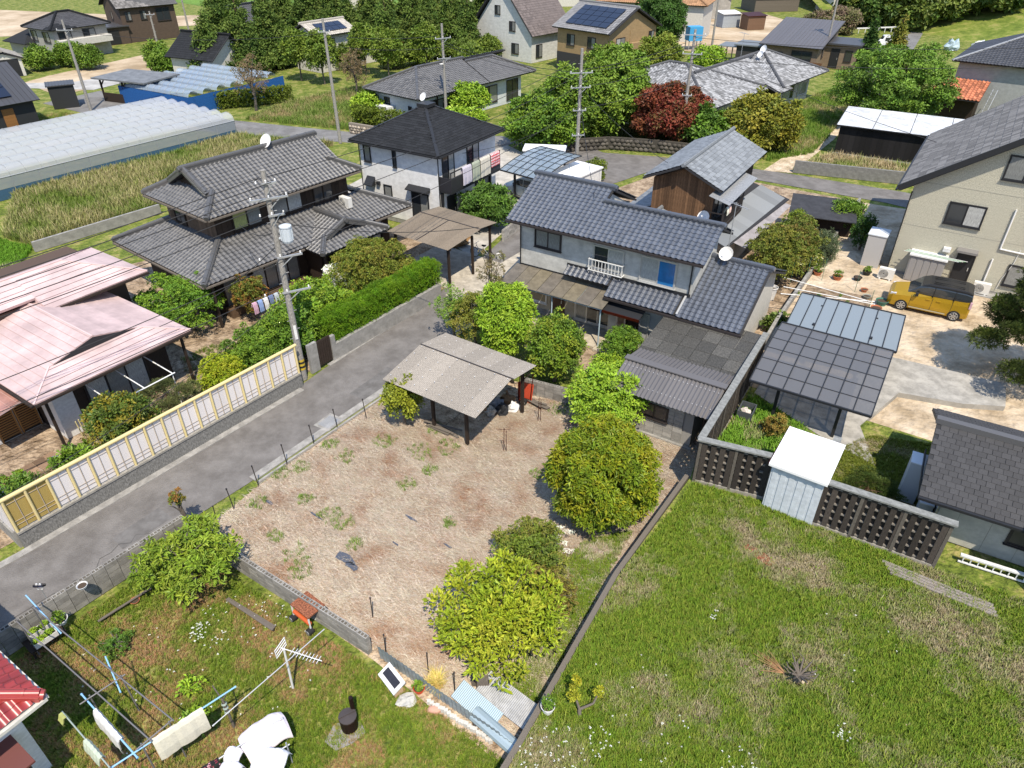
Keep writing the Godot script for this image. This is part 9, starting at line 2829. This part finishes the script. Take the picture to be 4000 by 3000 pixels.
func plot_things() -> void:
	# drain grate in the lane
	var t := thing("drain_grate", "steel drain grate in a concrete frame at the lane's edge", "drain", -7.75, 23.9, 0.0, 58)
	var mb := MB.new()
	mb.bx(-0.5, -0.42, 0, 0.5, 0.42, 0.012)
	part(t, "frame", mb, M("gutter concrete", 0.36, 0.345, 0.32, 0.9))
	mb = MB.new()
	for k in 14:
		mb.bx(-0.36 + k * 0.053, -0.3, 0.012, -0.335 + k * 0.053, 0.3, 0.03)
	part(t, "bars", mb, kw.steel)
	# rusty stakes
	for q in [[1.11, 23.99, "pair of thin rusty stakes near the red wheelbarrow"], [-0.33, 21.97, "pair of thin rusty stakes with a crossbar in the dry plot"]]:
		mb = MB.new()
		mb.tube(Vector3.ZERO, Vector3(0.02, 1.2, 0), 0.015, 0.015, 6)
		mb.tube(Vector3(0.1, 0, 0.02), Vector3(0.1, 1.1, 0.02), 0.015, 0.015, 6)
		mb.tube(Vector3(-0.3, 1.15, 0), Vector3(0.25, 1.12, 0), 0.008, 0.008, 5)
		var o := solo("rusty_stakes", mb, kw.copper, q[2], "stake")
		o.position = P(q[0], q[1], 0)
	# red wheelbarrow stood on end
	t = thing("wheelbarrow", "red plastic wheelbarrow tipped up on its nose beside the rubbish", "wheelbarrow", 0.55, 25.3, 0, -25)
	mb = MB.new()
	mb.hexa([P(-0.32, 0.0, 0.05), P(0.32, 0.0, 0.05), P(0.22, 0.28, 0.12), P(-0.22, 0.28, 0.12), P(-0.38, 0.12, 0.95), P(0.38, 0.12, 0.95), P(0.26, 0.36, 0.85), P(-0.26, 0.36, 0.85)])
	part(t, "tray", mb, M("red tray", 0.52, 0.07, 0.03, 0.6, {"tex": "fine", "scale": 1.5}))
	mb = MB.new()
	for s in [-0.28, 0.28]:
		mb.tube(P(s, -0.04, 0.1), P(s * 1.1, 0.2, 1.5), 0.02, 0.02, 6)
	mb.tube(P(-0.25, -0.06, 0.3), P(0.25, -0.06, 0.3), 0.018, 0.018, 6)
	part(t, "handles", mb, kw.copper)
	wheel(t, 0.0, -0.14, 0.16, -1.0)
	# rubbish heap under the carport roof
	var rub := [["rubbish_bag", "crumpled white plastic bag at the front of the rubbish heap", 0.05, 24.75, 0.24, kw.white], ["rubbish_bag", "black bin bag at the front of the rubbish heap", -0.4, 24.5, 0.28, kw.black], ["rubbish_bag", "grey bag behind the black bin bag", -0.7, 24.9, 0.3, M("grey bag", 0.2, 0.2, 0.21, 0.6)], ["rubbish_bag", "brown sack in the rubbish heap", -0.2, 25.3, 0.28, M("brown sack", 0.2, 0.12, 0.06, 0.9)], ["tarpaulin", "crumpled green tarpaulin on the rubbish heap", -1.1, 25.3, 0.32, M("green tarp", 0.03, 0.22, 0.13, 0.6)], ["rubbish_bag", "beige bundle deep in the rubbish heap", -0.9, 24.45, 0.22, M("beige bag", 0.4, 0.36, 0.3, 0.9)]]
	for q in rub:
		blob(q[0], q[1], "bag" if q[0] == "rubbish_bag" else "tarpaulin", q[2], q[3], 0, Vector3(q[4], q[4] * 1.1, q[4]), q[5], 0.5)
	for q in [[1.0, 25.2, "pile of grey scrap boards beside the red wheelbarrow"], [-2.9, 23.4, "old pale timbers along the carport's open edge"]]:
		t = thing("scrap_timber", q[2], "planks", q[0], q[1], 0, rnd(-40, -20))
		for k in 7:
			mb = MB.new()
			mb.bar(P(rnd(-0.9, -0.5), rnd(-0.25, 0.25), 0.03 + 0.03 * k), P(rnd(0.5, 1.0), rnd(-0.25, 0.25), 0.03 + 0.03 * k), 0.1, 0.025)
			part(t, "plank", mb, kw.greywood)
	# low block wall behind the heap
	block_wall("block_wall", "low concrete block wall behind the rubbish heap below the garden trees", 0.4, 26.2, 3.2, 24.9, 4)
	# scraps of black weed sheet
	var scraps := MB.new()
	for q in [[-5.6, 16.3, 0.55, 0.2], [-5.3, 16.0, 0.3, 0.16], [-7.0, 18.3, 0.4, 0.06], [-3.6, 18.2, 0.3, 0.06], [-1.8, 15.2, 0.45, 0.1], [-1.4, 14.8, 0.4, 0.08], [-0.6, 15.4, 0.25, 0.07], [0.6, 18.0, 0.25, 0.08], [-8.9, 19.0, 0.25, 0.08], [-2.2, 16.9, 0.22, 0.05], [0.2, 17.2, 0.3, 0.06], [-4.0, 17.0, 0.2, 0.05]]:
		var poly := []
		for k in 8:
			var a := TAU * k / 8
			var u: float = cos(a) * q[2] * rnd(0.6, 1.1)
			var v: float = sin(a) * q[3] * rnd(0.5, 1.2)
			poly.append([q[0] + u * 0.8 + v * 0.6, q[1] - u * 0.6 + v * 0.8])
		sheet(scraps, poly, 0.07)
	solo("weed_sheet", scraps, M("weed sheet", 0.075, 0.085, 0.11, 0.6), "torn scraps of blue-black weed sheet showing through the dry grass", "weed sheet", "", "stuff")
	# meadow things
	pot("round white pot standing on the end of the meadow wall", 0.93, 10.45, 0.82, 0.18, 0.3, kw.white, GREEN)
	t = thing("pruned_tree", "hard-pruned little tree with two yellow-leaved shoots on the meadow", "tree", 1.75, 10.3, 0.8)
	mb = MB.new()
	mb.tube(Vector3.ZERO, P(0.0, 0.1, 0.22), 0.06, 0.05, 7)
	mb.tube(P(0, 0.1, 0.22), P(-0.08, 0.2, 0.45), 0.04, 0.03, 6)
	mb.tube(P(0, 0.1, 0.22), P(0.35, 0.15, 0.4), 0.045, 0.03, 6)
	mb.tube(P(0.35, 0.15, 0.4), P(0.45, 0.25, 0.6), 0.03, 0.02, 6)
	part(t, "trunk", mb, kw.greywood)
	crown(t, [[P(-0.1, 0.5, 0.75), Vector3(0.13, 0.3, 0.13)], [P(-0.15, 0.3, 0.5), Vector3(0.16, 0.15, 0.12)], [P(0.5, 0.3, 0.68), Vector3(0.15, 0.12, 0.12)]], 90.0, sprig("small", 9, 0.075, 0.32, 0.5, 7), [[0.3, 0.28, 0.02], [0.24, 0.25, 0.02]], 0.8)
	t = thing("tree_stump", "gnarled cut stump with bare reddish branches on the meadow", "stump", 7.75, 11.35, 0.8)
	mb = MB.new()
	mb.tube(Vector3.ZERO, P(0, 0, 0.3), 0.13, 0.1, 9)
	for k in 16:
		var a := TAU * k / 16
		var e := P(cos(a) * rnd(0.2, 0.45), sin(a) * rnd(0.2, 0.45), rnd(0.35, 0.6))
		mb.tube(P(0, 0, 0.22), e, 0.04, 0.022, 5)
		mb.tube(e, e + P(rnd(-0.12, 0.12), rnd(-0.12, 0.12), 0.1), 0.018, 0.01, 4)
	part(t, "stump", mb, kw.greywood)
	mb = MB.new()
	for k in 14:
		var e := P(rnd(-1.1, -0.5), rnd(0.2, 0.9), rnd(0.1, 0.3))
		mb.tube(P(-0.3, 0.15, 0.12), e, 0.014, 0.006, 4)
	part(t, "branches", mb, M("red twig", 0.36, 0.2, 0.1, 0.9))
	mb = MB.new()
	mb.tube(P(0.08, -0.12, 0.16), P(0.1, -0.15, 0.165), 0.055, 0.055, 10)
	part(t, "cut_face", mb, M("cut wood", 0.6, 0.5, 0.34, 0.9))
	ground_sheet("red_slab", [[7.55, 16.1], [7.75, 16.25], [8.15, 15.9], [8.4, 15.4], [8.15, 15.3], [7.8, 15.7]], 0.87, M("red lead", 1, 1, 1, 0.9, {"tex": "rust", "scale": 0.6}))
	t = thing("timber_stack", "long weathered boards lying in the grass before the board fence", "planks", 11.8, 15.45, 0.8, -34)
	for k in 4:
		bp(t, "board", M("silvered board", 0.36, 0.32, 0.29, 0.95, {"tex": "streak", "scale": Vector3(1, 4, 4)}), [[0.1 * k, -0.12 * k, 0.02, 3.1 + 0.05 * k, -0.12 * k + 0.1, 0.12]])
	t = thing("metal_railing", "white metal railing lying beside the grey-roofed house", "railing", 14.25, 15.5, 0.8, -28)
	mb = MB.new()
	mb.bx(0, 0, 0.3, 3.4, 0.12, 0.36)
	mb.bx(0, 0, 0.05, 3.4, 0.06, 0.09)
	for k in 16:
		mb.bx(0.1 + k * 0.21, 0.02, 0.09, 0.13 + k * 0.21, 0.05, 0.3)
	part(t, "rail", mb, kw.white)
	# tanks of the grey-roofed house
	for q in [[13.95, 18.5, 0.55, 1.75, "tall pale grey water heater cabinet at the grey-roofed house"], [14.05, 17.55, 0.42, 0.75, "white cooler cabinet beside the tall water heater"]]:
		t = thing("heater_cabinet", q[4], "water heater", q[0], q[1], 0.8, -30)
		bp(t, "cabinet", M("cabinet grey", 0.42, 0.45, 0.48, 0.5), [[-q[2] * 0.5, -q[2] * 0.6, 0.05, q[2] * 0.5, q[2] * 0.6, q[3]]])
		bp(t, "top", M("cabinet top", 0.6, 0.63, 0.66, 0.5), [[-q[2] * 0.52, -q[2] * 0.62, q[3], q[2] * 0.52, q[2] * 0.62, q[3] + 0.04], [-q[2] * 0.3, -q[2] * 0.5, 0, q[2] * 0.3, q[2] * 0.5, 0.05]])

func car_yard() -> void:
	for q in [[21.0, 36.35, "white cooler condenser beside the grey metal cupboard"], [25.35, 34.55, "white cooler condenser behind the yellow car"], [27.4, 33.1, "white cooler condenser half hidden by the pine"]]:
		var ac := thing("air_conditioner", q[2], "air conditioner", q[0], q[1], 0.6, -33)
		condenser(ac)
	var t := thing("metal_cupboard", "grey ribbed garden cupboard with bamboo poles on top beside the black door", "shed", 22.0, 36.3, 0.6, -33)
	var mb := MB.new()
	mb.bx(0, 0, 0, 1.75, 0.75, 1.5)
	part(t, "body", mb, M("cupboard grey", 0.30, 0.29, 0.28, 0.5))
	for k in 5:
		bp(t, "door_panel", M("cupboard panel", 0.27, 0.26, 0.255, 0.5), [[0.05 + k * 0.34, -0.025, 0.06, 0.32 + k * 0.34, -0.001, 1.42]])
	bp(t, "roof", kw.white, [[-0.06, -0.1, 1.5, 1.81, 0.8, 1.58]])
	for k in 5:
		var c := t.transform * P(-0.4 + 0.05 * k, 0.05 + k * 0.09, 1.63)
		var d := t.transform * P(2.3 + 0.1 * k, 0.0 + k * 0.07, 1.63)
		rod("garden_cane", "green and white garden cane lying on the grey cupboard", "cane", c, d, 0.014, M("cane green", 0.12, 0.3, 0.14, 0.6) if k % 2 else kw.pipe, "canes on the cupboard")
	t = thing("storage_cabinet", "tall pale grey storage cabinet at the corner of the beige house", "cabinet", 20.35, 38.2, 0.5, -33)
	bp(t, "body", M("cabinet pale", 0.42, 0.41, 0.40, 0.5), [[0, 0, 0, 0.95, 1.2, 2.0]])
	bp(t, "top", M("cabinet top", 0.6, 0.63, 0.66, 0.5), [[-0.04, -0.04, 2.0, 0.99, 1.24, 2.06]])
	# vegetable bed
	ground_sheet("vegetable_bed", [[14.6, 32.6], [16.4, 35.6], [19.4, 34.1], [18.3, 32.2], [16.2, 31.6]], 0.62, M("bed soil", 0.62, 0.6, 0.58, 0.95, {"tex": "soil", "scale": 0.3, "bump": "lumps"}))
	for k in 9:
		leafy("seedling", "small seedling in the bare vegetable bed", "plant", 15.4 + (k % 3) * 1.1, 32.8 + (k / 3) * 0.75 + (k % 3) * -0.15, 0.14, 0.12, 0.13, GREEN, {"h": 0.62, "n": 3, "density": 130.0, "mesh": sprig("small", 9, 0.075, 0.32, 0.5, 7), "size": 0.7, "tr": 0.008, "group": "seedlings in the vegetable bed"})
	for q in [[14.5, 34.2, 18.6, 32.3, "pale pole lying across the vegetable bed"], [14.1, 33.4, 18.7, 32.6, "second pale pole crossing the vegetable bed"], [14.9, 35.3, 18.5, 32.6, "long pale pole slanting over the vegetable bed"]]:
		rod("garden_pole", q[4], "pole", P(q[0], q[1], 1.2), P(q[2], q[3], 1.15), 0.025, kw.pipe)
	for q in [[15.4, 35.6], [17.4, 36.2], [18.7, 34.8], [18.4, 32.4], [16.6, 36.4]]:
		rod("bed_stake", "thin green stake around the vegetable bed", "stake", P(q[0], q[1], 0.6), P(q[0], q[1], 1.9), 0.013, M("stake green", 0.05, 0.16, 0.1, 0.6), "stakes of the vegetable bed")
	var terra := M("terracotta", 0.45, 0.16, 0.08, 0.85)
	for q in [[18.3, 36.3, 0.26, terra, "terracotta pot with a leafy plant behind the vegetable bed", GREEN], [17.4, 36.9, 0.24, terra, "terracotta pot with tall shoots behind the vegetable bed", GREEN], [19.4, 36.2, 0.22, M("black pot", 0.03, 0.03, 0.03, 0.6), "black pot beside the vegetable bed", null], [20.2, 36.9, 0.24, M("black pot", 0.03, 0.03, 0.03, 0.6), "black pot with a low bush beside the condenser", GREEN], [19.5, 33.3, 0.3, M("green pot", 0.06, 0.17, 0.13, 0.6), "big dark green pot in front of the yellow car", null], [18.9, 32.6, 0.26, terra, "empty terracotta saucer among the pots", null], [18.6, 32.1, 0.3, terra, "wide terracotta bowl at the end of the pots", null], [19.0, 34.0, 0.2, M("grey planter", 0.3, 0.32, 0.28, 0.8), "grey-green planter tray beside the bed", null], [19.2, 34.8, 0.18, terra, "small terracotta tray beside the bed", null]]:
		pot(q[4], q[0], q[1], 0.6, q[2], q[2] * 0.9, q[3], q[5])
	blob("plastic_sheet", "crumpled bright blue plastic sheet among the pots", "plastic sheet", 19.1, 32.4, 0.6, Vector3(0.3, 0.06, 0.16), M("blue plastic", 0.08, 0.3, 0.6, 0.4), 0.4)
	leafy("flower_bush", "bush of white and yellow flowers by the boundary wall", "flowering shrub", 16.9, 37.6, 0.75, 0.6, 0.7, [[0.7, 0.7, 0.5], [0.12, 0.2, 0.02], [0.5, 0.5, 0.1]], {"h": 0.6, "n": 12, "density": 40.0, "mesh": sprig("small", 9, 0.075, 0.32, 0.5, 7)})
	pot("white bin with a domed lid beside the boundary wall", 14.3, 35.1, 0.0, 0.28, 0.75, kw.white, null)
	# crate trolley by the board fence
	t = thing("crate", "dark grey crate with a white sack inside the board fence", "crate", 9.55, 23.2, 0.8, -30)
	mb = MB.new()
	for e in [[-0.3, -0.4, 0.3, -0.36], [-0.3, 0.36, 0.3, 0.4], [-0.3, -0.36, -0.26, 0.36], [0.26, -0.36, 0.3, 0.36]]:
		mb.bx(e[0], e[1], 0.1, e[2], e[3], 0.5)
	mb.bx(-0.26, -0.36, 0.1, 0.26, 0.36, 0.14)
	part(t, "box", mb, M("dark crate", 0.07, 0.08, 0.09, 0.6))
	blob("sack", "white sack with a purple print lying in the dark grey crate", "bag", 9.55, 23.25, 0.95, Vector3(0.2, 0.14, 0.25), M("sack white", 0.6, 0.55, 0.52, 0.9))
	# entrance garden of the pink-roofed house
	ground_sheet("gravel_patch", [[-17.6, 19.4], [-16.2, 21.6], [-17.0, 22.2], [-19.4, 20.2], [-20.6, 18.2], [-19.0, 17.4]], -0.008, M("white gravel", 0.62, 0.58, 0.52, 0.95, {"tex": "grain", "scale": 0.8}))
	t = thing("stone_paving", "warm brown stone slabs before the lattice doors", "paving", -18.3, 20.6, 0.0, -34)
	for i in 5:
		for j in 4:
			bp(t, "slab", tones("paving stone", 0.26, 0.17, 0.11, 0.9, {"tex": "fine", "scale": 1.0}, 0.4)[rng.randi() % 4], [[i * 0.42 - 0.9, j * 0.42 - 0.6, -0.02, i * 0.42 - 0.51, j * 0.42 - 0.21, 0.02 + rnd(0, 0.008)]])
	t = thing("steel_sink", "old stainless sink on legs behind the yellow fence", "sink", -16.3, 22.6, 0, -34)
	mb = MB.new()
	for e in [[-0.45, -0.3, 0.45, -0.26], [-0.45, 0.26, 0.45, 0.3], [-0.45, -0.26, -0.41, 0.26], [0.41, -0.26, 0.45, 0.26], [-0.02, -0.26, 0.02, 0.26]]:
		mb.bx(e[0], e[1], 0.5, e[2], e[3], 0.75)
	mb.bx(-0.41, -0.26, 0.5, 0.41, 0.26, 0.53)
	part(t, "basin", mb, kw.steel)
	mb = MB.new()
	for q in [[-0.42, -0.27], [0.42, -0.27], [-0.42, 0.27], [0.42, 0.27]]:
		mb.bx(q[0] - 0.02, q[1] - 0.02, 0, q[0] + 0.02, q[1] + 0.02, 0.5)
	part(t, "legs", mb, kw.steel)
	t = thing("yard_tools", "bucket of brushes and long-handled tools beside the steel sink", "tools", -16.5, 23.5)
	mb = MB.new()
	mb.lathe(Vector3.ZERO, [[0.14, 0.0], [0.2, 0.4], [0.21, 0.4]], 12)
	part(t, "bucket", mb, kw.black)
	for k in 6:
		mb = MB.new()
		var e := P(rnd(-0.3, 0.3), rnd(-0.3, 0.3), rnd(0.8, 1.1))
		mb.tube(P(0, 0, 0.05), e, 0.015, 0.015, 5)
		mb.lathe(e, [[0.0, -0.03], [0.07, 0.0], [0.06, 0.07], [0.0, 0.1]], 8)
		part(t, "tool", mb, [kw.white, M("sky blue", 0.2, 0.45, 0.7, 0.5), M("pink", 0.6, 0.3, 0.35, 0.5)][k % 3])
	t = thing("bamboo_screen", "short leaning bamboo screen beside the steel sink", "fence", -17.0, 22.1, 0, 65)
	for k in 9:
		mb = MB.new()
		mb.tube(P(k * 0.13, 0, 0), P(k * 0.13 - 0.1, 0, 1.5), 0.025, 0.022, 6)
		part(t, "cane", mb, M("yellow bamboo plastic", 0.60, 0.46, 0.17, 0.5))
	for q in [[-18.0, 21.3, 0.2, M("blue-white pot", 0.3, 0.36, 0.45, 0.4), "blue and white pot beside the brown slabs", null], [-17.6, 21.9, 0.24, M("dark pot", 0.07, 0.06, 0.05, 0.7), "round dark pot of stones beside the brown slabs", null], [-16.4, 19.9, 0.3, M("black pot", 0.03, 0.03, 0.03, 0.6), "wide black bowl of grasses behind the yellow fence", OLIVE], [-19.2, 20.0, 0.2, terra, "terracotta pot with a small shrub on the white gravel", GREEN], [-18.9, 20.5, 0.15, kw.concrete, "pale pot with yellow leaves on the white gravel", LIME], [-15.0, 21.1, 0.16, M("pink pot", 0.55, 0.3, 0.27, 0.6), "pink pot at the foot of the yellow fence", null], [-14.8, 21.4, 0.18, M("mint pot", 0.3, 0.45, 0.38, 0.6), "mint green bowl at the foot of the yellow fence", null]]:
		pot(q[4], q[0], q[1], 0.0, q[2], q[2] * 0.9, q[3], q[5])
	# timber house: washing, bicycle and barrow in the carport
	rod("washing_pole", "short washing pole with shirts before the timber house", "pole", P(-13.0, 31.5, 1.6), P(-11.6, 33.3, 1.6), 0.018, kw.steel)
	for k in 7:
		var c: Array = [[0.55, 0.35, 0.45], [0.25, 0.35, 0.6], [0.7, 0.7, 0.72], [0.15, 0.2, 0.35], [0.45, 0.5, 0.55], [0.65, 0.6, 0.5], [0.2, 0.25, 0.4]][k]
		var nm: String = ["pink", "blue", "white", "navy", "grey", "cream", "indigo"][k]
		var a := P(-13.0 + k * 0.2, 31.5 + k * 0.257, 1.6)
		cloth_on("shirt", nm + " garment hung on the short pole before the timber house", "clothes", a, a + P(0.15, 0.19, 0), 0.25, 0.6, M("shirt " + nm, c[0], c[1], c[2], 0.95))
	t = thing("bicycle", "bicycle standing in the brown-roofed carport", "bicycle", -2.3, 40.6, 0.03, -30)
	for x in [0.0, 1.05]:
		mb = MB.new()
		for k in 18:
			var a := TAU * k / 18
			var b := TAU * (k + 1) / 18
			mb.tube(P(x + cos(a) * 0.31, 0, 0.33 + sin(a) * 0.31), P(x + cos(b) * 0.31, 0, 0.33 + sin(b) * 0.31), 0.018, 0.018, 5, false)
		for k in 8:
			mb.tube(P(x, 0, 0.33), P(x + cos(TAU * k / 8) * 0.3, 0, 0.33 + sin(TAU * k / 8) * 0.3), 0.004, 0.004, 3, false)
		part(t, "wheel", mb, kw.black)
	mb = MB.new()
	for e in [[P(0, 0, 0.33), P(0.15, 0, 0.85)], [P(0.15, 0, 0.8), P(0.55, 0, 0.35)], [P(0.55, 0, 0.35), P(0.65, 0, 0.85)], [P(0.2, 0, 0.6), P(0.62, 0, 0.65)], [P(0.55, 0, 0.35), P(1.05, 0, 0.33)], [P(0.65, 0, 0.7), P(1.05, 0, 0.33)]]:
		mb.tube(e[0], e[1], 0.016, 0.016, 5)
	part(t, "frame", mb, kw.steel)
	mb = MB.new()
	mb.tube(P(0.17, -0.28, 0.98), P(0.17, 0.28, 0.98), 0.014, 0.014, 5)
	mb.tube(P(0.15, 0, 0.85), P(0.17, 0, 0.98), 0.014, 0.014, 5)
	part(t, "handlebar", mb, kw.steel)
	mb = MB.new()
	mb.hexa([P(0.55, -0.07, 0.86), P(0.8, -0.09, 0.86), P(0.8, 0.09, 0.86), P(0.55, 0.07, 0.86), P(0.55, -0.04, 0.92), P(0.8, -0.08, 0.93), P(0.8, 0.08, 0.93), P(0.55, 0.04, 0.92)])
	part(t, "saddle", mb, kw.black)
	pot("white bucket at the edge of the carport apron", -0.8, 40.3, 0.03, 0.16, 0.32, kw.white, null)
	blob("firewood_heap", "heap of tan timber offcuts at the back of the brown-roofed carport", "wood pile", -3.6, 42.4, 0.03, Vector3(0.8, 0.35, 0.45), M("tan offcuts", 0.34, 0.2, 0.09, 0.9, {"tex": "streak", "scale": Vector3(2, 6, 2)}), 0.6)
	pot("green watering can set on the porch of the grey plastered house", 3.2, 30.6, 0.15, 0.13, 0.2, M("can green", 0.02, 0.28, 0.16, 0.5), null)
	# garden wall beside the carport apron and the white sheets on the far slope
	block_wall("block_wall", "pale block wall holding the planted bed beside the carport apron", -0.6, 43.0, 0.9, 46.0, 4, 0.0, 1.4)
	t = thing("guard_rail", "white guard rail along the road bend", "railing", 55.0, 127.0, 0, 12)
	mb = MB.new()
	for k in 8:
		mb.tube(P(k * 1.2, 0, 0), P(k * 1.2, 0, 0.8), 0.06, 0.06, 6)
	mb.bar(P(0, 0, 0.75), P(8.4, 0, 0.75), 0.06, 0.2)
	part(t, "rail", mb, kw.white)
	for q in [[66.5, 110.5, kw.white, "white sack on the far slope"], [70.0, 111.5, M("bright green net", 0.03, 0.42, 0.16, 0.7), "bright green net bundle on the far slope"], [74.5, 112.5, M("bright green net", 0.03, 0.42, 0.16), "bright green drum-like bundle on the far slope"], [63.6, 112.0, M("pale blue net", 0.4, 0.5, 0.55, 0.7), "pale blue net heap on the far slope"]]:
		blob("net_bundle", q[3], "bundle", q[0], q[1], 0.0, Vector3(0.9, 0.9, 0.8), q[2], 0.5)
	t = thing("blue_tank", "bright blue water tank on a stand behind the clipped round tree", "tank", 25.4, 112.0, 0, 10)
	bp(t, "tank", M("tank blue", 0.06, 0.32, 0.62, 0.5), [[0, 0, 1.2, 2.0, 1.6, 3.0]])
	mb = MB.new()
	for q in [[0.1, 0.1], [1.8, 0.1], [0.1, 1.4], [1.8, 1.4]]:
		mb.bx(q[0], q[1], 0, q[0] + 0.12, q[1] + 0.12, 1.2)
	part(t, "stand", mb, kw.steel)

func _ready() -> void:
	rng.seed = 20240501
	setup_light()
	setup_textures()
	build_ground()
	setup_house_materials()
	house_blue()
	block_shed()
	house_beige()
	house_grey()
	house_timber()
	house_pink()
	house_white()
	house_boarded()
	house_bungalow()
	house_lichen()
	shed_white_roof()
	house_corner()
	far_houses()
	boundary_walls()
	fences()
	carports()
	white_shed()
	greenhouses()
	poles_and_wires()
	vehicles()
	washing_yard()
	plot_things()
	car_yard()
	vegetation_near()
	vegetation_far()
	ground_cover()
